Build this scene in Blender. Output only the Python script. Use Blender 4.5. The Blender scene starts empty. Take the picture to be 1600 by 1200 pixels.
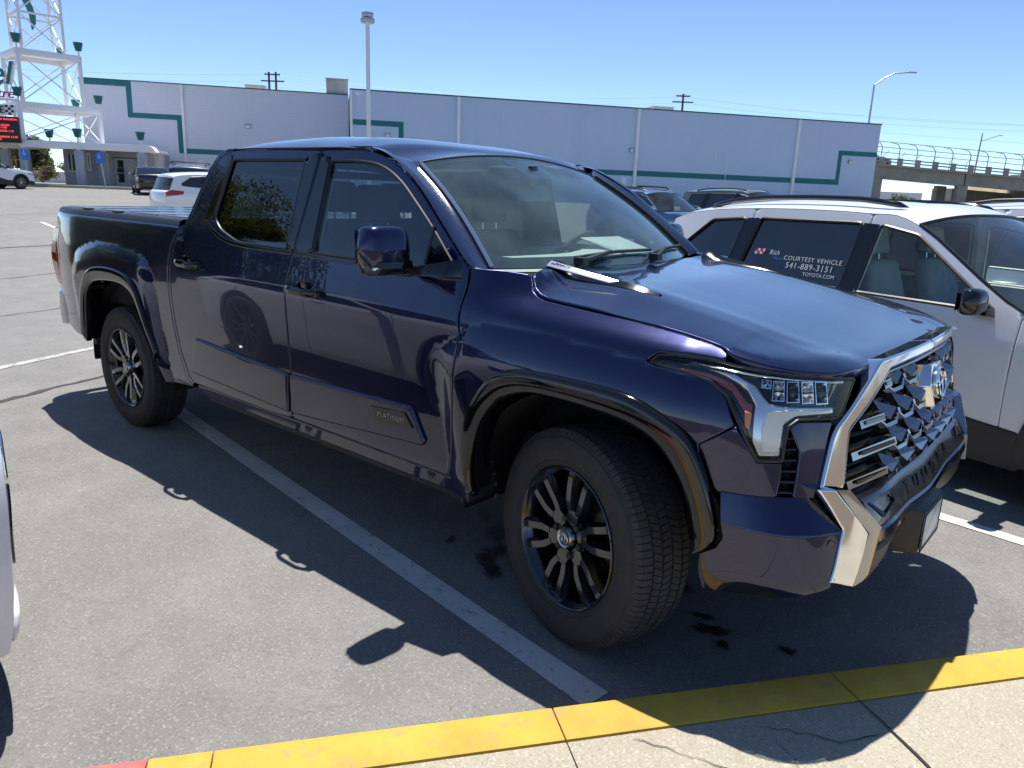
import bpy, bmesh, math, random
import numpy as np
from mathutils import Vector, Matrix
from mathutils.geometry import delaunay_2d_cdt
random.seed(7); np.random.seed(7)
PI = math.pi; R = math.radians
SC = bpy.context.scene
COL = SC.collection
# ------------------------------------------------------------------ camera, world, sun, exposure
YAW, PITCH, ROLL = 0.6992, 0.2481, -0.0371
CAM = np.array([1.4395, -3.0256, 1.6297]); FPX = 1169.6
cy, sy, cp, sp = math.cos(YAW), math.sin(YAW), math.cos(PITCH), math.sin(PITCH)
_f = np.array([-sy*cp, cy*cp, -sp]); _r = np.array([cy, sy, 0.0]); _d = np.cross(_f, _r)
c_r, s_r = math.cos(ROLL), math.sin(ROLL)
_r2 = c_r*_r + s_r*_d; _d2 = -s_r*_r + c_r*_d
cam = bpy.data.objects.new('camera', bpy.data.cameras.new('camera')); COL.objects.link(cam)
cam.matrix_world = Matrix([[_r2[i], -_d2[i], -_f[i], CAM[i]] for i in range(3)] + [[0, 0, 0, 1]])
cam.data.sensor_fit = 'HORIZONTAL'; cam.data.sensor_width = 36; cam.data.lens = 36*FPX/1600
cam.data.clip_start = .05; cam.data.clip_end = 3000
SC.camera = cam
SUN_DIR = Vector((-.26, .25, 1.0)).normalized()
world = bpy.data.worlds.new('World'); SC.world = world; world.use_nodes = True
nt = world.node_tree; nt.nodes.clear()
wo = nt.nodes.new('ShaderNodeOutputWorld'); wb = nt.nodes.new('ShaderNodeBackground'); ws = nt.nodes.new('ShaderNodeTexSky')
ws.sky_type = 'NISHITA'; ws.sun_disc = False
ws.sun_elevation = math.asin(SUN_DIR.z); ws.sun_rotation = math.atan2(SUN_DIR.x, SUN_DIR.y)
ws.altitude = 1200; ws.air_density = .68; ws.dust_density = .0; ws.ozone_density = 3.5
wb.inputs['Strength'].default_value = .12
nt.links.new(ws.outputs[0], wb.inputs[0]); nt.links.new(wb.outputs[0], wo.inputs[0])
sun = bpy.data.objects.new('sun', bpy.data.lights.new('sun', 'SUN')); COL.objects.link(sun)
sun.data.energy = 4.5; sun.data.angle = R(.5); sun.data.color = (1.0, .955, .89)
sun.rotation_euler = SUN_DIR.to_track_quat('Z', 'Y').to_euler()
SC.view_settings.view_transform = 'Standard'; SC.view_settings.look = 'None'
SC.view_settings.exposure = 0.68; SC.view_settings.gamma = 1.0
SC.view_settings.use_curve_mapping = False
SC.render.engine = 'CYCLES'
try:
    SC.cycles.use_denoising = True; SC.cycles.denoiser = 'OPENIMAGEDENOISE'
    SC.cycles.max_bounces = 10; SC.cycles.transparent_max_bounces = 24; SC.cycles.glossy_bounces = 6
    SC.cycles.sample_clamp_indirect = 6; SC.cycles.blur_glossy = .3
    SC.cycles.use_adaptive_sampling = True; SC.cycles.adaptive_threshold = .015
    SC.cycles.caustics_reflective = False; SC.cycles.caustics_refractive = False
except Exception: pass

# ------------------------------------------------------------------ materials
MAT = {}
def mat(name, base=(.5, .5, .5), rough=.5, metal=0, coat=0, spec=.5, bump=0, bscale=40, var=0, vscale=3, alpha=None, emit=None, estr=1, coat_rough=.02, rvar=0):
    m = bpy.data.materials.new(name); m.use_nodes = True; MAT[name] = m
    t = m.node_tree; b = t.nodes['Principled BSDF']; N = t.nodes.new; L = t.links.new
    b.inputs['Base Color'].default_value = (*base, 1); b.inputs['Roughness'].default_value = rough
    b.inputs['Metallic'].default_value = metal; b.inputs['Coat Weight'].default_value = coat
    b.inputs['Coat Roughness'].default_value = coat_rough; b.inputs['Specular IOR Level'].default_value = spec
    if emit: b.inputs['Emission Color'].default_value = (*emit, 1); b.inputs['Emission Strength'].default_value = estr
    tc = None
    if var or bump or rvar:
        tc = N('ShaderNodeTexCoord')
    if var:
        n = N('ShaderNodeTexNoise'); n.inputs['Scale'].default_value = vscale; n.inputs['Detail'].default_value = 6; n.inputs['Roughness'].default_value = .65
        L(tc.outputs['Object'], n.inputs['Vector'])
        mx = N('ShaderNodeMix'); mx.data_type = 'RGBA'; mx.blend_type = 'MIX'
        mx.inputs['A'].default_value = (*[c*(1-var) for c in base], 1); mx.inputs['B'].default_value = (*[min(1, c*(1+var)) for c in base], 1)
        cr = N('ShaderNodeMapRange'); cr.inputs[1].default_value = .3; cr.inputs[2].default_value = .7
        L(n.outputs['Fac'], cr.inputs[0]); L(cr.outputs[0], mx.inputs['Factor']); L(mx.outputs['Result'], b.inputs['Base Color'])
    if rvar:
        n = N('ShaderNodeTexNoise'); n.inputs['Scale'].default_value = 9; n.inputs['Detail'].default_value = 5
        L(tc.outputs['Object'], n.inputs['Vector'])
        cr = N('ShaderNodeMapRange'); cr.inputs[1].default_value = .35; cr.inputs[2].default_value = .75; cr.inputs[3].default_value = rough; cr.inputs[4].default_value = rough+rvar
        L(n.outputs['Fac'], cr.inputs[0]); L(cr.outputs[0], b.inputs['Roughness'])
    if bump:
        n = N('ShaderNodeTexNoise'); n.inputs['Scale'].default_value = bscale; n.inputs['Detail'].default_value = 4
        L(tc.outputs['Object'], n.inputs['Vector'])
        bp = N('ShaderNodeBump'); bp.inputs['Strength'].default_value = bump; bp.inputs['Distance'].default_value = .01
        L(n.outputs['Fac'], bp.inputs['Height']); L(bp.outputs[0], b.inputs['Normal'])
    return m
def carpaint(name, base, flake, fm=.75, fr=.36, ior=1.55):
    m = mat(name, base, fr, fm, 1.0, coat_rough=.012)
    t = m.node_tree; b = t.nodes['Principled BSDF']; N = t.nodes.new; L = t.links.new
    tc = N('ShaderNodeTexCoord'); v = N('ShaderNodeTexVoronoi'); v.inputs['Scale'].default_value = 900
    L(tc.outputs['Object'], v.inputs['Vector'])
    mx = N('ShaderNodeMix'); mx.data_type = 'RGBA'; mx.inputs['A'].default_value = (*base, 1); mx.inputs['B'].default_value = (*flake, 1)
    L(v.outputs['Color'], mx.inputs['Factor']); L(mx.outputs['Result'], b.inputs['Base Color'])
    b.inputs['Coat IOR'].default_value = ior
    # road dust and water film: roughens the clear coat a little in patches
    n = N('ShaderNodeTexNoise'); n.inputs['Scale'].default_value = 2.2; n.inputs['Detail'].default_value = 7
    L(tc.outputs['Object'], n.inputs['Vector']); cr = N('ShaderNodeMapRange')
    cr.inputs[1].default_value = .45; cr.inputs[2].default_value = .8; cr.inputs[3].default_value = .008; cr.inputs[4].default_value = .05
    L(n.outputs['Fac'], cr.inputs[0]); L(cr.outputs[0], b.inputs['Coat Roughness'])
    return m
def glass(name, tint, f0=1.5, haze=.0, hazecol=(.5, .5, .5)):
    """a pane: fresnel mirror over a tinted see-through sheet"""
    m = bpy.data.materials.new(name); m.use_nodes = True; MAT[name] = m
    t = m.node_tree; t.nodes.clear(); N = t.nodes.new; L = t.links.new
    o = N('ShaderNodeOutputMaterial'); mx = N('ShaderNodeMixShader'); tr = N('ShaderNodeBsdfTransparent'); gl = N('ShaderNodeBsdfGlossy')
    lw = N('ShaderNodeLayerWeight'); lw.inputs[0].default_value = .5; pw = N('ShaderNodeMath'); pw.operation = 'POWER'; pw.inputs[1].default_value = 5
    r0 = ((f0-1)/(f0+1))**2; mr = N('ShaderNodeMapRange'); mr.inputs[3].default_value = r0; mr.inputs[4].default_value = 1.0
    L(lw.outputs['Facing'], pw.inputs[0]); L(pw.outputs[0], mr.inputs[0])
    tr.inputs[0].default_value = (*tint, 1); gl.inputs['Roughness'].default_value = .004
    sh = tr.outputs[0]
    if haze:
        df = N('ShaderNodeBsdfDiffuse'); df.inputs[0].default_value = (*hazecol, 1); m2 = N('ShaderNodeMixShader'); 
        tc = N('ShaderNodeTexCoord'); n = N('ShaderNodeTexNoise'); n.inputs['Scale'].default_value = 4; n.inputs['Detail'].default_value = 6
        L(tc.outputs['Object'], n.inputs['Vector']); cr = N('ShaderNodeMapRange'); cr.inputs[1].default_value = .3; cr.inputs[2].default_value = .8; cr.inputs[3].default_value = haze*.3; cr.inputs[4].default_value = haze
        L(n.outputs['Fac'], cr.inputs[0]); L(cr.outputs[0], m2.inputs[0]); L(tr.outputs[0], m2.inputs[1]); L(df.outputs[0], m2.inputs[2]); sh = m2.outputs[0]
    L(mr.outputs[0], mx.inputs[0]); L(sh, mx.inputs[1]); L(gl.outputs[0], mx.inputs[2]); L(mx.outputs[0], o.inputs[0])
    return m
carpaint('navy_paint', (.0003, .0014, .0125), (.0010, .0042, .070), .75, .24, 1.55)
carpaint('white_paint', (.74, .75, .76), (.78, .79, .80), .0, .4)
carpaint('pearl_white_paint', (.79, .79, .79), (.81, .81, .81), .0, .4)
carpaint('silver_paint', (.42, .43, .44), (.6, .61, .62), .7, .35)
carpaint('steel_blue_paint', (.035, .085, .17), (.07, .15, .27), .6, .35)
carpaint('olive_grey_paint', (.085, .085, .07), (.16, .16, .14), .6, .35)
carpaint('black_paint', (.008, .008, .009), (.02, .02, .02), .5, .35)
carpaint('charcoal_paint', (.06, .065, .07), (.13, .135, .14), .6, .35)
mat('gloss_black', (.004, .004, .0045), .05, 0, .3, rvar=.04)
mat('trim_black', (.012, .012, .013), .42, bump=.05, bscale=300)
mat('dark_plastic', (.022, .022, .024), .55, bump=.12, bscale=260, var=.2)
mat('liner', (.006, .006, .006), .85, bump=.3, bscale=60)
mat('chrome', (.78, .78, .77), .05, 1, rvar=.05)
mat('dark_chrome', (.34, .34, .35), .06, 1, rvar=.06)
mat('satin_metal', (.55, .55, .56), .28, 1)
mat('wheel_metal', (.045, .046, .05), .16, .85, .7, rvar=.08)
mat('wheel_face', (.062, .065, .072), .15, .88, .9, rvar=.06)
mat('alloy', (.42, .42, .43), .25, .9)
mat('rubber', (.030, .028, .0265), .78, bump=.1, bscale=120, var=.25, vscale=14)
mat('tread_rubber', (.036, .034, .033), .82, var=.3, vscale=20)
mat('sidewall_mark', (.035, .034, .033), .7)
mat('brake_metal', (.25, .24, .23), .4, .9, var=.3, vscale=20)
mat('lens_chrome', (.72, .73, .74), .08, 1)
mat('lamp_white', (.62, .64, .64), .22, 0, .6, spec=.6)
mat('guide_silver', (.62, .65, .68), .16, .75)
mat('guide_cream', (.74, .71, .62), .3, 0, .5)
mat('lamp_red', (.23, .035, .028), .25, 0, .8)
mat('lamp_amber', (.62, .17, .025), .25, 0, .8)
mat('tail_red', (.34, .012, .014), .18, 0, 1)
mat('badge_silver', (.75, .75, .76), .2, .9)
mat('badge_blue', (.04, .12, .34), .25, .4, .6)
mat('seat_grey', (.16, .165, .165), .75, var=.12, vscale=8)
mat('seat_light', (.34, .36, .355), .75, var=.12, vscale=8)
mat('dash_grey', (.46, .48, .46), .7, var=.1)
mat('interior_dark', (.022, .023, .025), .7)
mat('headliner', (.2, .21, .21), .9)
mat('tonneau', (.055, .058, .066), .22, 0, .8, var=.2)
mat('plate_print', (.62, .66, .70), .35, var=.45, vscale=16)
mat('white_vinyl', (.8, .8, .8), .4)
mat('red_vinyl', (.5, .03, .04), .4)
mat('blue_vinyl', (.06, .2, .6), .4)
mat('underbody', (.012, .012, .012), .8)
glass('clear_glass', (.80, .90, .87), 1.5, .05, (.5, .55, .56))
glass('windscreen_glass', (.74, .88, .84), 1.95, .13, (.42, .62, .60))  # teal haze colour stands in for reflected light and a bright cabin
glass('side_glass', (.34, .42, .44), 2.0, .10, (.10, .22, .30))
glass('privacy_glass', (.05, .055, .06), 2.15)
glass('lens_glass', (.93, .95, .96), 1.45)

# ------------------------------------------------------------------ mesh helpers
def link(name, me, parent=None, m=None, loc=None):
    o = bpy.data.objects.new(name, me); COL.objects.link(o)
    if parent is not None: o.parent = parent
    if m is not None and me is not None: me.materials.append(MAT[m] if isinstance(m, str) else m)
    if loc is not None: o.location = loc
    return o
def tag(o, label=None, cat=None, group=None, kind=None):
    for k, v in (('label', label), ('category', cat), ('group', group), ('kind', kind)):
        if v: o[k] = v
    return o
def thing(name, loc, rz=0, label=None, cat=None, group=None):
    o = bpy.data.objects.new(name, None); COL.objects.link(o); o.empty_display_size = .3
    o.location = loc; o.rotation_euler = (0, 0, rz)
    return tag(o, label, cat, group)
def kids(o): return [c for c in COL.objects if c.parent is o]
def dup(root, loc=None, rz=None, label=None, parent=None, table=None):
    if table is None:
        table = {}
        for c in COL.objects:
            if c.parent: table.setdefault(c.parent.name, []).append(c)
    n = root.copy(); COL.objects.link(n)
    if parent is not None: n.parent = parent
    if loc is not None: n.location = loc
    if rz is not None: n.rotation_euler = (0, 0, rz)
    if label: n['label'] = label
    for ch in table.get(root.name, []): dup(ch, parent=n, table=table)
    return n
def finish(me, angle=35, smooth=True):
    if smooth:
        me.polygons.foreach_set('use_smooth', [True]*len(me.polygons)); me.set_sharp_from_angle(angle=R(angle))
    me.update(); return me
class MB:
    def __init__(s): s.v = []; s.f = []
    def add(s, v, f):
        b = len(s.v); s.v += [tuple(map(float, p)) for p in v]; s.f += [tuple(i+b for i in q) for q in f]; return s
    def box(s, c, d, M=None):
        x, y, z = d[0]/2, d[1]/2, d[2]/2
        v = [Vector((a*x, b*y, e*z)) for e in (-1, 1) for b in (-1, 1) for a in (-1, 1)]
        if M is not None: v = [M @ p for p in v]
        v = [p+Vector(c) for p in v]
        return s.add(v, [(0, 2, 3, 1), (4, 5, 7, 6), (0, 1, 5, 4), (2, 6, 7, 3), (0, 4, 6, 2), (1, 3, 7, 5)])
    def hexa(s, lo, hi):
        """lo, hi: two quads (4 points each) in the same order"""
        return s.add(list(lo)+list(hi), [(3, 2, 1, 0), (4, 5, 6, 7), (0, 1, 5, 4), (1, 2, 6, 5), (2, 3, 7, 6), (3, 0, 4, 7)])
    def bar(s, p, q, w, h=None, up=(0, 0, 1)):
        p, q = Vector(p), Vector(q); d = q-p; L = d.length
        if L < 1e-6: return s
        d.normalize(); u = Vector(up); a = d.cross(u)
        if a.length < 1e-3: a = d.cross(Vector((1, 0, 0)))
        a.normalize(); b = a.cross(d); h = h or w
        M = Matrix((a, d, b)).transposed()
        return s.box((p+q)/2, (w, L, h), M)
    def tube(s, path, r, n=8, closed=False, caps=True):
        P = [Vector(p) for p in path]; m = len(P); rr = r if hasattr(r, '__len__') else [r]*m
        base = len(s.v); prev = None
        for i, p in enumerate(P):
            if closed: d = P[(i+1) % m]-P[i-1]
            else: d = P[min(i+1, m-1)]-P[max(i-1, 0)]
            if d.length < 1e-9: d = Vector((0, 0, 1))
            d.normalize()
            a = prev-d*prev.dot(d) if prev is not None else d.cross(Vector((.3, .2, .93)))
            if a.length < 1e-4: a = d.cross(Vector((1, .1, 0)))
            a.normalize(); prev = a; b = d.cross(a)
            for k in range(n):
                t = 2*PI*k/n; s.v.append(tuple(p+(a*math.cos(t)+b*math.sin(t))*rr[i]))
        for i in range(m if closed else m-1):
            j = (i+1) % m
            for k in range(n): s.f.append((base+i*n+k, base+i*n+(k+1) % n, base+j*n+(k+1) % n, base+j*n+k))
        if caps and not closed:
            s.f.append(tuple(base+k for k in range(n))[::-1]); s.f.append(tuple(base+(m-1)*n+k for k in range(n)))
        return s
    def lathe(s, prof, n=48, M=None, close=False, arc=None):
        """prof: (radius, axial) ; axis = local Z, M places it"""
        base = len(s.v); m = len(prof); full = arc is None
        A = [2*PI*k/n for k in range(n)] if full else [arc[0]+(arc[1]-arc[0])*k/n for k in range(n+1)]
        for t in A:
            for r_, a_ in prof:
                p = Vector((r_*math.cos(t), r_*math.sin(t), a_)); s.v.append(tuple(M @ p if M is not None else p))
        for k in range(len(A) if full else len(A)-1):
            k2 = (k+1) % len(A)
            for i in range(m if close else m-1):
                j = (i+1) % m; s.f.append((base+k*m+i, base+k2*m+i, base+k2*m+j, base+k*m+j))
        return s
    def grid(s, G, flip=False):
        G = np.asarray(G, float); n, m = G.shape[:2]; base = len(s.v); s.v += [tuple(p) for p in G.reshape(-1, 3)]
        for i in range(n-1):
            for j in range(m-1):
                q = (base+i*m+j, base+(i+1)*m+j, base+(i+1)*m+j+1, base+i*m+j+1); s.f.append(q[::-1] if flip else q)
        return s
    def prism(s, poly, fn, d0, d1):
        """poly in 2-D, fn(a,b,d)->3-D point; closed plate from depth d0 to d1"""
        n = len(poly); lo = [fn(a, b, d0) for a, b in poly]; hi = [fn(a, b, d1) for a, b in poly]
        return s.add(lo+hi, [tuple(range(n))[::-1], tuple(range(n, 2*n))]+[(i, (i+1) % n, n+(i+1) % n, n+i) for i in range(n)])
    def mirror(s):
        s2 = MB(); s2.v = [(x, -y, z) for x, y, z in s.v]; s2.f = [q[::-1] for q in s.f]; return s2
    def xf(s, M): s.v = [tuple(M @ Vector(p)) for p in s.v]; return s
    def build(s, name, m, parent=None, bevel=0, angle=35, seg=2, smooth=True, fixn=True, loc=None, kind=None):
        me = bpy.data.meshes.new(name); me.from_pydata(s.v, [], s.f)
        if bevel or fixn:
            bm = bmesh.new(); bm.from_mesh(me)
            if fixn: bmesh.ops.recalc_face_normals(bm, faces=bm.faces)
            if bevel:
                bmesh.ops.remove_doubles(bm, verts=bm.verts, dist=1e-5)
                E = [e for e in bm.edges if len(e.link_faces) == 2 and e.calc_face_angle(0) > R(25)]
                bmesh.ops.bevel(bm, geom=E, offset=bevel, segments=seg, affect='EDGES', profile=.6, clamp_overlap=True)
            bm.to_mesh(me); bm.free()
        finish(me, angle, smooth)
        o = link(name, me, parent, m, loc)
        if kind: o['kind'] = kind
        return o
def resample(poly, res, closed=True):
    P = np.asarray(poly, float); out = []
    n = len(P)
    for i in range(n if closed else n-1):
        a, b = P[i], P[(i+1) % n]; k = max(1, int(math.ceil(np.hypot(*(b-a))/res)))
        for t in range(k): out.append(a+(b-a)*t/k)
    if not closed: out.append(P[-1])
    return np.array(out)
def fillet(poly, r, n=5):
    """round the corners of a polygon; r: one radius or one per corner"""
    P = np.asarray(poly, float); out = []; N = len(P); rr = r if hasattr(r, '__len__') else [r]*N
    for i in range(N):
        p0, p, p1 = P[i-1], P[i], P[(i+1) % N]; a = p0-p; b = p1-p; la, lb = np.hypot(*a), np.hypot(*b)
        k = min(rr[i], la*.45, lb*.45)
        if k < 1e-5: out.append(p); continue
        A = p+a/la*k; B = p+b/lb*k
        for t in np.linspace(0, 1, n): out.append((1-t)**2*A+2*t*(1-t)*p+t*t*B)
    return np.array(out)
def fnormal(fn, st, e=.002):
    a = fn(st+[e, 0])-fn(st-[e, 0]); b = fn(st+[0, e])-fn(st-[0, e])
    n = np.cross(a, b); return n/np.maximum(np.linalg.norm(n, axis=1), 1e-12)[:, None], a/(2*e), b/(2*e)
def panel(name, poly, fn, m, parent=None, res=.035, thick=.018, rnd=.006, off=0., holes=(), both=False, sgn=1, label=None):
    """a sheet-metal panel: 2-D outline on the surface fn(s,t), rounded-over edge, returned lip, analytic normals"""
    loops = [resample(poly, res*.7)]+[resample(h, res*.7) for h in holes]
    def dist(p):
        d = pdist(loops[0], p)
        for h in loops[1:]: d = np.minimum(d, -pdist(h, p))
        return d
    pts = [np.concatenate(loops)]; edges = []; b0 = 0
    for l in loops: edges += [(b0+i, b0+(i+1) % len(l)) for i in range(len(l))]; b0 += len(l)
    def grad(p, e=5e-4):
        g = np.stack([dist(p+[e, 0])-dist(p-[e, 0]), dist(p+[0, e])-dist(p-[0, e])], 1)/(2*e)
        return g/np.maximum(np.linalg.norm(g, axis=1), 1e-9)[:, None]
    bnd = pts[0]; g0 = []
    for k, l in enumerate(loops):
        t = np.roll(l, -1, 0)-np.roll(l, 1, 0); nn = np.stack([-t[:, 1], t[:, 0]], 1); nn /= np.maximum(np.linalg.norm(nn, axis=1), 1e-9)[:, None]
        area = .5*np.sum(l[:, 0]*np.roll(l[:, 1], -1)-np.roll(l[:, 0], -1)*l[:, 1])
        if (area < 0) != (k > 0): nn = -nn
        g0.append(nn)
    g0 = np.concatenate(g0)
    rings = ([rnd*.3, rnd] if rnd > 0 else [])+[max(rnd*1.6, res*.5)]
    for r_ in rings:
        q = bnd+g0*r_; q = q[dist(q) > r_*.93]
        if len(q): pts.append(q)
    lo, hi = loops[0].min(0), loops[0].max(0)
    gx = np.arange(lo[0], hi[0], res); gy = np.arange(lo[1], hi[1], res*.87)
    if len(gx) and len(gy):
        A, B = np.meshgrid(gx, gy); A = A+(np.arange(len(gy)) % 2*res*.5)[:, None]
        q = np.stack([A.ravel(), B.ravel()], 1); q = q[dist(q) > max(rnd*1.6, res*.5)+res*.4]
        if len(q): pts.append(q)
    P2 = np.concatenate(pts)
    vo, _, fo, *_r = delaunay_2d_cdt([Vector(p) for p in P2], edges, [], 0, 1e-6)
    V = np.array([tuple(v) for v in vo]); F = np.array([tuple(f) for f in fo])
    cen = V[F].mean(1); F = F[dist(cen) > 1e-7]
    def place(st, d):
        n, a, b = fnormal(fn, st); n = n*sgn
        if rnd > 0:
            u = np.clip(1-d/rnd, 0, 1); dep = rnd*(1-np.sqrt(np.maximum(0, 1-(u*.97)**2)))
        else: u = np.zeros(len(d)); dep = u
        return fn(st)+n*(off-dep)[:, None], n, a, b, u
    d = np.maximum(dist(V), 0); X, n, a, b, u = place(V, d)
    w = np.where(u > 0)[0]
    if len(w):
        g = grad(V[w]); tg = a[w]*g[:, :1]+b[w]*g[:, 1:]; tg /= np.maximum(np.linalg.norm(tg, axis=1), 1e-9)[:, None]
        s_ = (u[w]*.93)[:, None]; n[w] = n[w]*np.sqrt(1-s_*s_)-tg*s_
    # orient faces outward
    c = np.cross(X[F[:, 1]]-X[F[:, 0]], X[F[:, 2]]-X[F[:, 0]]); fl = (c*n[F[:, 0]]).sum(1) < 0
    F[fl] = F[fl][:, ::-1]
    verts = [X]; norms = [n]; faces = [tuple(map(int, f)) for f in F]; nb = len(X)
    if thick > 0:
        i0 = 0
        for l in loops:
            k = len(l); gg = g0[i0:i0+k]; i0 += k
            Xb, nb_, a, b, _ = place(l, np.zeros(k)); tg = a*gg[:, :1]+b*gg[:, 1:]; tg /= np.maximum(np.linalg.norm(tg, axis=1), 1e-9)[:, None]
            verts += [Xb, Xb-nb_*thick]; norms += [-tg, -tg]
            mid = Xb.mean(0)
            for i in range(k):
                j = (i+1) % k; q = (nb+i, nb+j, nb+k+j, nb+k+i)
                v1 = Xb[j]-Xb[i]; v2 = -nb_[i]; cc = np.cross(v1, v2)
                faces.append(q if np.dot(cc, -tg[i]) > 0 else q[::-1])
            nb += 2*k
    V3 = np.concatenate(verts); N3 = np.concatenate(norms)
    o = _pm(name, V3, faces, N3, m, parent)
    if label: o['label'] = label
    if both: _pm(name, V3*[1, -1, 1], [f[::-1] for f in faces], N3*[1, -1, 1], m, parent)
    return o
def _pm(name, V, faces, Nn, m, parent):
    me = bpy.data.meshes.new(name); me.from_pydata([tuple(v) for v in V], [], faces)
    me.polygons.foreach_set('use_smooth', [True]*len(me.polygons)); me.update()
    me.normals_split_custom_set_from_vertices([tuple(v) for v in Nn])
    return link(name, me, parent, m)
def text(name, body, size, M, m, parent=None, depth=.002, align='CENTER', space=1.0, shear=0.0, sx=1.0):
    cu = bpy.data.curves.new(name, 'FONT'); cu.body = body; cu.size = size; cu.extrude = depth; cu.align_x = align; cu.align_y = 'CENTER'
    cu.space_character = space; cu.shear = shear; cu.resolution_u = 3
    tmp = bpy.data.objects.new('tmp', cu); COL.objects.link(tmp)
    dg = bpy.context.evaluated_depsgraph_get(); me = bpy.data.meshes.new_from_object(tmp.evaluated_get(dg))
    COL.objects.unlink(tmp); bpy.data.objects.remove(tmp); bpy.data.curves.remove(cu)
    me.transform(M @ Matrix.Diagonal((sx, 1, 1, 1))); me.name = name; me.materials.clear()
    return link(name, me, parent, m)
def frame(o, x, y):
    """matrix with origin o, x axis, y axis (made orthogonal)"""
    x = Vector(x).normalized(); y = Vector(y); z = x.cross(y).normalized(); y = z.cross(x)
    M = Matrix((x, y, z)).transposed().to_4x4(); M.translation = Vector(o); return M
# ------------------------------------------------------------------ surface maths
def cr(P,n=12):
    P=np.asarray(P,float); Q=np.vstack([2*P[0]-P[1],P,2*P[-1]-P[-2]]); o=[]
    for i in range(1,len(Q)-2):
        p0,p1,p2,p3=Q[i-1:i+3]
        for t in np.arange(n)/n: o.append(.5*(2*p1+(p2-p0)*t+(2*p0-5*p1+4*p2-p3)*t*t+(3*p1-p0-3*p2+p3)*t**3))
    o.append(Q[-2]); return np.array(o)
def sstep(a,b,x):
    t=np.clip((np.asarray(x,float)-a)/(b-a),0,1); return t*t*(3-2*t)
def table(xs,ys,lo,hi,blur,step=.004):
    g=np.arange(lo-.3,hi+.3,step); v=np.interp(g,xs,ys)
    # linear extrapolation
    v=np.where(g<xs[0],ys[0]+(g-xs[0])*(ys[1]-ys[0])/(xs[1]-xs[0]),v)
    v=np.where(g>xs[-1],ys[-1]+(g-xs[-1])*(ys[-1]-ys[-2])/(xs[-1]-xs[-2]),v)
    k=np.exp(-.5*(np.arange(-4*blur,4*blur+step,step)/blur)**2); k/=k.sum()
    n=len(k)//2; vp=np.concatenate([2*v[0]-v[n:0:-1],v,2*v[-1]-v[-2:-n-2:-1]])
    return g,np.convolve(vp,k,'valid')[:len(g)]
WD=table([.30,.45,.52,.62,.75,.9,1.05,1.135,1.20,1.26,1.32,1.37,1.85],[.94,.966,.982,.988,.993,.997,1.0,1.0,.983,.968,.955,.943,.793],.3,1.9,.016)
WB=table([.30,.45,.52,.62,.75,.9,1.05,1.16,1.24,1.32,1.372,1.40,1.412],[.94,.966,.982,.988,.993,.998,1.0,.997,.985,.972,.962,.945,.92],.3,1.42,.010)
WF=table([.30,.45,.52,.62,.75,.9,1.05,1.10,1.16,1.20,1.225,1.25,1.27,1.30,1.36],[.94,.962,.978,.983,.988,.992,.993,.992,.990,.980,.955,.915,.88,.85,.80],.3,1.4,.013)
def ip(T,z): return np.interp(z,T[0],T[1])
def pdist(poly,p):
    """signed distance: + inside"""
    a=np.asarray(poly,float); b=np.roll(a,-1,0); p=np.asarray(p,float)
    out=np.empty(len(p))
    for i0 in range(0,len(p),4000):
        q=p[i0:i0+4000,None,:]; ab=(b-a)[None]; ap=q-a[None]
        t=np.clip((ap*ab).sum(-1)/np.maximum((ab*ab).sum(-1),1e-12),0,1)
        d=np.sqrt(((ap-t[...,None]*ab)**2).sum(-1)).min(1)
        y=q[...,1]; c=((a[None,:,1]>y)!=(b[None,:,1]>y))
        xi=a[None,:,0]+(y-a[None,:,1])*(b-a)[None,:,0]/np.where(np.abs((b-a)[:,1])<1e-12,1e-12,(b-a)[:,1])[None]
        ins=(c&(q[...,0]<xi)).sum(1)%2==1
        out[i0:i0+4000]=np.where(ins,d,-d)
    return out
BF=[(-.70,.97),(-.676,1.03),(-.598,1.065),(-.482,1.135),(-.322,1.163),(-.04,1.150),(.225,1.128),(.5,1.105),(.9,1.085),(.9,.2),(-.54,.2),(-.60,.6),(-.66,.85)]
BR=[(-4.36,.90),(-4.31,1.05),(-4.21,1.155),(-3.95,1.228),(-3.72,1.238),(-3.41,1.222),(-3.21,1.19),(-3.10,1.08),(-3.06,.93),(-3.04,.75),(-2.98,.45),(-2.98,.2),(-4.28,.2)]
def _sm(P): 
    P=np.asarray(P,float); Q=cr(np.vstack([P[-2:],P,P[:2]]),5); return Q[5:-5]
_BF=_BR=None
def W(x,z):
    global _BF,_BR
    if _BF is None: _BF=_sm(BF); _BR=_sm(BR)
    x=np.asarray(x,float); z=np.asarray(z,float)
    sh=-.05*np.clip((x+.3)/.75,0,1.3)
    wf=ip(WF,z-sh*sstep(.95,1.15,z)); wd=ip(WD,z); wb=ip(WB,z)
    k=sstep(-.62,-.2,x); w=wd*(1-k)+wf*k
    w=np.where(x<-2.8,wb,w)
    w=w-.075*np.clip((-4.25-x)/.58,0,2)**2
    w=w-.012*np.clip((x+.1)/.55,0,2)**2
    P=np.stack([x.ravel(),z.ravel()],1)
    m=np.abs(P[:,0]+1.9)>.9; f=np.zeros(len(P))
    if m.any():
        d1=pdist(_BF,P[m]); d2=pdist(_BR,P[m]); x_=P[m][:,0]
        q=lambda d,w:1-(1-np.clip(d/w,0,1))**2
        f[m]=.042*q(d1,.20)*sstep(-.745,-.52,x_)+.036*q(d2,.16)
    w=w+f.reshape(x.shape)
    return w
def side(st): 
    st=np.asarray(st,float); return np.stack([st[:,0],-W(st[:,0],st[:,1]),st[:,1]],1)
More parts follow.
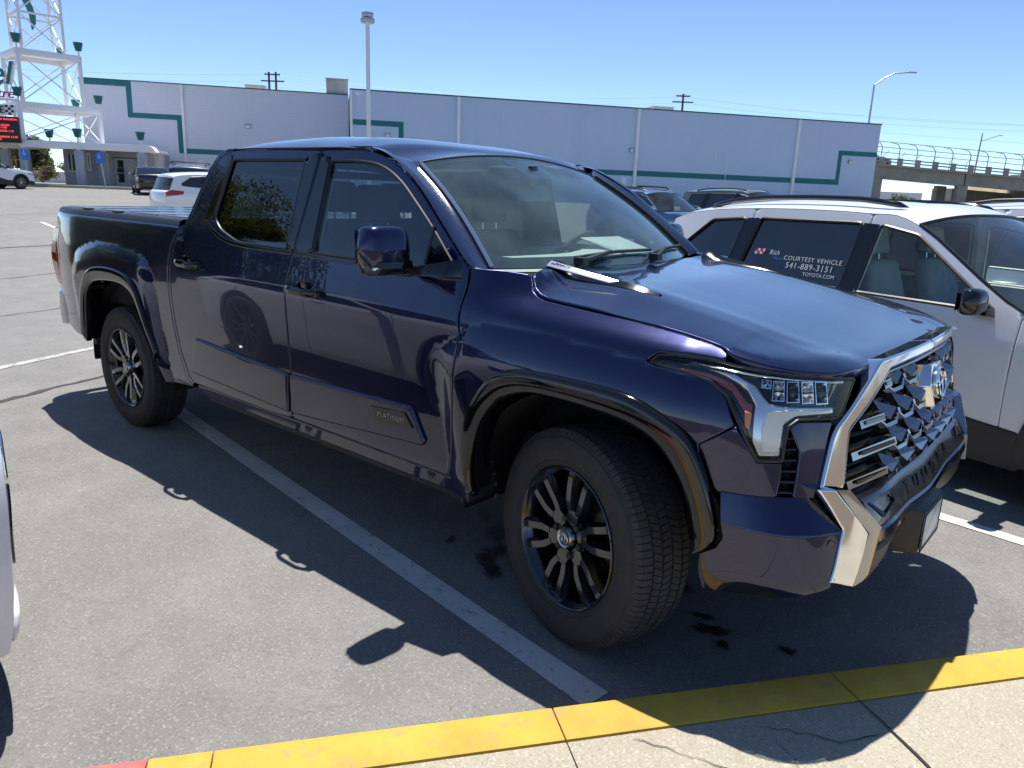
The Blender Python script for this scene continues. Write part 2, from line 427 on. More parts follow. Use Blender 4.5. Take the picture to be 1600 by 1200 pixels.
# front plan curve at z=.85 : from (.45,-w) to centre
def XF(y,z): return .935-.085*(np.abs(y)/.75)**2-.08*(z-.8)/.357
HC=table([-.6,-.38,0,.4,.65,.86],[1.350,1.342,1.310,1.239,1.184,1.152],-.6,.9,.06)
HP=table([0,.3,.5,.58,.66,.74,.82,.9],[0,.0,.002,.005,-.002,-.022,-.042,-.058],0,.9,.022)
LE=table([0,.25,.5,.62,.72,.8,.86,.905,.95],[.868,.858,.828,.812,.79,.75,.68,.55,.40],0,.95,.015)
def Hh(x,y):
    a=np.abs(y); return ip(HC,x)+ip(HP,a)*(1-.30*sstep(.3,.78,x))-.010*sstep(.10,-.01,ip(LE,a)-x)
_pl=cr([(.33,-1.006),(.45,-1.003),(.56,-.993),(.65,-.974),(.715,-.94),(.765,-.89),(.80,-.83),(.838,-.76),(.87,-.65),(.90,-.5),(.925,-.25),(.935,0)],16)
_sl=.33+np.r_[0,np.cumsum(np.hypot(*np.diff(_pl,axis=0).T))]
SMAX=_sl[-1]
def front(st):
    """s: equals x up to .45, then arc length round the corner to the centre (SMAX)"""
    st=np.asarray(st,float); s,z=st[:,0],st[:,1]
    x=np.interp(s,_sl,_pl[:,0]); y=np.interp(s,_sl,_pl[:,1])
    k=sstep(.42,.85,s)
    x=x-.08*(z-.85)/.357*k
    lo=sstep(.90,.70,z)
    x=x-lo*((.07*np.clip(.85-z,0,1)/.357+.022)*sstep(1.0,1.5,s))
    kk=sstep(.36,.50,s); 
    ys=-W(np.minimum(s,.6),z)
    # crown: above z 1.05 the side leans in as the fender does
    sm=np.minimum(s,.52); ins=np.maximum(W(sm,np.full_like(z,.9))-W(sm,z),-.02)
    y2=y+ins*(1-sstep(.60,1.0,s))
    return np.stack([np.where(s<.36,s,x*kk+s*(1-kk)),ys*(1-kk)+y2*kk,z],1)
# ------------------------------------------------------------------ ground, kerb, pavement, paint
EX, EY, NX, NY = .590, .807, .807, -.590          # site axes: a runs along the kerb and the theatre, b towards the street side
def AB(a, b): return (a*EX+b*NX, a*EY+b*NY)
def hB(b): 
    t = max(0.0, -b-6); s = .0245*t
    return s*s/(s+.04) if s < 1.2 and t < 48 else 1.13 if t >= 48 else s
_hb = [hB(-6-t) for t in np.linspace(0, 48, 25)]; 
def hB(b): return float(np.interp(-b, 6+np.linspace(0, 48, 25), np.array(_hb)/_hb[-1]*1.13 if _hb[-1] else _hb))
def hxy(x, y): return hB(x*NX+y*NY)
def gmat(name, build):
    m = bpy.data.materials.new(name); m.use_nodes = True; MAT[name] = m; t = m.node_tree
    build(t, t.nodes['Principled BSDF'], t.nodes.new, t.links.new); return m
def noise(N, L, vec, sc, det=6, rough=.6):
    n = N('ShaderNodeTexNoise'); n.inputs['Scale'].default_value = sc; n.inputs['Detail'].default_value = det; n.inputs['Roughness'].default_value = rough
    L(vec, n.inputs['Vector']); return n.outputs['Fac']
def remap(N, L, v, a, b, c, d):
    r = N('ShaderNodeMapRange'); 
    for i, q in enumerate((a, b, c, d)): r.inputs[i+1].default_value = q
    L(v, r.inputs[0]); return r.outputs[0]
def mixc(N, L, f, a, b, mode='MIX'):
    x = N('ShaderNodeMix'); x.data_type = 'RGBA'; x.blend_type = mode
    for k, q in (('A', a), ('B', b)):
        if isinstance(q, tuple): x.inputs[k].default_value = (*q, 1)
        else: L(q, x.inputs[k])
    if isinstance(f, (int, float)): x.inputs['Factor'].default_value = f
    else: L(f, x.inputs['Factor'])
    return x.outputs['Result']
def asphalt(t, b, N, L):
    tc = N('ShaderNodeTexCoord').outputs['Object']
    base = mixc(N, L, remap(N, L, noise(N, L, tc, .35, 5), .35, .65, 0, 1), (.150, .148, .142), (.185, .181, .172))
    c2 = mixc(N, L, remap(N, L, noise(N, L, tc, 1.9, 8, .7), .44, .70, 0, .75), base, (.245, .238, .224))        # pale wear and dried runs
    c3 = mixc(N, L, remap(N, L, noise(N, L, tc, 5.5, 8, .75), .50, .76, 0, .5), c2, (.115, .112, .108))
    agg = N('ShaderNodeTexVoronoi'); agg.inputs['Scale'].default_value = 150; L(tc, agg.inputs['Vector'])
    g = N('ShaderNodeSeparateColor'); L(agg.outputs['Color'], g.inputs[0])
    c4 = mixc(N, L, remap(N, L, g.outputs[0], .80, 1.0, 0, .75), c3, (.33, .32, .30))                          # light stones
    c5 = mixc(N, L, remap(N, L, g.outputs[1], .85, 1.0, 0, .55), c4, (.075, .074, .072))                       # dark stones
    sp = mixc(N, L, remap(N, L, noise(N, L, tc, 95, 3, .8), .35, .7, 0, .35), c5, (.26, .255, .245))
    L(sp, b.inputs['Base Color']); b.inputs['Roughness'].default_value = .88
    bp = N('ShaderNodeBump'); bp.inputs['Strength'].default_value = .55; bp.inputs['Distance'].default_value = .004
    hh = N('ShaderNodeMath'); hh.operation = 'ADD'; L(agg.outputs['Distance'], hh.inputs[0]); L(noise(N, L, tc, 60, 4), hh.inputs[1])
    L(hh.outputs[0], bp.inputs['Height']); L(bp.outputs[0], b.inputs['Normal'])
gmat('asphalt', asphalt)
def concrete(c0, c1, c2, fine=150):
    def f(t, b, N, L):
        tc = N('ShaderNodeTexCoord').outputs['Object']
        a = mixc(N, L, remap(N, L, noise(N, L, tc, 1.3, 6), .35, .68, 0, 1), c0, c1)
        a = mixc(N, L, remap(N, L, noise(N, L, tc, 9, 8, .75), .50, .78, 0, .6), a, c2)
        a = mixc(N, L, remap(N, L, noise(N, L, tc, fine, 3, .8), .40, .62, 0, .55), a, tuple(c*.60 for c in c1))
        vr = N('ShaderNodeTexVoronoi'); vr.inputs['Scale'].default_value = 190; L(tc, vr.inputs['Vector']); sc_ = N('ShaderNodeSeparateColor'); L(vr.outputs['Color'], sc_.inputs[0])
        a = mixc(N, L, remap(N, L, sc_.outputs[0], .80, 1, 0, .6), a, tuple(c*.55 for c in c0)); a = mixc(N, L, remap(N, L, sc_.outputs[1], .85, 1, 0, .6), a, tuple(min(.75, c*1.45) for c in c1))
        L(a, b.inputs['Base Color']); b.inputs['Roughness'].default_value = .9
        bp = N('ShaderNodeBump'); bp.inputs['Strength'].default_value = .5; bp.inputs['Distance'].default_value = .003
        L(noise(N, L, tc, fine*.8, 4), bp.inputs['Height']); L(bp.outputs[0], b.inputs['Normal'])
    return f
gmat('concrete', concrete((.375, .335, .26), (.43, .39, .305), (.30, .268, .21)))
gmat('kerb_concrete', concrete((.36, .34, .30), (.42, .40, .36), (.28, .265, .24)))
def painted(col, wear, under, amt=.35, sc=14):
    def f(t, b, N, L):
        tc = N('ShaderNodeTexCoord').outputs['Object']
        a = mixc(N, L, remap(N, L, noise(N, L, tc, 4, 6, .7), .4, .7, 0, 1), col, wear)
        a = mixc(N, L, remap(N, L, noise(N, L, tc, sc, 9, .78), .70-amt*.35, .78-amt*.3, 0, 1), a, under)
        a = mixc(N, L, remap(N, L, noise(N, L, tc, 180, 3, .8), .5, .75, 0, .35), a, tuple(c*.6 for c in col))
        L(a, b.inputs['Base Color']); b.inputs['Roughness'].default_value = .75
        bp = N('ShaderNodeBump'); bp.inputs['Strength'].default_value = .35; bp.inputs['Distance'].default_value = .003
        L(noise(N, L, tc, 130, 4), bp.inputs['Height']); L(bp.outputs[0], b.inputs['Normal'])
    return f
gmat('yellow_paint', painted((.60, .375, .045), (.50, .285, .035), (.38, .27, .12), .46))
gmat('red_kerb_paint', painted((.50, .10, .10), (.52, .17, .15), (.4, .3, .27), .3))
gmat('line_paint', painted((.62, .61, .58), (.50, .49, .46), (.19, .185, .175), .42, 22))
gmat('faded_line_paint', painted((.46, .45, .43), (.36, .355, .34), (.19, .185, .175), .6, 12))
mat('crack_filler', (.045, .043, .041), .85, bump=.3, bscale=90)
mat('crack', (.03, .028, .026), .95)
def stain(t, b, N, L):
    b.inputs['Base Color'].default_value = (.012, .012, .012, 1); b.inputs['Roughness'].default_value = .45
    at = N('ShaderNodeAttribute'); at.attribute_name = 'fade'; tc = N('ShaderNodeTexCoord').outputs['Object']
    ad = N('ShaderNodeMath'); ad.operation = 'ADD'; L(at.outputs['Fac'], ad.inputs[0]); n_ = remap(N, L, noise(N, L, tc, 38, 8, .75), .3, .7, -.45, .45); L(n_, ad.inputs[1])
    L(remap(N, L, ad.outputs[0], .3, .85, 0, .8), b.inputs['Alpha'])
gmat('wet_stain', stain)
mat('soil', (.13, .10, .07), .95, bump=.5, bscale=30, var=.3)
mat('grass_green', (.055, .085, .022), .8, var=.35, vscale=5)

bs = sorted(set([-900, -500, -250, -130, -90]+list(np.arange(-70, 1.08, 2.0))+[1.08]))
as_ = [-900, -400, -200, -120]+list(np.arange(-80, 81, 8))+[120, 200, 400, 900]
G = [[(*AB(a, b), hB(b)) for b in bs] for a in as_]
MB().grid(G).build('asphalt', 'asphalt', None, fixn=False)['kind'] = 'structure'
o = MB().grid([[(*AB(a, b), -.03) for b in (1.05, 40, 900)] for a in (-900, 900)]).build('street_ground', 'soil', None, fixn=False); o['kind'] = 'structure'

def slab(name, a0, a1, b0, b1, z0, z1, m, bev, parent=None, off=(0, 0)):
    q = [AB(a0, b0), AB(a1, b0), AB(a1, b1), AB(a0, b1)]
    return MB().hexa([(x, y, z0) for x, y in q], [(x, y, z1) for x, y in q]).build(name, m, parent, bev)
KE = [-12.0+k*.962+.0 for k in range(26)]; KE = [k-(KE[12]+.974)+.0 for k in KE]      # joints: one at a = -.974, the next at -.012
kerb = thing('kerb', (0, 0, 0), 0, 'yellow painted concrete kerb running along the front of the parking bays', 'kerb')
kerb['kind'] = 'structure'
for k in range(25):
    a0, a1 = KE[k]+.001, KE[k+1]-.001
    if a0 < -2.10 < a1:
        slab('kerb_stone', a0, -2.102, 1.084, 1.226, -.05, .130, 'red_kerb_paint', .007, kerb); slab('kerb_stone', -2.100, a1, 1.084, 1.226, -.05, .130, 'yellow_paint', .007, kerb)
    else: slab('kerb_stone', a0, a1, 1.084, 1.226, -.05, .130, 'yellow_paint' if a0 > -2.15 else 'red_kerb_paint', .007, kerb)
walk = thing('pavement', (0, 0, 0), 0, 'pale sandy concrete pavement in front of the parked pickup', 'pavement'); walk['kind'] = 'structure'
for k in range(25):
    for j, (b0, b1) in enumerate(((1.232, 2.70), (2.708, 4.2))):
        slab('paving_slab', KE[k]+.001, KE[k+1]-.001, b0, b1, -.05, .127, 'concrete', .004, walk)
def sheet(name, pts, w, z, m, parent=None, taper=True, kind='structure', jit=0):
    """a thin strip following pts lying on the ground"""
    P = np.array(pts, float); L_, R_ = [], []
    for i, p in enumerate(P):
        d = P[min(i+1, len(P)-1)]-P[max(i-1, 0)]; d = d/max(np.hypot(*d), 1e-9); n_ = np.array([-d[1], d[0]])
        ww = w/2*(1+jit*(random.random()-.5)*2)
        if taper and i in (0, len(P)-1): ww *= .3
        for S, sg in ((L_, 1), (R_, -1)):
            q = p+n_*ww*sg; S.append((q[0], q[1], z+hxy(q[0], q[1])))
    o = MB().grid([L_, R_]).build(name, m, parent, fixn=False)
    if parent is None: o['kind'] = kind
    return o
def wiggle(p, q, n, amp):
    p, q = np.array(p), np.array(q); d = q-p; nn = np.array([-d[1], d[0]]); out = []; s = 0
    for i in range(n+1):
        s = s*.7+random.uniform(-1, 1)*amp; out.append(p+d*i/n+nn/np.hypot(*nn)*s*(0 < i < n))
    return out
# joints and cracks in the pavement
for pts, w in (([AB(-.012, 1.10), AB(-.010, 1.23)], .006), ([AB(-.012, 1.23)]+[AB(-.014+.006*math.sin(i), 1.23+i*.12) for i in range(1, 8)], .009), ([AB(-.974, 1.235)]+[AB(-.975, 1.3+i*.2) for i in range(6)], .004)):
    sheet('pavement_crack', pts, w, .1312, 'crack', walk, jit=.5)
for pts in (wiggle((.80, -1.08), (1.02, -.95), 9, .012)+wiggle((1.02, -.95), (1.09, -.84), 6, .008), wiggle((.86, -1.09), (.93, -1.13), 5, .008)+wiggle((.93, -1.13), (.99, -1.22), 6, .01), wiggle((.55, -1.38), (.93, -1.25), 12, .01)):
    sheet('pavement_crack', pts, .0022, .1305, 'crack', walk, jit=.7)
# stall lines: direction (.990,-.141), 2.64 m apart
DX, DY = .990, -.141
def stall(nv, s0, s1, w, m, name='parking_line'):
    c = lambda s, k: (DX*s+(-DY)*(nv+k)*1.0, DY*s+DX*(nv+k))
    P = [c(s, 0) for s in np.linspace(s0, s1, 14)]
    return sheet(name, P, w, .004, m, taper=False, jit=.05)
stall(-1.106, -5.2, .45, .115, 'line_paint')
stall(1.531, -5.0, 1.30, .105, 'line_paint')
stall(4.17, -5.0, 2.3, .105, 'line_paint'); stall(6.81, -5.0, 3.4, .105, 'line_paint')
sheet('parking_line', [(-6.75, .62), (-6.40, -.20), (-6.05, -1.06), (-5.6, -2.1)], .10, .004, 'faded_line_paint', taper=False)
for k in range(5): sheet('parking_line', [(-23.4+.5*k*0, 5.0+k*2.75), (-18.6, 4.2+k*2.75)], .11, .004, 'line_paint', taper=False)
for k in range(9): sheet('parking_line', [(-13.5, 9.5+k*2.7), (-8.6, 8.8+k*2.7)], .11, .004, 'line_paint', taper=False)
# old sealed crack, fine cracks, wet spots under the engine
sheet('crack_seal', wiggle((-5.05, -1.75), (-4.88, -1.40), 5, .01)+wiggle((-4.88, -1.40), (-5.18, -.587), 12, .02)+wiggle((-5.18, -.587), (-5.6, .9), 12, .03), .055, .0035, 'crack_filler', jit=.5)
for p, q in (((-8.3, -1.9), (-9.6, 2.2)), ((-11, -4), (-12.8, 3.5)), ((-9.5, -3), (-10.2, -.5)), ((-16, -2), (-17.5, 6)), ((-26, 3), (-30, 16)), ((-20, 12), (-38, 16)), ((-30, 22), (-52, 26)), ((-33, 15), (-47, 34))):
    sheet('asphalt_crack', wiggle(p, q, 26, .05), .03 if p[0] > -15 else .10, .003, 'crack_filler', jit=.7)
def blob(cx, cy_, rx, ry, rot=0, name='wet_patch', m='wet_stain', z=.0045, rough=.30, n=72):
    ph = [random.uniform(0, 6.28) for _ in range(14)]; pts = []
    for i in range(n):
        t = 2*PI*i/n; r_ = 1+sum(rough/(k+1)**.8*math.sin((k+2)*t+ph[k]) for k in range(14))*.5
        x, y = rx*r_*math.cos(t), ry*r_*math.sin(t); pts.append((cx+x*math.cos(rot)-y*math.sin(rot), cy_+x*math.sin(rot)+y*math.cos(rot)))
    v = [(cx, cy_, z+hxy(cx, cy_))]+[(cx+(x-cx)*.55, cy_+(y-cy_)*.55, z+hxy(x, y)) for x, y in pts]+[(cx+(x-cx)*1.25, cy_+(y-cy_)*1.25, z+hxy(x, y)) for x, y in pts]
    o = MB().add(v, [(0, 1+i, 1+(i+1) % n) for i in range(n)]+[(1+i, 1+n+i, 1+n+(i+1) % n, 1+(i+1) % n) for i in range(n)]).build(name, m, None, fixn=False); o['kind'] = 'structure'
    at = o.data.attributes.new('fade', 'FLOAT', 'POINT'); at.data.foreach_set('value', [1.0]+[.85]*n+[0.0]*n); return o
for q in ((-.60, -.72, .13, .055, 2.6), (-.66, -.60, .10, .06, 1.9), (-.80, -.44, .12, .05, 2.2), (-.98, -.34, .10, .035, 2.5), (-.90, -.66, .045, .03, 2), (.38, -.50, .09, .045, .6), (.31, -.43, .05, .03, .3), (.655, -.425, .04, .026, .5), (.1, -.3, .12, .07, 1.), (-.1, -.45, .06, .05, 0), (.46, -.56, .035, .03, 0)):
    blob(*q)
def scuffm(t, b, N, L):
    b.inputs['Base Color'].default_value = (.36, .35, .33, 1); b.inputs['Roughness'].default_value = .9
    at = N('ShaderNodeAttribute'); at.attribute_name = 'fade'; tc = N('ShaderNodeTexCoord').outputs['Object']
    ad = N('ShaderNodeMath'); ad.operation = 'ADD'; L(at.outputs['Fac'], ad.inputs[0]); L(remap(N, L, noise(N, L, tc, 22, 9, .8), .3, .7, -.8, .5), ad.inputs[1])
    L(remap(N, L, ad.outputs[0], .3, 1.3, 0, .55), b.inputs['Alpha'])
gmat('scuff', scuffm)
for q in ((-1.55, -2.02, .20, .05, .5), (-.95, -2.28, .16, .07, 1.0), (-1.15, -2.05, .10, .05, 2.2), (-2.2, -1.75, .25, .10, .2), (-.45, -1.85, .22, .09, .7), (-3.2, -1.7, .3, .12, .1), (-.1, -1.62, .12, .05, .4), (1.0, .75, .2, .08, .3), (-4.2, -1.9, .4, .12, .2), (.75, 1.2, .15, .05, .1), (-6.5, -.2, .7, .2, .4), (-7.5, 1.2, .8, .25, 1.1)):
    blob(*q, name='scuff_patch', m='scuff', z=.0035, rough=.35)
# the traffic island kerb far behind the truck's tail
isl = [(-22.6, 4.9), (-20.6, 5.15), (-17.2, 5.4), (-17.0, 7.5), (-19.5, 8.6), (-22.4, 7.0)]
q = fillet([(x+3.0, y-.3) for x, y in isl], .5)
mb = MB(); z0 = hxy(-18, 5.5)
mb.add([(x, y, z0-.1) for x, y in q]+[(x, y, z0+.22) for x, y in q]+[(x*.96-.04*17, y*.96+.04*6.2, z0+.24) for x, y in q], [(i, (i+1) % len(q), len(q)+(i+1) % len(q), len(q)+i) for i in range(len(q))]+[(len(q)+i, len(q)+(i+1) % len(q), 2*len(q)+(i+1) % len(q), 2*len(q)+i) for i in range(len(q))]+[tuple(range(2*len(q), 3*len(q)))])
o = mb.build('traffic_island', 'kerb_concrete', None, angle=40); tag(o, 'low grey concrete kerb island behind the tail of the pickup', 'kerb island')
# ------------------------------------------------------------------ the pickup truck
ZH = .405                                   # wheel centre height
XR = -3.701                                 # rear axle
truck = thing('pickup_truck', (0, 0, 0), 0, 'dark navy blue crew cab pickup truck with black wheels parked nose to the yellow kerb', 'pickup truck')
T = truck; PB = 'navy_paint'
fl_FO = [(-.449,.50),(-.487,.628),(-.472,.749),(-.42,.873),(-.345,.972),(-.261,1.018),(-.155,1.035),(.032,1.037),(.232,1.028),(.372,.985),(.463,.931),(.522,.83),(.567,.70),(.576,.643),(.559,.603),(.515,.57)]
fl_FI = [(-.425,.50),(-.433,.578),(-.412,.70),(-.367,.813),(-.281,.902),(-.174,.945),(-.037,.955),(.142,.945),(.287,.92),(.383,.862),(.451,.769),(.495,.652),(.510,.58)]
fl_RO = [(-4.19,.60),(-4.187,.67),(-4.10,.904),(-4.00,1.013),(-3.879,1.066),(-3.646,1.087),(-3.396,1.065),(-3.269,1.003),(-3.191,.87),(-3.085,.64),(-3.10,.575)]
fl_RI = [(-4.14,.54),(-4.116,.621),(-4.052,.834),(-3.96,.935),(-3.842,.975),(-3.60,.995),(-3.43,.985),(-3.32,.94),(-3.242,.849),(-3.115,.625),(-3.11,.58)]
def mid(a, b, k=.4):
    A = resample(a, .01, False); B = resample(b, .01, False); t = np.linspace(0, 1, 44)
    A = A[(t*(len(A)-1)).astype(int)]; B = B[(t*(len(B)-1)).astype(int)]; return A*(1-k)+B*k
archF = mid(cr(fl_FO, 4), cr(fl_FI, 4)); archR = mid(cr(fl_RO, 4), cr(fl_RI, 4))
# --- bed side
gap = [(-2.80, 1.363), (-2.862, 1.28), (-2.888, 1.19), (-2.893, 1.08), (-2.889, .967), (-2.872, .82), (-2.832, .65), (-2.772, .505), (-2.735, .455)]
gapc = cr(gap, 4)
bed = [(-4.80, 1.408)]+[(-2.815, 1.395), (-2.818, 1.37)]+[(x-.014, z) for x, z in gapc]+[(-3.06, .43), (-3.10, .56)]+list(archR[::-1])+[(-4.16, .52), (-4.45, .535), (-4.80, .60), (-4.83, .86), (-4.83, 1.25)]
panel('bed_side', fillet(bed, .006), side, PB, T, .02, .03, .008, both=True)
# --- doors
def W_side_glass(st): return side(st)
rw = fillet([(-2.425, 1.757), (-1.762, 1.757), (-1.757, 1.337), (-2.205, 1.337), (-2.40, 1.392), (-2.478, 1.452)], [.02, .01, .01, .05, .06, .05])
fw = fillet([(-1.556, 1.752), (-1.364, 1.752), (-1.215, 1.737), (-1.118, 1.706), (-1.02, 1.655), (-.80, 1.499), (-.62, 1.352), (-.76, 1.335), (-1.534, 1.333)], [.015, .05, .06, .06, .08, .1, .01, .02, .01])
B = [(-1.644, 1.800), (-1.690, 1.31), (-1.712, 1.19), (-1.703, 1.00), (-1.690, .74), (-1.714, .62), (-1.714, .498)]
Bc = cr(B, 4)
rdoor = [(x+.012, z) for x, z in [(-2.735, .488), (-2.772, .525), (-2.832, .66), (-2.868, .82), (-2.884, .967), (-2.886, 1.10), (-2.876, 1.20), (-2.845, 1.285), (-2.79, 1.37), (-2.742, 1.45), (-2.69, 1.58), (-2.63, 1.70), (-2.575, 1.765), (-2.47, 1.80)]]
rdoor = rdoor[::-1]
rd = [(-2.00, 1.806), (-2.40, 1.806)]+rdoor+[(-1.94, .486)]+[(x-.0035, z) for x, z in Bc[::-1]]
panel('rear_door', fillet(rd, .005), side, PB, T, .026, .03, .006, holes=[rw], both=True)
A = [(-.552, 1.352), (-.547, 1.293), (-.556, 1.186), (-.540, 1.064), (-.548, .823), (-.585, .56), (-.60, .50)]
Ac = cr(A, 4)
dtop = [(-1.274, 1.790), (-1.143, 1.757), (-1.045, 1.710), (-.915, 1.632), (-.683, 1.455)]
fd = [(x+.0035, z) for x, z in Bc[::-1]][::-1]
fdoor = fd+list(Ac[::-1])+list(cr([(-.556, 1.356)]+dtop[::-1]+[(-1.374, 1.799), (-1.60, 1.801)], 4))
panel('front_door', fillet(fdoor, .005), side, PB, T, .02, .03, .006, holes=[fw], both=True)
for nm, poly, g in (('rear_window', rw, 'privacy_glass'), ('front_window', fw, 'side_glass')):
    panel(nm, poly, side, g, T, .06, 0, 0, off=-.010, both=True)
    lp = side(resample(poly, .03)); nrm, _, _ = fnormal(side, resample(poly, .03))
    mb = MB().tube(lp-nrm*.003, .0075, 6, True); mb.build('window_seal', 'trim_black', T); mb.mirror().build('window_seal', 'trim_black', T)
# gloss black pillar plates and belt moulding
panel('pillar_plate', [(-1.755, 1.768), (-1.654, 1.786), (-1.694, 1.322), (-1.750, 1.328)], side, 'gloss_black', T, .05, .006, .003, off=.004, both=True)
panel('pillar_plate', [(-1.634, 1.784), (-1.566, 1.768), (-1.546, 1.322), (-1.680, 1.318)], side, 'gloss_black', T, .05, .006, .003, off=.004, both=True)
for a, b in (([(-2.545, 1.425), (-2.46, 1.372), (-2.225, 1.318), (-1.70, 1.312)], 'r'), ([(-1.684, 1.312), (-1.1, 1.306), (-.60, 1.325)], 'f')):
    P_ = cr(a, 6); lo = [(x, z) for x, z in P_]; hi = [(x, z+.020) for x, z in P_][::-1]
    panel('belt_moulding', lo+hi, side, 'gloss_black', T, .02, .008, .004, off=.006, both=True)
panel('quarter_moulding', fillet([(-2.585, 1.432), (-2.462, 1.790), (-2.43, 1.772), (-2.487, 1.452), (-2.545, 1.425)], .01), side, 'gloss_black', T, .02, .008, .004, off=.005, both=True)
# lower door mouldings and badge
for poly in ([(-2.62, .775), (-1.705, .735), (-1.725, .53), (-2.70, .56), (-2.66, .68)], [(-1.690, .735), (-.80, .760), (-.725, .625), (-.74, .60), (-1.70, .53)]):
    panel('door_moulding', fillet(poly, .012), side, PB, T, .03, .02, .014, off=.016, both=True)
panel('badge_plate', fillet([(-1.06, .712), (-.835, .728), (-.785, .668), (-1.02, .648)], .006), side, 'gloss_black', T, .03, .006, .003, off=.022)
o_ = side(np.array([[-.922, .689]]))[0]; t_ = side(np.array([[-.86, .6915]]))[0]-side(np.array([[-.98, .6865]]))[0]
text('badge_lettering', 'PLATINUM', .030, frame(o_+np.array([0, -.0235, 0]), t_, (0, 0.02, 1)), 'badge_silver', T, .0015, space=1.28)
# cab rear pillar (C pillar) and cab corner
cpil = [(-2.42, 1.815)]+[(x-.004, z) for x, z in rdoor]+[(-2.757, .462), (-2.80, .52), (-2.848, .65), (-2.884, .82), (-2.901, .967), (-2.905, 1.10), (-2.896, 1.20), (-2.862, 1.29), (-2.81, 1.375), (-2.752, 1.469), (-2.705, 1.593), (-2.65, 1.712), (-2.585, 1.79), (-2.5, 1.815)]
panel('cab_corner', cpil, side, PB, T, .02, .05, .004, both=True)
# rocker
panel('rocker', fillet([(-2.745, .478), (-.60, .494), (-.50, .50), (-.445, .475), (-.47, .432), (-.60, .415), (-2.66, .412)], .01), side, PB, T, .035, .03, .012, off=-.012, both=True)
panel('rocker_trim', fillet([(-2.66, .418), (-.56, .420), (-.56, .375), (-2.66, .375)], .01), side, 'trim_black', T, .05, .06, .012, off=-.03, both=True)
# --- fender
def fenf(st): return np.where(st[:, :1] < .36, side(np.minimum(st, [[.36, 9]])), front(st))
fen = [(x+.007, z) for x, z in Ac[::-1]][::-1]
SHX = [-.215, -.15, -.05, .087, .18, .25, .35, .43, .48, .515]; SHZ = [1.268, 1.263, 1.256, 1.247, 1.240, 1.234, 1.2245, 1.212, 1.203, 1.188]
SHY = [float(W(np.array([x]), np.array([z]))[0]) for x, z in zip(SHX, SHZ)]
corner = [(-.255, SHZ[0]+.006), (-.285, SHZ[0]+.022), (-.305, 1.315), (-.325, 1.344)]
fen = [(-.546, 1.352)]+[(x, z) for x, z in fen[2:]]+[(-.55, .475), (-.455, .47)]+list(archF[:-6])+[(.487, .915), (.596, .992), (.556, 1.065), (.488, 1.110), (.396, 1.124), (.31, 1.128), (.27, 1.136), (.305, 1.166), (.40, 1.172), (.512, 1.166)]+[(x, z-.004) for x, z in zip(SHX[::-1], SHZ[::-1])]+corner+[(-.42, 1.352)]
panel('front_fender', fen, fenf, PB, T, .017, .03, .006, both=True)
# --- wheel arch flares
def flare(name, O, I, both=True):
    Oc = resample(cr(O, 6), .01, False); Ic = resample(cr(I, 6), .01, False); n = 70
    t = np.linspace(0, 1, n); Oc = Oc[(t*(len(Oc)-1)).astype(int)]; Ic = Ic[(t*(len(Ic)-1)).astype(int)]
    ks = [0, .0, .03, .10, .3, .55, .8, .93, 1.0, 1.0, .98]; ds = [-.012, .006, .014, .019, .020, .018, .014, .008, -.004, -.03, -.10]
    G = []
    for k, d in zip(ks, ds):
        P = Oc*(1-k)+Ic*k
        n_, _, _ = fnormal(side, P); p = side(P); p = np.stack([p[:, 0], p[:, 1]*0+np.minimum(p[:, 1], -1.0)-d, p[:, 2]], 1)
        G.append(p)
    mb = MB().grid(np.array(G)); mb.build(name, 'gloss_black', T, angle=40)
    mb.mirror().build(name, 'gloss_black', T, angle=40)
flare('wheel_arch_flare', fl_FO, fl_FI); flare('wheel_arch_flare', fl_RO, fl_RI)
# wheel wells
for cx, rr in ((.04, .585), (XR+.02, .60)):
    for sg in (-1, 1):
        mb = MB(); A_ = np.linspace(R(10) if cx > -1 else R(-8), R(190), 30)
        for y0, y1 in ((.93, .55),):
            G = [[(cx+rr*1.02*math.cos(a), sg*y, max(.36, ZH+rr*.97*math.sin(a))) for a in A_] for y in (y0, y1)]
            mb.grid(G)
        mb.add([(cx+rr*math.cos(a), sg*.55, ZH+rr*math.sin(a)) for a in A_], [tuple(range(30))])
        mb.build('wheel_well', 'liner', T, fixn=False)
        bo = MB()
        for a in (R(150), R(165), R(178), R(192)):
            if cx > -1: bo.lathe([(0, 0), (.009, .0), (.009, .004), (.0, .006)], 8, Matrix.Translation((cx-.47+.02*math.sin(a*3), sg*.90, .45+.13*(a-R(150))/R(14)*.35)) @ Matrix.Rotation(R(90), 4, 'Y'))
        if bo.v: bo.build('liner_clip', 'satin_metal', T)
# mudguard strip behind the front wheel opening
mb = MB(); mb.box((-.468, -.93, .50), (.015, .15, .13)); mb.build('mud_guard', 'dark_plastic', T, .004); mb.mirror().build('mud_guard', 'dark_plastic', T, .004)
# underbody: dark boxes, put in to block light below the body
MB().box((-1.9, 0, .52), (5.2, 1.20, .25)).box((-1.62, 0, .60), (1.96, 1.80, .30)).box((.45, 0, .7), (.65, 1.1, .5)).build('underbody', 'underbody', T)
MB().tube([(XR, -.8, ZH), (XR, .8, ZH)], .06, 12).lathe([(0, -.15), (.14, -.12), (.17, 0), (.14, .12), (0, .15)], 16, Matrix.Translation((XR, 0, ZH))).build('rear_axle', 'underbody', T)
for sg in (-1, 1): MB().tube([(-.0, sg*.70, .36), (.05, sg*.35, .42)], .03, 8).tube([(0, sg*.72, .42), (-.02, sg*.55, .85)], [.05, .05], 10).tube([(.16, sg*.75, .46), (.2, sg*.3, .46)], .014, 6).build('front_suspension', 'underbody', T)
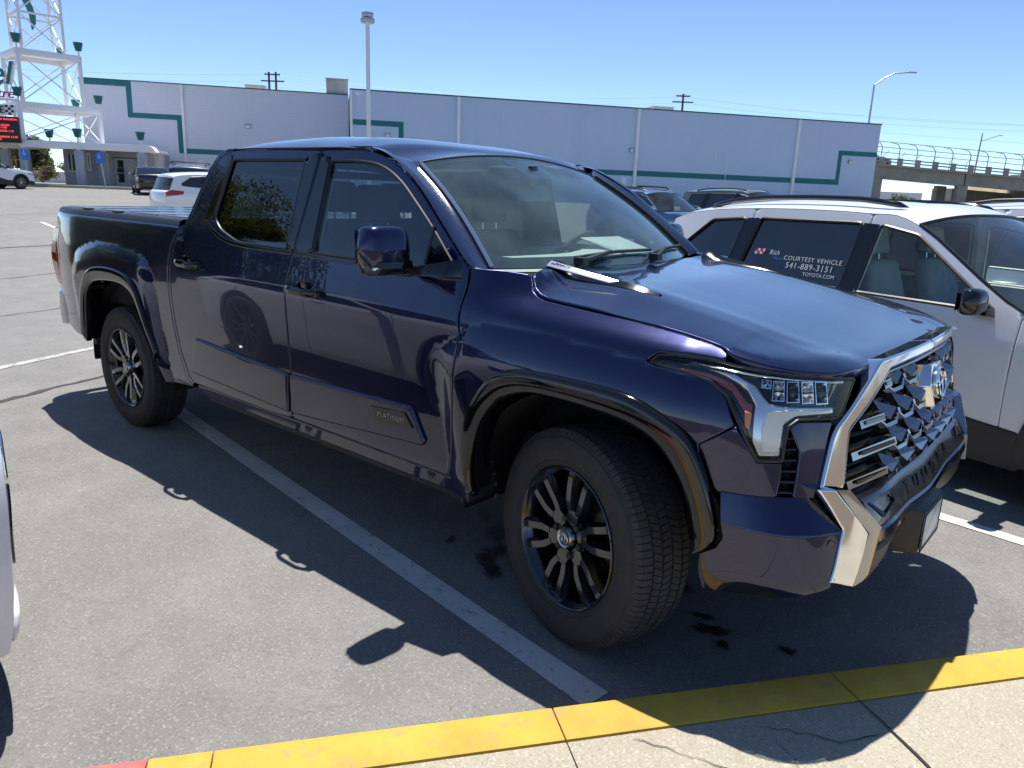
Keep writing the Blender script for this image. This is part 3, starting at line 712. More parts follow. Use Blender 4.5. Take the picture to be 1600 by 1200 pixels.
# rear wheels leaf springs / frame rail seen through arches
for sg in (-1, 1): MB().bar((-4.7, sg*.52, .58), (.75, sg*.42, .55), .08, .14).build('frame_rail', 'underbody', T)

# --- roof, windscreen, pillars
def ws_pt(u, v):
    """u 0 bottom .. 1 top ; v -1..1"""
    v2 = v*v
    bx, by, bz = -.555+.19*(1-v2), .805*v, 1.342
    tx, ty, tz = -1.125-.0*(1-v2), .668*v, 1.748+.062*(1-v2)
    k = u; s = .022*math.sin(PI*u)
    return np.array([bx+(tx-bx)*k+s*.6, by+(ty-by)*k, bz+(tz-bz)*k+s])
def wsf(st): return np.array([ws_pt(a, b) for a, b in st])
wpoly = fillet([(0, -1), (0, 1), (1, 1), (1, -1)], .012)
def wscr(p): return [(u, v) for u, v in p]
G = [[ws_pt(u, v) for v in np.linspace(-1, 1, 25)] for u in np.linspace(0, 1, 13)]
MB().grid(G).build('windscreen', 'windscreen_glass', T, fixn=False)
# black frit border just inside the glass
fr = MB()
def strip(a, b):
    fr.grid(np.array([[ws_pt(u, v)-np.array([.0035, 0, .0045]) for u, v in row] for row in (a, b)]))
V_ = np.linspace(-1, 1, 41); U_ = np.linspace(0, 1, 21)
strip([(0, v) for v in V_], [(.085+.03*max(0, abs(v)-.86)/.14, v) for v in V_]); strip([(.975, v) for v in V_], [(1, v) for v in V_])
for sg in (-1, 1): strip([(u, sg*1) for u in U_], [(u, sg*.955) for u in U_])
strip([(1, v) for v in np.linspace(-.2, .2, 9)], [(.76, v*.8) for v in np.linspace(-.2, .2, 9)])
fr.build('glass_border', 'gloss_black', T, fixn=False)
# roof skin: front edge = windscreen top
zr = table([-2.75, -2.6, -2.3, -1.9, -1.5, -1.2], [1.74, 1.815, 1.888, 1.902, 1.885, 1.818], -2.8, -1.1, .05)
def roof_pt(u, v):
    f = ws_pt(1, max(-1, min(1, v)))+np.array([-.012, 0, .004]); rx = -2.70+.06*abs(v)**2.5
    x = f[0]+(rx-f[0])*u
    # outline half width: drip rail
    yd = .668+(.812-.668)*min(1, max(0, (u)/.10))**.6 if u < .10 else .812-.03*max(0, (u-.9)/.1)**2
    zd = np.interp(x, [-2.72, -2.6, -2.48, -2.3, -1.5, -1.28, -1.165], [1.735, 1.772, 1.808, 1.815, 1.812, 1.800, 1.757])
    zc = ip(zr, x)
    if u < .12:
        k = u/.12; zc = f[2]*(1-k)+zc*k if abs(v) < 1 else zd
    a = abs(v)
    z = zd+(zc-zd)*(1-a**4.2)
    if u < .12: z = (ws_pt(1, v)[2]+.004)*(1-u/.12)+z*(u/.12)
    return np.array([x, yd*v, z])
vv = np.concatenate([-1+(1-np.cos(np.linspace(0, PI/2, 14)))*.35, np.linspace(-.6, .6, 20)[1:-1], 1-(1-np.cos(np.linspace(PI/2, 0, 14)))*.35])
uu = np.concatenate([np.linspace(0, .12, 8), np.linspace(.12, .88, 26)[1:], np.linspace(.88, 1, 12)[1:]])
MB().grid([[roof_pt(u, v) for v in vv] for u in uu]).build('roof', PB, T, fixn=False, angle=60)
# A pillars: between the door's upper edge and the glass edge
edge = cr([(-.546, 1.354), (-.683, 1.462), (-.915, 1.640), (-1.045, 1.719), (-1.143, 1.766), (-1.22, 1.792), (-1.30, 1.806)], 8)
E3 = side(edge+[[0, .004]]*len(edge)); n = len(E3)
gl = np.array([ws_pt(u, -1) for u in np.linspace(-.02, 1, n-8)]+[roof_pt(.012*(i+1), -1) for i in range(8)])
G = []
for k in np.linspace(0, 1, 9):
    P = E3*(1-k)+gl*k; bul = .014*math.sin(PI*min(1, k*1.1)**.8)*np.linspace(1, .35, n)
    P = P+np.stack([bul*.35, -bul*.9, bul*.1], 1); 
    if k == 1: P = gl+np.array([.006, -.004, .002])
    G.append(P)
G.insert(0, E3+np.array([0, .03, 0]))
mb = MB().grid(np.array(G)); mb.build('front_pillar', PB, T, angle=70); mb.mirror().build('front_pillar', PB, T, angle=70)
# bright windscreen edge trim
mb = MB().tube([ws_pt(u, -1.0)+np.array([.008, -.008, .004]) for u in np.linspace(0, .98, 14)], .010, 6); mb.build('windscreen_trim', 'satin_metal', T); mb.mirror().build('windscreen_trim', 'trim_black', T)
MB().tube([ws_pt(1, v)+np.array([-.006, 0, .003]) for v in np.linspace(-1, 1, 24)], .006, 6).build('windscreen_seal', 'trim_black', T)
# drip seam and rail
dr = side(np.array([(x, 1.812) for x in np.linspace(-2.45, -1.30, 24)]))
mb = MB().tube(dr+np.array([0, .010, .0]), .004, 6); mb.build('roof_seam', 'trim_black', T); mb.mirror().build('roof_seam', 'trim_black', T)
# back of the cab
cb = lambda v, k: (-2.70+.06*abs(v)**2.5-(.19*k if k < .75 else .19*.75+.02*(k-.75)), (.79+.14*min(1, k*1.6))*v, 1.735-1.2*k)
VV_ = [-1, -.95, -.9, -.84, -.6, -.3, 0, .3, .6, .84, .9, .95, 1]
mb = MB().grid([[cb(v, k) for v in VV_] for k in np.linspace(.27, 1, 8)]).grid([[cb(v, k) for v in VV_] for k in (0, .02, .04)])
for q in (VV_[:4], VV_[-4:]): mb.grid([[cb(v, k) for v in q] for k in np.linspace(.04, .27, 5)])
mb.build('cab_back', PB, T, fixn=False)
G = [[(-2.712+.06*abs(v)**2.5-.19*k, .68*v, 1.735-1.2*k) for v in np.linspace(-1, 1, 9)] for k in (.03, .27)]
MB().grid(G).build('back_window', 'clear_glass', T, fixn=False)

# --- hood
MB().add([(-.62, -.955, 1.10), (.58, -.88, 1.04), (.58, .88, 1.04), (-.62, .955, 1.10)], [(0, 1, 2, 3)]).build('sun_leak_sheet', 'underbody', T)  # flat dark sheet added to stop sun leaking through the hood gaps
hedge3 = [(x+.006, -float(W(np.array([x]), np.array([z]))[0])+.004, z) for x, z in corner[::-1]]+[(x, -y+.003, z) for x, y, z in zip(SHX, SHY, SHZ)]+[(.573, -.898, 1.175), (.649, -.872, 1.164), (.70, -.838, 1.157), (.742, -.790, 1.151), (.78, -.725, 1.144), (.802, -.64, 1.140), (.812, -.54, 1.145), (.816, -.47, 1.152)]
hedge = [(x, y) for x, y, z in hedge3]
he = cr(hedge, 3)
hood = list(he)+[(.850-.17*y*y, y) for y in np.linspace(-.43, .43, 25)]+[(x, -y) for x, y in he[::-1]]+[(-.40, .6), (-.42, .3), (-.425, 0), (-.42, -.3), (-.40, -.6)]
_hx = np.array([p[0] for p in hedge3]); _hy = np.array([-p[1] for p in hedge3]); _hz = np.array([p[2] for p in hedge3]); _hd = _hz-Hh(_hx, _hy)
for _ in range(3): _hd[1:-1] = .25*_hd[:-2]+.5*_hd[1:-1]+.25*_hd[2:]
def hoodf(st):
    x, y = st[:, 0], np.abs(st[:, 1]); ye = np.interp(x, _hx, _hy); dl = np.interp(x, _hx, _hd)
    return np.stack([x, st[:, 1], Hh(x, y)+dl*sstep(0, 1, (y-ye+.30)/.30)], 1)
panel('hood', hood, hoodf, PB, T, .030, .025, .007)
# cowl
G = [[(x0-.0*v, .80*v, z0) for v in np.linspace(-1, 1, 21)] for x0, z0 in ((-.345, 1.325), (-.40, 1.318), (-.47, 1.322), (-.62, 1.33))]
G = [[(x+(-.22+.24*(1-v*v))*(.75 if i < 1 else 1)*(0 if i == 0 else 1)+(-.06 if i == 0 else 0), y, z-.006) for (x, y, z), v in zip(row, np.linspace(-1, 1, 21))] for i, row in enumerate(G)]
MB().grid(G).build('cowl_panel', 'trim_black', T, fixn=False)
# hood scoops with badges
for sg in (-1, 1):
    def hp(x, y, d=0): return np.array([x, sg*y, float(hoodf(np.array([[x, y]]))[0][2])+d])
    mb = MB(); G = []
    for k, x in enumerate(np.linspace(-.36, .10, 14)):
        t = (x+.36)/.46; h = .026*(1-t)**.8+.002; w = .050*(1-t*.75)
        yc = .665-.045*t
        G.append([hp(x, yc+w, -.004), hp(x, yc+w*.85, h*.15), hp(x, yc-w*.3, h*.95+.004), hp(x, yc-w, h*.55), hp(x, yc-w*1.5, -.004)])
    mb.grid(G).add([G[0][i] for i in range(5)], [(0, 1, 2, 3, 4)]); mb.build('hood_scoop', 'gloss_black', T, angle=20)
    if sg < 0:
        y0 = .692; pl = MB()
        pts = [(-.355, .712), (-.075, .690), (-.045, .672), (-.36, .672)]
        lo = [hp(x, y, .007+.018*max(0, (.712-y)/.04)) for x, y in pts]; hi = [p+np.array([0, -.002, .004]) for p in lo]
        pl.hexa(lo, hi).build('scoop_badge', 'badge_silver', T, .001)
        o_ = (lo[0]+lo[3])/2; ex = lo[1]-lo[0]; ey = lo[3]-lo[0]
        text('badge_lettering', 'HYBRID', .021, frame(np.array(o_)+ex*.17+np.array([0, -.002, .0055]), ex, ey), 'gloss_black', T, .0008) if False else None
        text('badge_lettering', 'i-FORCE', .024, frame(np.array(o_)+ex*.20+np.array([0, -.002, .0058]), ex, ey), 'gloss_black', T, .0008, shear=.15)
        text('badge_lettering', 'MAX', .036, frame(np.array(o_)+ex*.62+np.array([0, -.002, .0058]), ex, ey), 'badge_blue', T, .0008, space=1.1, sx=1.25)
# wipers
for y0, y1 in ((-.42, .18), (.12, .72)):
    a = ws_pt(.05, y0/.805); b = ws_pt(.075, y1/.805)
    MB().tube([a+[.02, 0, .012], (a+b)/2+[.022, 0, .022], b+[.012, 0, .014]], .008, 6).tube([a+[.05, 0, -.004], (a*.6+b*.4)+[.03, 0, .026]], [.014, .009], 6).box(a+[.05, 0, .0], (.05, .04, .03)).build('wiper', 'trim_black', T)
# ------------------------------------------------------------------ truck front end
def fpt(s, z, d=0.):
    st = np.array([[s, z]], float); n, _, _ = fnormal(front, st); return front(st)[0]+n[0]*d
# upper bumper cover between wing, lamp and vent; body strip between vent and grille
panel('bumper_cover', [(.482, .912), (.600, .990), (.640, .940), (.668, .894), (.741, .898), (.737, .86), (.720, .792), (.65, .784), (.561, .776), (.545, .78), (.522, .832), (.50, .88)], front, PB, T, .018, .03, .005, both=True)
panel('bumper_cover', [(.772, 1.003), (.800, 1.017), (.933, 1.010), (.911, .965), (.856, .813), (.850, .788), (.765, .794), (.785, .866), (.800, .93)], front, PB, T, .018, .03, .005, both=True)
panel('bumper_fillet', [(.69, 1.03), (.97, 1.03), (1.08, 1.13), (1.02, 1.15), (.7, 1.15), (.56, 1.15), (.61, 1.0), (.66, .90), (.74, .9), (.77, .8), (.82, 1.0)], front, 'liner', T, .04, .0, 0, off=-.09, both=True)
# lower bumper, stands proud with a ledge
def flow(st):
    n, _, _ = fnormal(front, st); s, z = st[:, 0], st[:, 1]
    k = np.clip((.797-z)/.102, 0, 1)*(.030*sstep(.43, .54, s)+.012*sstep(.60, .74, s))-.04*sstep(.55, .43, z)*sstep(.55, .7, s)
    return front(st)+n*k[:, None]
panel('lower_bumper', fillet([(.562, .785), (.661, .793), (.72, .797), (.815, .796), (.895, .697), (.829, .53), (.78, .515), (.69, .485), (.523, .458), (.515, .52), (.518, .575), (.562, .61), (.580, .650), (.570, .71)], .004), flow, PB, T, .0125, .04, .004, both=True)
MB().lathe([(.0, .0), (.011, .0), (.0115, -.002), (.013, -.002), (.013, .001), (.0145, .001)], 20, frame(flow(np.array([[.845, .660]]))[0], (0, 0, 1), np.cross(fnormal(flow, np.array([[.845, .660]]))[0][0], (0, 0, 1)))).build('parking_sensor', PB, T)
# side vent: recessed well with slats and honeycomb
def vpoly(): return [(.763, 1.003), (.800, 1.013), (.785, .866), (.763, .794), (.722, .794), (.741, .902), (.752, .953)]
panel('vent_back', [(x, z) for x, z in vpoly()], front, 'liner', T, .02, 0, 0, off=-.045, both=True)
mb = MB()
for k in range(7):
    z = .805+k*.032; s0 = np.interp(z, [.794, .902, 1.003], [.722, .741, .763]); s1 = np.interp(z, [.794, .866, 1.01], [.763, .785, .80])
    mb.hexa([fpt(s0, z, -.03), fpt(s1, z, -.04), fpt(s1, z, -.002), fpt(s0, z, -.002)], [fpt(s0, z+.009, -.03), fpt(s1, z+.009, -.04), fpt(s1, z+.006, -.004), fpt(s0, z+.006, -.004)])
    for j in range(3):
        s = s0+(s1-s0)*(j+.5)/3
        mb.tube([fpt(s+.007*math.cos(a), z+.019+.007*math.sin(a), -.018) for a in np.linspace(0, 2*PI, 7)[:-1]], .0018, 4, True)
mb.build('vent_slat', 'trim_black', T); mb.mirror().build('vent_slat', 'trim_black', T)
# grille surround
sur = [(SMAX, 1.172), (1.45, 1.170), (1.2, 1.165), (1.144, 1.13), (.933, .995), (.913, .965), (.853, .816), (.92, .808), (.940, .812), (.972, .937), (.985, .980), (1.262, 1.128), (1.45, 1.134), (SMAX, 1.136)]
panel('grille_surround', fillet(sur, [0, .0, .03, .03, .03, .03, .004, .004, .004, .03, .03, .02, 0, 0]), front, 'chrome', T, .02, .07, .009, off=.014, both=True)
panel('surround_bevel', fillet([(.945, .815), (.975, .932), (.990, .977), (1.262, 1.124), (SMAX, 1.132), (SMAX, 1.120), (1.268, 1.112), (1.005, .972), (.988, .93), (.958, .82)], .006), front, 'dark_chrome', T, .02, .03, .004, off=.004, both=True)
# chrome fangs running down the bumper
panel('bumper_fang', fillet([(.814, .827), (.880, .820), (.985, .672), (.909, .527), (.826, .550), (.893, .700)], .004), front, 'chrome', T, .02, .06, .005, off=.048, both=True)
mb = MB()
A_ = [(.882, .820, .047), (.987, .672, .047), (.911, .527, .045)]; B_ = [(.930, .813, .044), (1.058, .672, .046), (.985, .545, .034)]
mb.grid(np.array([[fpt(*p) for p in A_], [fpt((a[0]+b[0])/2, (a[1]+b[1])/2, (a[2]+b[2])/2+.002) for a, b in zip(A_, B_)], [fpt(*p) for p in B_], [fpt(p[0], p[1], -.03) for p in B_]]))
mb.build('fang_bevel', 'dark_chrome', T, angle=15); mb.mirror().build('fang_bevel', 'dark_chrome', T, angle=15)
# grille opening: black back, rows of chain-link bars with faceted nodes
panel('grille_back', [(.93, .70), (.95, .93), (1.0, 1.0), (1.25, 1.15), (SMAX, 1.15), (SMAX, .70)], front, 'liner', T, .06, 0, 0, off=-.075, both=True)
rows = [(1.085, 1.232, 1.345), (.985, 1.060, 1.272), (.897, 1.000, 1.345), (.815, 0.966, 1.272)]
pit = .146
def P3(s, z, d):
    """s may run past the centre line: mirrored"""
    if s <= SMAX: return fpt(s, z, d)
    p = fpt(2*SMAX-s, z, d); return p*np.array([1, -1, 1])
def seg(mbx, a, b, h0, h1, d0=.0, d1=.0, dep=.05, t0=None, t1=None):
    """a wedge bar from a=(s,z) to b: sloped bright top facet, upright face, under facet"""
    (s0, z0), (s1, z1) = a, b
    mbx.grid(np.array([[P3(s0, z0+h0*1.0, d0-dep), P3(s1, z1+h1*1.0, d1-dep)], [P3(s0, z0+h0*.35, d0), P3(s1, z1+h1*.35, d1)],
                       [P3(s0, z0-h0*.65, d0+.004), P3(s1, z1-h1*.65, d1+.004)], [P3(s0, z0-h0*1.1, d0-.020), P3(s1, z1-h1*1.1, d1-.020)], [P3(s0, z0-h0*1.1, d0-dep), P3(s1, z1-h1*1.1, d1-dep)]]))
def facet_node(mbx, s, z, w):
    q = [P3(s-w*.50, z+.004, -.012), P3(s-w*.30, z+.044, -.042), P3(s+w*.28, z+.044, -.042), P3(s+w*.50, z+.006, -.012), P3(s+w*.30, z-.016, .006), P3(s-w*.26, z-.016, .008)]
    apex = P3(s+w*.10, z+.016, .014); bk = [P3(s+w*.28, z-.020, -.05), P3(s-w*.28, z-.020, -.05)]
    mbx.add(q+[apex]+bk, [(0, 6, 1), (1, 6, 2), (2, 6, 3), (3, 6, 4), (4, 6, 5), (5, 6, 0), (5, 4, 7, 8), (0, 5, 8), (4, 3, 7)])
for r, (z, s0, first) in enumerate(rows):
    zt = lambda s: z+.012*max(0., 1-abs(s-SMAX)/.45)
    for sd in (0, 1):                                    # the slotted blade at either end
        f = (lambda s: s) if sd == 0 else (lambda s: 2*SMAX-s)
        a, b = s0+.002, first-.055
        mbx = MB(); p0, p1 = (f(a), z), (f(b), z+.004)
        if sd: p0, p1 = p1, p0
        seg(mbx, p0, p1, .024, .024); ob = mbx.build('grille_blade', 'dark_chrome', T, angle=12, fixn=False)
        a2, b2 = a+(b-a)*.18, b-(b-a)*.06
        if b2-a2 > .03:
            q0, q1 = sorted((f(a2), f(b2)))
            MB().hexa([P3(q0, z-.004, -.0), P3(q1, z-.004, -.0), P3(q1, z+.006, -.0), P3(q0, z+.006, -.0)], [P3(q0, z-.006, .006), P3(q1, z-.006, .006), P3(q1, z+.005, .005), P3(q0, z+.005, .005)]).build('blade_slot', 'gloss_black', ob)
    n = int(round((2*SMAX-2*first)/pit)); ps = (2*SMAX-2*first)/n
    for i in range(n+1):
        s = first+ps*i; zz = zt(s)
        skip = r in (0, 1) and abs(s-SMAX) < .12
        mbx = MB()
        if not skip: facet_node(mbx, s, zz+.004, .098)
        # hexagon link hanging below and between the nodes
        if not (r in (0, 1) and abs(s-SMAX) < .09):
            lo = zz-.030
            seg(mbx, (s-ps*.5, zz-.004), (s-ps*.27, lo), .011, .011, -.008, -.002, .03)
            seg(mbx, (s-ps*.27, lo), (s+ps*.27, lo), .011, .011, -.002, -.002, .03)
            seg(mbx, (s+ps*.27, lo), (s+ps*.5, zz-.004), .011, .011, -.002, -.008, .03)
            mbx.hexa([P3(s-ps*.5-.012, zz-.012, -.03), P3(s-ps*.5+.012, zz-.012, -.03), P3(s-ps*.5+.012, zz+.008, -.03), P3(s-ps*.5-.012, zz+.008, -.03)], [P3(s-ps*.5-.010, zz-.010, .0), P3(s-ps*.5+.010, zz-.010, .0), P3(s-ps*.5+.010, zz+.004, -.004), P3(s-ps*.5-.010, zz+.004, -.004)])
        if mbx.v: mbx.build('grille_link', 'dark_chrome', T, angle=8, fixn=False)
# thin cross bars behind
mb = MB()
for z in (1.045, .946, .860, .775):
    mb.grid(np.array([[P3(s, z+.012, -.05) for s in np.linspace(1.0, 2*SMAX-1.0, 40)], [P3(s, z, -.035) for s in np.linspace(1.0, 2*SMAX-1.0, 40)], [P3(s, z-.012, -.05) for s in np.linspace(1.0, 2*SMAX-1.0, 40)]]))
mb.build('grille_rib', 'gloss_black', T, angle=20)
# emblem plinth and emblem
zc = 1.02
mb = MB(); pl = [(SMAX-.125, zc), (SMAX-.085, zc+.085), (SMAX+.085, zc+.085), (SMAX+.125, zc), (SMAX+.085, zc-.09), (SMAX-.085, zc-.09)]
lo = [P3(s, z, -.06) for s, z in pl]; hi = [P3(SMAX+(s-SMAX)*.82, zc+(z-zc)*.82, .022) for s, z in pl]
mb.add(lo+hi, [(0, 1, 2, 3, 4, 5)[::-1], (6, 7, 8, 9, 10, 11)]+[(i, (i+1) % 6, 6+(i+1) % 6, 6+i) for i in range(6)])
mb.build('emblem_plinth', 'chrome', T, .006)
def emblem(parent, M, a, b, m='chrome', r=.0075, back='badge_blue'):
    E = lambda cx, cy_, rx, ry: [M @ Vector((cx+rx*math.cos(t), cy_+ry*math.sin(t), 0)) for t in np.linspace(0, 2*PI, 41)[:-1]]
    e = MB().tube(E(0, 0, a, b), r, 6, True).tube(E(0, b*.30, a*.62, b*.36), r*.75, 6, True).tube(E(0, 0-.02*b, a*.33, b*.88), r*.75, 6, True)
    o = e.build('emblem', m, parent)
    if back:
        MB().add([M @ Vector((a*math.cos(t), b*math.sin(t), -r*.6)) for t in np.linspace(0, 2*PI, 33)[:-1]], [tuple(range(32))]).build('emblem_back', back, o)
    return o
ec = P3(SMAX-.0001, zc, .026); et = P3(SMAX-.05, zc, 0)-P3(SMAX-.1, zc, 0)
emblem(T, frame(ec, (0, 1, 0), P3(SMAX-.001, zc+.05, 0)-P3(SMAX-.001, zc, 0)), .075, .052)
# bumper centre: name bar with pockets, lower bar, plate
def FB(s): return min(s, 2*SMAX-s)
def bar_sec(mbx, S, prof):
    zo = lambda s: -.032*float(sstep(1.03, 1.75, FB(s)))
    G = np.array([[P3(s, z+zo(s), d) for z, d in prof(s)] for s in S]); mbx.grid(G)
    for g in (G[0], G[-1]): mbx.add(list(g), [tuple(range(len(g)))])
mb = MB(); bar_sec(mb, np.linspace(1.035, 2*SMAX-1.035, 60), lambda s: [(.775, -.07), (.768, -.022), (.762, -.010), (.750, .006), (.684, .034), (.674, .034), (.664, .018), (.66, -.03)])
mb.build('bumper_bar', 'charcoal_paint', T, angle=25)
dd = lambda z: float(np.interp(z, [.684, .750], [.034, .006]))
for sg in (0, 1):
    f = lambda s: s if sg == 0 else 2*SMAX-s
    q = [(1.055, .745), (1.215, .748), (1.235, .712), (1.105, .690)]
    outer = [P3(f(s), z, dd(z)+.004) for s, z in q]; cs, cz = np.mean([p[0] for p in q]), np.mean([p[1] for p in q])
    inn = [P3(f(cs+(s-cs)*.80), cz+(z-cz)*.70, dd(z)+.006) for s, z in q]; deep = [P3(f(cs+(s-cs)*.6), cz+(z-cz)*.4, dd(z)-.03) for s, z in q]
    MB().add(outer+inn+deep, [(i, (i+1) % 4, 4+(i+1) % 4, 4+i) for i in range(4)]+[(4+i, 4+(i+1) % 4, 8+(i+1) % 4, 8+i) for i in range(4)]+[(8, 9, 10, 11)]).build('bumper_pocket', 'gloss_black', T, angle=10)
for i, ch in enumerate('TUNDRA'):
    s = SMAX-.29+i*.116; z_ = .717; d_ = dd(z_)+.003; zo_ = -.032*float(sstep(1.03, 1.75, FB(s)))
    o_ = P3(s, z_+zo_, d_); ex = P3(s+.03, z_, d_)-P3(s-.03, z_, d_); ey = P3(s, .745, dd(.745))-P3(s, .69, dd(.69))
    text('bumper_lettering', ch, .070, frame(o_, ex, ey), 'trim_black', T, .0025, sx=1.25)
mb = MB(); bar_sec(mb, np.linspace(1.05, 2*SMAX-1.05, 50), lambda s: [(.668, -.04), (.664, .024), (.656, .034), (.628, .036), (.616, .026), (.604, .010), (.60, -.04)])
mb.build('bumper_strip', PB, T, angle=30)
mb = MB(); bar_sec(mb, np.linspace(.99, 2*SMAX-.99, 50), lambda s: [(.606, -.04), (.602, .014), (.588, .018), (.53, .0), (.485, -.03), (.475, -.09)])
mb.build('lower_grille', 'trim_black', T, angle=25)
# number plate on its bracket
PX, PY, PZ = .978, -.050, .512
mb = MB(); mb.hexa([(PX-.12, PY-.20, PZ-.085), (PX-.12, PY+.20, PZ-.085), (PX-.10, PY+.19, PZ+.105), (PX-.10, PY-.21, PZ+.105)], [(PX, PY-.142, PZ-.080), (PX, PY+.142, PZ-.080), (PX+.004, PY+.142, PZ+.080), (PX+.004, PY-.142, PZ+.080)])
mb.build('plate_bracket', 'trim_black', T, .004)
MB().box((PX+.006, PY, PZ), (.003, .270, .148)).build('number_plate', 'plate_print', T, .001)
MB().box((PX+.0085, PY, PZ+.069), (.003, .276, .012)).box((PX+.0085, PY, PZ-.069), (.003, .276, .012)).box((PX+.0085, PY-.134, PZ), (.003, .010, .148)).box((PX+.0085, PY+.134, PZ), (.003, .010, .148)).build('plate_frame', 'trim_black', T, .001)

# --- head lamps
lamp = [(.286, 1.136), (.308, 1.158), (.369, 1.167), (.47, 1.164), (.552, 1.158), (.707, 1.150), (.88, 1.140), (1.050, 1.124), (.967, 1.027), (.933, 1.018), (.80, 1.022), (.766, 1.003), (.752, .953), (.742, .904), (.669, .899), (.64, .946), (.606, 1.004), (.558, 1.069), (.488, 1.102), (.403, 1.122), (.321, 1.129)]
lf = fillet(lamp, .006)
for both in (1,):
    panel('headlamp_housing', lf, front, 'gloss_black', T, .025, .02, 0, off=-.040, both=True)
    panel('headlamp_lens', lf, front, 'lens_glass', T, .018, .0, .006, off=.004, both=True)
    rim = front(resample(lf, .012)); nr, _, _ = fnormal(front, resample(lf, .012))
    mb = MB().tube(rim+nr*.0005, .0042, 5, True); mb.build('headlamp_seal', 'trim_black', T); mb.mirror().build('headlamp_seal', 'trim_black', T)
    gd = [(.466, 1.142), (.565, 1.137), (.652, 1.106), (.704, 1.066), (.757, 1.060), (.95, 1.050), (.944, 1.030), (.80, 1.030), (.757, 1.008), (.737, .915), (.673, .910), (.652, .955), (.656, 1.058), (.619, 1.098), (.536, 1.126)]
    panel('light_guide', fillet(gd, .006), front, 'guide_silver', T, .015, .03, .006, off=-.006, both=True)
    panel('light_guide_bar', fillet([(.684, .926), (.730, .930), (.752, 1.012), (.795, 1.036), (.93, 1.040), (.93, 1.045), (.76, 1.050), (.70, 1.045), (.680, .99)], .005), front, 'guide_cream', T, .015, .004, .003, off=-.0035, both=True)
    panel('marker_strip', fillet([(.384, 1.131), (.476, 1.128), (.574, 1.106), (.623, 1.066), (.647, 1.060), (.644, 1.03), (.622, 1.035), (.566, 1.088), (.477, 1.112), (.393, 1.121)], .003), front, 'lamp_red', T, .015, .02, .004, off=-.010, both=True)
    panel('side_marker', fillet([(.621, 1.040), (.648, 1.035), (.643, .985), (.627, .990)], .004), front, 'lamp_amber', T, .015, .02, .004, off=-.007, both=True)
    panel('lamp_brow', fillet([(.40, 1.158), (.552, 1.152), (.707, 1.146), (1.02, 1.122), (1.01, 1.112), (.72, 1.138), (.60, 1.142), (.48, 1.149)], .003), front, 'lens_chrome', T, .02, .03, .003, off=-.012, both=True)
    panel('lamp_bezel', fillet([(.655, 1.118), (.712, 1.076), (.93, 1.058), (.99, 1.09), (1.0, 1.115), (.70, 1.136), (.64, 1.135)], .004), front, 'gloss_black', T, .02, 0, 0, off=-.034, both=True)
# projector cells: mirror-finished frames with a lens and baffle in each
for k, (s0, s1) in enumerate(((.668, .704), (.712, .757), (.766, .815), (.826, .872), (.880, .926))):
    for sg in (1, -1):
        def q(s, z, d): p = fpt(s, z, d); return p*np.array([1, sg, 1])
        z0, z1 = 1.078-.02*(s0-.66)/.26, 1.132-.006*(s0-.66)/.26
        if k == 0: z0 += .03
        o = [q(s0, z0, -.008), q(s1, z0, -.008), q(s1, z1, -.008), q(s0, z1, -.008)]
        m_ = (s0+s1)/2; i_ = [q(m_+(s-m_)*.90, (z0+z1)/2+(z-(z0+z1)/2)*.92, d) for s, z, d in ((s0, z0, -.008), (s1, z0, -.008), (s1, z1, -.008), (s0, z1, -.008))]
        dp = [q(m_+(s-m_)*.5, (z0+z1)/2+(z-(z0+z1)/2)*.6, -.034) for s, z in ((s0, z0), (s1, z0), (s1, z1), (s0, z1))]
        mb = MB().add(o+i_+dp, [(i, (i+1) % 4, 4+(i+1) % 4, 4+i) for i in range(4)]+[(4+i, 4+(i+1) % 4, 8+(i+1) % 4, 8+i) for i in range(4)]+[(8, 9, 10, 11)])
        ob = mb.build('projector_cell', 'lens_chrome' if k % 2 == 0 else 'chrome', T, angle=10)
        if k:
            G = [[q(m_+(s1-s0)*.30*math.cos(a)*r_, (z0+z1)/2+(z1-z0)*.34*math.sin(a)*r_, -.030+.024*math.sqrt(max(0, 1-r_*r_))) for a in np.linspace(0, 2*PI, 19)] for r_ in (0.02, .4, .7, .9, 1.0)]
            MB().grid(G).build('projector_lens', 'chrome' if k % 2 else 'gloss_black', ob)
            zz = (z0+z1)/2
            MB().hexa([q(s0+.004, zz-.003, -.02), q(s1-.004, zz-.003, -.02), q(s1-.004, zz-.003, -.005), q(s0+.004, zz-.003, -.005)], [q(s0+.004, zz+.002, -.02), q(s1-.004, zz+.002, -.02), q(s1-.004, zz+.002, -.005), q(s0+.004, zz+.002, -.005)]).build('projector_baffle', 'gloss_black', ob)
# ------------------------------------------------------------------ truck bed rear, mirrors, handles, wheels, cabin
for sg in (-1, 1):
    MB().grid(np.array([[(x, sg*(y-.002), z) for y, z in ((.955-.075*max(0, (-4.25-x)/.58)**2, 1.388), (.945-.075*max(0, (-4.25-x)/.58)**2, 1.412), (.925-.075*max(0, (-4.25-x)/.58)**2, 1.424), (.86-.075*max(0, (-4.25-x)/.58)**2, 1.424), (.86-.075*max(0, (-4.25-x)/.58)**2, 1.38))] for x in np.linspace(-4.80, -2.82, 24)])).build('bed_rail', 'trim_black', T, angle=50)
mb = MB()
for k in range(4):
    x0, x1 = -4.76+k*.485, -4.76+(k+1)*.485-.012
    mb.hexa([(x0, -.85, 1.405), (x1, -.85, 1.405), (x1, .85, 1.405), (x0, .85, 1.405)], [(x0+.008, -.842, 1.431), (x1-.008, -.842, 1.431), (x1-.008, .842, 1.431), (x0+.008, .842, 1.431)])
mb.build('bed_cover', 'tonneau', T, .006)
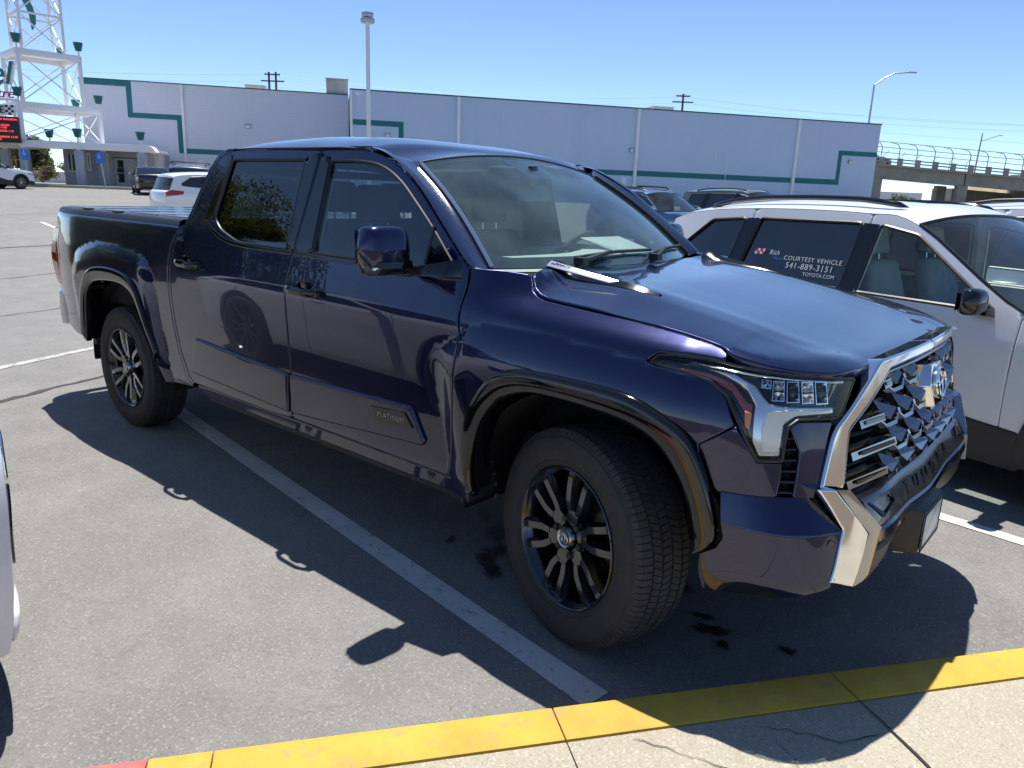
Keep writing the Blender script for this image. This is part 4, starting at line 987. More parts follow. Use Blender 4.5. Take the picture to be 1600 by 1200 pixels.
MB().box((-3.80, 0, 1.398), (1.92, 1.70, .006)).build('cover_light_block', 'underbody', T)  # sheet added below the cover so no sun passes its slots
for sg in (-1, 1):
    for x in (-4.2, -3.72): MB().box((x, sg*.91, 1.428), (.10, .03, .012)).build('cover_clamp', 'trim_black', T, .003)
# tailgate, tail lamps, rear bumper, bed inner wall
def tg(st): return np.stack([-4.845+.05*np.abs(st[:, 0]/.86)**4+.02*np.clip((1.25-st[:, 1]), 0, .3), -st[:, 0], st[:, 1]], 1)
panel('tailgate', fillet([(-.80, .62), (.80, .62), (.80, 1.40), (-.80, 1.40)], .02), tg, PB, T, .06, .04, .01, sgn=-1) if False else MB().box((-4.82, 0, 1.01), (.05, 1.62, .78)).build('tailgate', PB, T, .015)
for sg in (-1, 1):
    G = []
    for z in np.linspace(.865, 1.27, 14):
        e = .02*math.sin((z-.865)/.405*PI)
        w = .955-.075*1.0+.0*z
        yb = float(W(np.array([-4.60]), np.array([z]))[0]); ye = float(W(np.array([-4.80]), np.array([z]))[0])
        G.append([(-4.66-.05*(z-.86), sg*(yb-.012), z), (-4.74, sg*(float(W(np.array([-4.74]), np.array([z]))[0])+.006), z), (-4.81, sg*(ye+.012+e), z), (-4.85-e, sg*(ye-.02), z), (-4.858-e, sg*(ye-.08), z), (-4.80, sg*(ye-.13), z)])
    MB().grid(G).build('tail_lamp', 'tail_red', T, angle=50)
    G = [[(x, sg*(y+.008), z) for x, y in ((-4.735, float(W(np.array([-4.735]), np.array([z]))[0])), (-4.80, float(W(np.array([-4.80]), np.array([z]))[0])))] for z in np.linspace(.98, 1.14, 6)]
    MB().grid(G).build('tail_lamp_band', 'gloss_black', T)
mb = MB()
G = []
for x, y, z0, z1 in ((-4.50, .955, .60, .79), (-4.66, .955, .575, .80), (-4.80, .945, .555, .81), (-4.93, .90, .55, .81), (-4.985, .80, .56, .80), (-5.0, .4, .56, .80), (-5.0, 0, .56, .80)):
    G.append([(x, -(y-.05), z0-.02), (x, -y, z0), (x, -y-.006, z0+.10), (x, -y, z1-.02), (x, -(y-.02), z1), (x+.02, -(y-.2), z1)])
mb.grid(np.array(G)); mb.build('rear_bumper', PB, T, angle=30); mb.mirror().build('rear_bumper', PB, T, angle=30)
MB().box((-4.70, 0, .70), (.35, 1.7, .20)).build('rear_crossmember', 'underbody', T)
mb = MB()
for sg in (-1, 1): mb.add([(-4.8, sg*.85, 1.39), (-2.83, sg*.85, 1.39), (-2.83, sg*.85, .8), (-4.8, sg*.85, .8)], [(0, 1, 2, 3)])
mb.add([(-2.83, -.9, 1.39), (-2.83, .9, 1.39), (-2.83, .9, .5), (-2.83, -.9, .5)], [(0, 1, 2, 3)]).build('bed_inner', 'underbody', T)
for sg in (-1, 1):     # rear wheel liner flap seen below the bed
    MB().box((-4.19, sg*.90, .60), (.03, .12, .22), Matrix.Rotation(R(-14), 3, 'Y')).build('mud_guard', 'dark_plastic', T, .004)
# door handles
for x0 in (-2.66, -1.555):
    for sg in (-1, 1):
        zz = 1.19 if x0 < -2 else 1.158
        yy = float(W(np.array([x0]), np.array([zz]))[0])
        mb = MB(); G = []
        for k, t in enumerate(np.linspace(0, 1, 13)):
            x = x0-.135+.27*t; e = .5*(1-math.cos(2*PI*t))**.35 if 0 < t < 1 else 0; out = .050*min(1, 3.2*t*(1-t)+.35) if 0 < t < 1 else .01
            h = .020 if 0 < t < 1 else .012
            zc_ = zz-.006*(t-.5)
            G.append([(x, sg*(yy+out+a), zc_+b) for a, b in ((-.012, -h), (.0, -h*.9), (.006, -h*.3), (.006, h*.4), (.0, h*.95), (-.012, h))])
        mb.grid(np.array(G)).add([G[0][i] for i in range(6)], [(0, 1, 2, 3, 4, 5)]).add([G[-1][i] for i in range(6)], [(0, 1, 2, 3, 4, 5)])
        mb.box((x0-.11, sg*(yy+.012), zz), (.04, .03, .03)).box((x0+.11, sg*(yy+.012), zz), (.04, .03, .03))
        o = mb.build('door_handle', 'gloss_black', T, angle=40)
        MB().lathe([(.047, .0015), (.044, .003), (.03, -.004), (0, -.008)], 24, frame((x0-.01, sg*(yy+.0015), zz+.002), (1, 0, 0), (0, sg*.2, 1)) if sg < 0 else frame((x0-.01, yy+.0015, zz), (-1, 0, 0), (0, -.1, 1))).build('handle_cup', 'gloss_black', o)
# mirrors
def mirror_side(sg):
    def rr(p): return np.array([p[0], -sg*p[1], p[2]]) if sg > 0 else np.array(p)
    # shell: stations along y (outwards), rounded rectangle in x-z, leaning face
    S = []
    for t in np.linspace(0, 1, 13):
        y = -1.02-.205*t; e = (max(0, 1-(2*t-1)**4))**.35
        xm, zm = -.835-.02*t, 1.408; hx, hz = .062*e+.004, .086*e**.8+.004
        ring = []
        for a in np.linspace(0, 2*PI, 25)[:-1]:
            ca, sa = math.cos(a), math.sin(a); px = abs(ca)**.55*math.copysign(1, ca); pz = abs(sa)**.55*math.copysign(1, sa)
            X = xm+hx*(px*1.15 if px > 0 else px*.75)*(1-.18*(sa > 0)*abs(pz)); ring.append((X, y, zm+hz*pz))
        S.append(ring)
    mb = MB(); G = np.array([r+[r[0]] for r in S]); mb.grid(G); 
    if sg > 0: mb = mb.mirror()
    o = mb.build('mirror_cap', PB, T, angle=60)
    # black lower case and glass
    G = []
    for t in np.linspace(0, 1, 9):
        y = -1.0-.215*t; e = (max(0, 1-(2*t-1)**6))**.4
        G.append([(-.835+x*e, y, 1.318+z) for x, z in ((-.055, .05), (-.064, .02), (-.05, -.004*e), (.0, -.012*e), (.05, -.006*e), (.072, .02), (.066, .045))])
    mb = MB().grid(np.array(G)); 
    if sg > 0: mb = mb.mirror()
    mb.build('mirror_case', 'gloss_black', o, angle=50)
    mb = MB().grid(np.array([[(-.897, y, z) for z in (1.35, 1.48)] for y in (-1.03, -1.21)]))
    if sg > 0: mb = mb.mirror()
    mb.build('mirror_glass', 'chrome', o)
    # indicator and camera
    mb = MB().box((-.79, -1.12, 1.338), (.02, .17, .012))
    if sg > 0: mb = mb.mirror()
    mb.build('mirror_indicator', 'lens_chrome', o, .003)
    # arm and sail
    mb = MB(); mb.hexa([(-.66, -.955, 1.318), (-.60, -.945, 1.328), (-.63, -1.0, 1.325), (-.82, -1.06, 1.315)], [(-.70, -.95, 1.372), (-.64, -.945, 1.378), (-.66, -.985, 1.376), (-.80, -1.055, 1.345)])
    mb2 = MB().hexa([(-.86, -.955, 1.300), (-.575, -.945, 1.312), (-.60, -1.015, 1.316), (-.86, -1.06, 1.306)], [(-.84, -.95, 1.33), (-.585, -.935, 1.378), (-.615, -.985, 1.376), (-.80, -1.05, 1.332)])
    if sg > 0: mb2 = mb2.mirror()
    mb2.build('mirror_arm', 'gloss_black', T, .004)
    mb3 = MB().tube([(-.82, -1.03, 1.30), (-.82, -1.03, 1.35)], .036, 16)
    if sg > 0: mb3 = mb3.mirror()
    mb3.build('mirror_pivot', 'trim_black', T)
mirror_side(-1); mirror_side(1)
panel('mirror_sail', fillet([(-.775, 1.355), (-.62, 1.352), (-.772, 1.480)], .006), side, 'gloss_black', T, .03, .01, .003, off=.004, both=True)
mb = MB().bar(side(np.array([[-.778, 1.345]]))[0], side(np.array([[-.778, 1.492]]))[0], .014, .014); mb.build('window_divider', 'trim_black', T); mb.mirror().build('window_divider', 'trim_black', T)

# --- wheels (hub at the origin, outward = -Y)
def make_wheel(parent, cap=True):
    Mw = Matrix.Rotation(R(90), 4, 'X')       # lathe axis z -> -y
    hub = MB().lathe([(0, -.02), (.17, -.02), (.17, .01), (.165, .02), (.08, .02), (.08, .05), (0, .05)], 40, Mw).build('wheel_hub', 'brake_metal', parent)
    MB().box((-.16, .0, .05), (.08, .09, .2)).build('brake_caliper', 'underbody', hub, .01)
    prof = [(.262, -.12), (.280, -.118), (.345, -.1275), (.385, -.118), (.400, -.100), (.4035, -.09), (.4035, .09), (.400, .100), (.388, .117), (.372, .1255), (.345, .1315), (.315, .1300), (.292, .122), (.278, .116), (.269, .113), (.262, .109)]
    MB().lathe(prof, 96, Mw).build('tyre', 'rubber', hub, angle=50)
    # raised rings and lettering blocks on the sidewall
    mb = MB()
    for r_ in (.374, .289): mb.lathe([(r_-.003, .120 if r_ < .3 else .1235), (r_, .1235 if r_ < .3 else .1275), (r_+.003, .1215 if r_ < .3 else .1245)], 72, Mw)
    mb.build('sidewall_ring', 'rubber', hub)
    for wd, a0, da in (('MICHELIN', 95, 9), ('PRIMACY', 275, 9)):
        for i, ch in enumerate(wd):
            a = R(a0-(i-len(wd)/2+.5)*da); rr_ = .331
            p = Vector((rr_*math.cos(a), -.1315, rr_*math.sin(a)))
            text('sidewall_lettering', ch, .032, frame(p, (math.sin(a), 0, -math.cos(a)), (math.cos(a), 0, math.sin(a))), 'sidewall_mark', hub, .0006, sx=1.25)
    # tread blocks: five ribs
    mb = MB(); N = 104
    ribs = [(-.110, -.072, .030, 1), (-.064, -.027, .5, 2), (-.019, .019, -.3, 1), (.027, .064, .5, 2), (.072, .110, -.03, 1)]
    for y0, y1, sk, div in ribs:
        for i in range(N):
            a0 = 2*PI*(i+.08)/N; a1 = 2*PI*(i+.92)/N; dk = sk*2*PI/N
            sh = abs(y0+y1) > .15
            def pt(r_, a, y):
                rr_ = r_-(.010 if (sh and abs(y) > .1) else 0); return (rr_*math.cos(a), -y, rr_*math.sin(a))
            mb.hexa([pt(.400, a0, y0), pt(.400, a1, y0), pt(.400, a1+dk, y1), pt(.400, a0+dk, y1)], [pt(.4115, a0, y0), pt(.4115, a1, y0), pt(.4115, a1+dk, y1), pt(.4115, a0+dk, y1)])
    # shoulder lugs
    for i in range(N):
        a0 = 2*PI*(i+.08)/N; a1 = 2*PI*(i+.92)/N
        for sg in (-1, 1):
            P_ = lambda r_, a, y: (r_*math.cos(a), -sg*y, r_*math.sin(a))
            mb.hexa([P_(.398, a0, .100), P_(.398, a1, .100), P_(.384, a1, .116), P_(.384, a0, .116)], [P_(.404, a0, .108), P_(.404, a1, .108), P_(.386, a1, .1195), P_(.386, a0, .1195)])
    mb.build('tread', 'tread_rubber', hub, smooth=False)['kind'] = 'stuff'
    # rim barrel and lip
    MB().lathe([(.225, -.10), (.245, -.11), (.262, -.118), (.262, -.10), (.240, -.06), (.236, .06), (.244, .092), (.2585, .105), (.2665, .113), (.2665, .118), (.262, .1205), (.2575, .118), (.250, .102)], 72, Mw).build('rim', 'wheel_metal', hub, angle=40)
    # spokes: six, each splitting into two arms
    sp = MB(); pk = MB()
    def ring(r_, a, w, y0, y1, bev=.6):
        c = Vector((r_*math.cos(a), 0, r_*math.sin(a))); t = Vector((-math.sin(a), 0, math.cos(a))); 
        return [c-t*w+Vector((0, -y0, 0)), c-t*w*1.0+Vector((0, -(y0+(y1-y0)*.55), 0)), c-t*w*bev+Vector((0, -y1, 0)), c+t*w*bev+Vector((0, -y1, 0)), c+t*w+Vector((0, -(y0+(y1-y0)*.55), 0)), c+t*w+Vector((0, -y0, 0))]
    def loft(mbx, rings):
        base = len(mbx.v)
        for q in rings: mbx.v += [tuple(p) for p in q]
        n = len(rings[0])
        for i in range(len(rings)-1):
            for k in range(n-1): mbx.f.append((base+i*n+k, base+i*n+k+1, base+(i+1)*n+k+1, base+(i+1)*n+k))
    for k in range(6):
        a = R(90+60*k)
        loft(sp, [ring(.050, a, .040, .03, .092, .85), ring(.085, a, .037, .03, .098, .80), ring(.112, a, .034, .03, .100, .75)])
        for sg in (-1, 1):
            def arm(r_, off, w, y0, y1):
                aa = a+sg*off/r_; return ring(r_, aa, w, y0, y1, .55)
            loft(sp, [arm(.105, .020, .022, .03, .101), arm(.145, .034, .023, .035, .108), arm(.20, .039, .0225, .045, .114), arm(.240, .042, .0225, .055, .116), arm(.2555, .044, .026, .07, .113)])
    sp.lathe([(.09, .03), (.085, .085), (.06, .094), (.055, .090)], 24, Mw)
    sp.build('spoke', 'wheel_face', hub, angle=14, fixn=False)
    MB().lathe([(.262, -.08), (.20, -.06), (.10, -.05), (.10, -.045), (.0, -.045)], 32, Mw).build('wheel_back', 'underbody', hub)
    for k in range(6):
        a = R(120+60*k); M_ = Matrix.Translation((.0695*math.cos(a), 0, .0695*math.sin(a))) @ Mw
        MB().lathe([(.0145, .07), (.0145, .098), (.012, .104), (.0, .105)], 6, M_).build('lug_nut', 'trim_black', hub, angle=25)
    MB().lathe([(.040, .08), (.040, .110), (.036, .116), (.030, .113)], 32, Mw).build('cap_ring', 'satin_metal', hub)
    o = MB().lathe([(.033, .110), (.028, .1145), (.0, .116)], 28, Mw).build('hub_cap', 'gloss_black', hub)
    E = lambda cx, cy_, rx, ry: [(cx+rx*math.cos(t), -.1155, cy_+ry*math.sin(t)) for t in np.linspace(0, 2*PI, 25)[:-1]]
    MB().tube(E(0, 0, .024, .017), .0018, 5, True).tube(E(0, .005, .015, .0065), .0014, 5, True).tube(E(0, -.0005, .008, .015), .0014, 5, True).build('cap_emblem', 'badge_silver', hub)
    return hub
w0 = make_wheel(T); w0.name = 'wheel'
w0.location = (0, -.84, ZH); w0.rotation_euler = (0, R(12), -R(15.4)); w0.rotation_mode = 'ZYX'
w1 = dup(w0, (XR, -.842, ZH), parent=T); w1.rotation_mode = 'XYZ'; w1.rotation_euler = (0, R(2), 0)
w2 = dup(w0, (0, .84, ZH), parent=T); w2.rotation_euler = (0, R(30), PI-R(15.4))
w3 = dup(w1, (XR, .842, ZH), parent=T); w3.rotation_euler = (0, R(9), PI)

# --- cabin
def seat(parent, x, y, m, w=.50, hr=True, zb=.78):
    mb = MB(); mb.hexa([(x-.25, y-w/2, zb-.12), (x+.27, y-w/2, zb-.10), (x+.27, y+w/2, zb-.10), (x-.25, y+w/2, zb-.12)], [(x-.25, y-w/2+.03, zb+.02), (x+.25, y-w/2+.03, zb+.06), (x+.25, y+w/2-.03, zb+.06), (x-.25, y+w/2-.03, zb+.02)])
    o = mb.build('seat', m, parent, .04, seg=3)
    MB().hexa([(x-.30, y-w/2, zb), (x-.16, y-w/2, zb), (x-.16, y+w/2, zb), (x-.30, y+w/2, zb)], [(x-.47, y-w/2+.05, zb+.62), (x-.36, y-w/2+.06, zb+.62), (x-.36, y+w/2-.06, zb+.62), (x-.47, y+w/2-.05, zb+.62)]).build('seat_back', m, o, .045, seg=3)
    if hr:
        MB().hexa([(x-.49, y-.13, zb+.66), (x-.39, y-.13, zb+.66), (x-.39, y+.13, zb+.66), (x-.49, y+.13, zb+.66)], [(x-.51, y-.11, zb+.85), (x-.43, y-.11, zb+.85), (x-.43, y+.11, zb+.85), (x-.51, y+.11, zb+.85)]).build('headrest', m, o, .035, seg=3)
        MB().tube([(x-.44, y-.06, zb+.58), (x-.45, y-.06, zb+.70)], .008, 6).tube([(x-.44, y+.06, zb+.58), (x-.45, y+.06, zb+.70)], .008, 6).build('headrest_post', 'satin_metal', o)
    return o
seat(T, -1.25, -.43, 'interior_dark', zb=.80); seat(T, -1.25, .43, 'interior_dark', zb=.80)
seat(T, -2.12, -.45, 'interior_dark', .56, zb=.82); seat(T, -2.12, .45, 'interior_dark', .56, zb=.82); seat(T, -2.13, 0, 'interior_dark', .34, zb=.82)
mb = MB(); G = []
for y in np.linspace(-.80, .80, 17):
    hump = .05*math.exp(-((y-.40)/.17)**2)
    e = -.24*(abs(y)/.8)**2
    G.append([(-.42+e, y, 1.318), (-.52+e*.8, y, 1.338), (-.70+e*.5, y, 1.352+hump*.6), (-.84+e*.3, y, 1.350+hump), (-.91+e*.3, y, 1.32+hump*.7), (-.95+e*.2, y, 1.15), (-.92, y, .8)])
mb.grid(np.array(G)).build('dashboard', 'dash_grey', T, fixn=False, angle=50)
MB().hexa([(-.90, -.18, 1.14), (-.88, -.18, 1.14), (-.88, .18, 1.14), (-.90, .18, 1.14)], [(-.93, -.18, 1.38), (-.91, -.18, 1.38), (-.91, .18, 1.38), (-.93, .18, 1.38)]).build('centre_screen', 'gloss_black', T, .004)
MB().hexa([(-.72, .26, 1.37), (-.57, .28, 1.345), (-.57, .56, 1.345), (-.72, .58, 1.37)], [(-.88, .22, 1.425), (-.62, .30, 1.37), (-.62, .54, 1.37), (-.88, .62, 1.425)]).build('instrument_hood', 'dash_grey', T, .012)
Ms = Matrix.Translation((-1.03, .42, 1.26)) @ Matrix.Rotation(R(-66), 4, 'Y')
o = MB().tube([Ms @ Vector((.19*math.cos(t), .19*math.sin(t), 0)) for t in np.linspace(0, 2*PI, 41)[:-1]], .019, 10, True).build('steering_wheel', 'interior_dark', T)
MB().box(Ms @ Vector((0, 0, -.02)), (.10, .16, .05), Ms.to_3x3()).bar(Ms @ Vector((0, -.18, 0)), Ms @ Vector((0, .18, 0)), .045, .015).bar(Ms @ Vector((0, 0, -.03)), Ms @ Vector((-.05, 0, -.35)), .06, .06).build('wheel_boss', 'interior_dark', o, .008)
MB().box((-1.68, 0, .68), (1.9, 1.7, .10)).build('cab_floor', 'interior_dark', T)
MB().hexa([(-1.5, -.16, .72), (-.9, -.16, .72), (-.9, .16, .72), (-1.5, .16, .72)], [(-1.5, -.14, 1.02), (-.92, -.14, 1.02), (-.92, .14, 1.02), (-1.5, .14, 1.02)]).build('centre_console', 'interior_dark', T, .02)
mb = MB()
for sg in (-1, 1):
    for x0, x1 in ((-2.72, -1.76), (-1.66, -.60)):
        zt = lambda x: 1.315
        mb.hexa([(x0, sg*.86, .75), (x1, sg*.86, .75), (x1, sg*.90, .75), (x0, sg*.90, .75)], [(x0, sg*.88, 1.315), (x1, sg*.88, 1.315), (x1, sg*.925, 1.315), (x0, sg*.925, 1.315)])
    mb.bar((-1.70, sg*.87, 1.25), (-1.67, sg*.735, 1.80), .10, .05)
    mb.bar((-2.60, sg*.85, 1.3), (-2.50, sg*.74, 1.78), .12, .05)
mb.build('inner_trim', 'interior_dark', T, .01)
G = [[(x, y, min(1.845, z-.045)+.03*(1-(y/.7)**2)) for y in np.linspace(-.76, .76, 9)] for x, z in ((-1.18, 1.79), (-1.4, 1.83), (-1.9, 1.855), (-2.4, 1.84), (-2.66, 1.76))]
MB().grid(G).build('headliner', 'headliner', T, fixn=False)
MB().hexa([(-1.02, -.13, 1.60), (-1.0, -.13, 1.60), (-1.0, .13, 1.60), (-1.02, .13, 1.60)], [(-1.04, -.12, 1.68), (-1.02, -.12, 1.68), (-1.02, .12, 1.68), (-1.04, .12, 1.68)]).box((-1.02, 0, 1.72), (.03, .05, .1)).build('inner_mirror', 'gloss_black', T, .008)
for sg in (-1, 1):
    MB().hexa([(-1.30, sg*.15, 1.78), (-1.18, sg*.15, 1.735), (-1.18, sg*.58, 1.71), (-1.30, sg*.58, 1.75)], [(-1.30, sg*.15, 1.80), (-1.17, sg*.15, 1.75), (-1.17, sg*.58, 1.725), (-1.30, sg*.58, 1.77)]).build('sun_visor', 'headliner', T, .006)
# ------------------------------------------------------------------ the other vehicles
def clip_half(poly, x0, keep_greater, slope=0, z0=.8):
    """Sutherland-Hodgman against the line x = x0 + slope*(z-z0)"""
    P = np.asarray(poly, float); out = []
    f = lambda p: (p[0]-x0-slope*(p[1]-z0))*(1 if keep_greater else -1)
    for i in range(len(P)):
        a, b = P[i], P[(i+1) % len(P)]; fa, fb = f(a), f(b)
        if fa >= 0: out.append(a)
        if (fa >= 0) != (fb >= 0): out.append(a+(b-a)*fa/(fa-fb))
    return np.array(out)
WHEELS = {}
def car_wheel(style, parent, r=.35, wd=.225):
    key = (style, r)
    Mw = Matrix.Rotation(R(90), 4, 'X'); ri = r*.665
    hub = MB().lathe([(0, -.04), (ri*.95, -.03), (ri*.95, 0), (0, .0)], 24, Mw).build('wheel', 'underbody', parent)
    h = wd/2
    MB().lathe([(ri*.98, -h*.95), (r*.93, -h), (r*.985, -h*.86), (r, -h*.6), (r*.998, -h*.2), (r*.985, -h*.18), (r*.985, -h*.12), (r*.998, -h*.1), (r*.998, h*.1), (r*.985, h*.12), (r*.985, h*.18), (r*.998, h*.2), (r, h*.6), (r*.985, h*.86), (r*.93, h*1.02), (r*.8, h*1.08), (ri*1.02, h*.94)], 48, Mw).build('tyre', 'rubber', hub, angle=50)
    m = {'alloy': 'alloy', 'black': 'wheel_face', 'dark': 'wheel_metal'}[style]
    MB().lathe([(ri*.9, -h*.6), (ri*.94, h*.5), (ri*.985, h*.9), (ri*1.01, h*.97), (ri*.97, h*.96), (ri*.93, h*.8)], 40, Mw).build('rim', m, hub, angle=40)
    sp = MB(); n = 10 if style != 'black' else 10
    for k in range(5):
        a0 = 2*PI*k/5+.3
        for sg in (-1, 1):
            rr = []
            for r_, off, w, y0, y1 in ((ri*.16, .012, .02, .2, .62), (ri*.45, .026, .022, .25, .72), (ri*.75, .045, .021, .35, .84), (ri*.95, .062, .026, .5, .86)):
                a = a0+sg*off/r_ if r_ > .08 else a0+sg*.2; c = Vector((r_*math.cos(a), 0, r_*math.sin(a))); t = Vector((-math.sin(a), 0, math.cos(a)))
                rr.append([c-t*w+Vector((0, -h*y0, 0)), c-t*w*.6+Vector((0, -h*y1, 0)), c+t*w*.6+Vector((0, -h*y1, 0)), c+t*w+Vector((0, -h*y0, 0))])
            sp.grid([[tuple(p) for p in q] for q in rr])
    sp.lathe([(.07, h*.3), (.065, h*.7), (.03, h*.78), (0, h*.78)], 16, Mw)
    sp.build('spoke', m, hub, angle=20, fixn=False)
    return hub
def build_car(name, label, cat, loc, heading, E, C, win, doors, w=.92, wb=2.69, paint='white_paint', res=.07, group=None, wheel='alloy', r=.35, clad=False, rails=None, mirror='gloss_black', tumble=.30, zbelt=1.08, lampF=None, lampR=None, glassF='side_glass', glassR='privacy_glass', detail=1, mouldings=True, seats='seat_grey', sill=.26, crossbars=False, interior=True):
    """E: side outline from the front bumper's foot over the roof to the rear bumper's foot (x forward, front axle at 0);
    C: how far the centre line bulges past it at each point (dx,dz); win: side window outlines; doors: x of the shut lines"""
    t = thing(name, (*loc, hxy(*loc)), heading, label, cat, group)
    E = np.array(E, float); C = np.array(C, float); xf, xr = E[:, 0].max(), E[:, 0].min(); xm, hl = (xf+xr)/2, (xf-xr)/2
    PZ = table([0, .2, .3, .45, .7, .9, zbelt-.05, zbelt+.02, zbelt+.7], [.86*w, .93*w, .965*w, .985*w, w, .995*w, .965*w, .945*w, .945*w-.68*tumble], 0, 2.0, .03)
    def Wc(x, z):
        u = np.clip((np.abs(np.asarray(x)-xm)/hl-.62)/.38, 0, 1); k = 1-.15*u**2.4
        k = k-.05*np.clip((np.asarray(x)-xm)/hl-.3, 0, 1)*sstep(zbelt-.25, zbelt+.0, np.asarray(z))
        return ip(PZ, z)*k
    def cs(st): return np.stack([st[:, 0], -Wc(st[:, 0], st[:, 1]), st[:, 1]], 1)
    Es = cr(E, 5); Cs = cr(C, 5); idx = [i*5 for i in range(len(E))]
    ra = r*1.19
    def arch(cx): return [(cx+ra*math.cos(a), max(sill-.02, r+ra*.96*math.sin(a))) for a in np.linspace(R(-18), R(198), 26)]
    bot = [(xr+.25, sill+.02)]+arch(-wb)[::-1]+[(-wb+ra+.06, sill), (-ra-.06, sill)]+arch(0)[::-1]
    poly = np.array(list(Es)+bot)
    cuts = [xf+1]+list(doors)+[xr-1]
    names = ['front_wing', 'front_door', 'rear_door', 'quarter_panel'] if len(doors) == 3 else (['front_wing', 'front_door', 'quarter_panel'] if len(doors) == 2 else ['body_side'])
    SL = (0, .05, .155, 0)
    wpan = [fillet(q, .03) for q, g in win]
    for k in range(len(cuts)-1):
        p = poly
        if k > 0: p = clip_half(p, cuts[k]-.003, False, SL[k-1])
        if k < len(cuts)-2: p = clip_half(p, cuts[k+1]+.003, True, SL[k])
        hs = [q for q in wpan if cuts[k]+.05 > np.mean(q[:, 0]) > cuts[k+1]-.05]
        hs = [h for h in hs if np.all(pdist(p, h) > .004)]
        panel(names[min(k, len(names)-1)], p, cs, paint, t, res, .03, .008, holes=hs, both=True)
    for q, (raw, g) in zip(wpan, win):
        panel('side_window', q, cs, glassF if g == 'f' else glassR, t, .12, 0, 0, off=-.012, both=True)
        if mouldings:
            mb = MB().tube(cs(resample(q, .05))+np.array([0, .002, 0]), .011, 5, True); mb.build('window_trim', 'trim_black', t); mb.mirror().build('window_trim', 'trim_black', t)
    # pillar plates between windows
    for a, b in zip(win[:-1], win[1:]):
        qa, qb = np.array(a[0]), np.array(b[0])
        if qa[:, 0].min()-qb[:, 0].max() < .3:
            xa = [qa[np.argsort(qa[:, 0])[:2]], qb[np.argsort(-qb[:, 0])[:2]]]
            pa = xa[0][np.argsort(xa[0][:, 1])]; pb = xa[1][np.argsort(xa[1][:, 1])]
            panel('pillar_plate', [pa[0]+[-.012, 0], pa[1]+[-.012, 0], pb[1]+[.012, 0], pb[0]+[.012, 0]], cs, 'gloss_black', t, .1, .004, 0, off=.004, both=True)
    # strips across the car from one side outline to the other
    V = np.concatenate([-np.cos(np.linspace(0, PI/2, 11)), np.cos(np.linspace(PI/2, 0, 11))[1:]])
    def row(i, inset=0, lift=0):
        x, z = Es[i]; ww = float(Wc(np.array([x]), np.array([z]))[0]); dx, dz = Cs[i]
        return [(x+dx*(1-abs(v)**2.2), v*ww, z+dz*(1-abs(v)**2.6)) for v in V]
    segs = [('front_bumper', 0, C_i['bumper'], paint), ('bonnet', C_i['bumper'], C_i['cowl'], paint), ('windscreen', C_i['cowl'], C_i['ws'], 'clear_glass'), ('roof', C_i['ws'], C_i['roof'], paint), ('rear_screen', C_i['roof'], C_i['rear'], glassR), ('tailgate', C_i['rear'], len(E)-1, paint)] if False else None
    return t, cs, Wc, Es, Cs, row, V, idx, ra, arch, poly
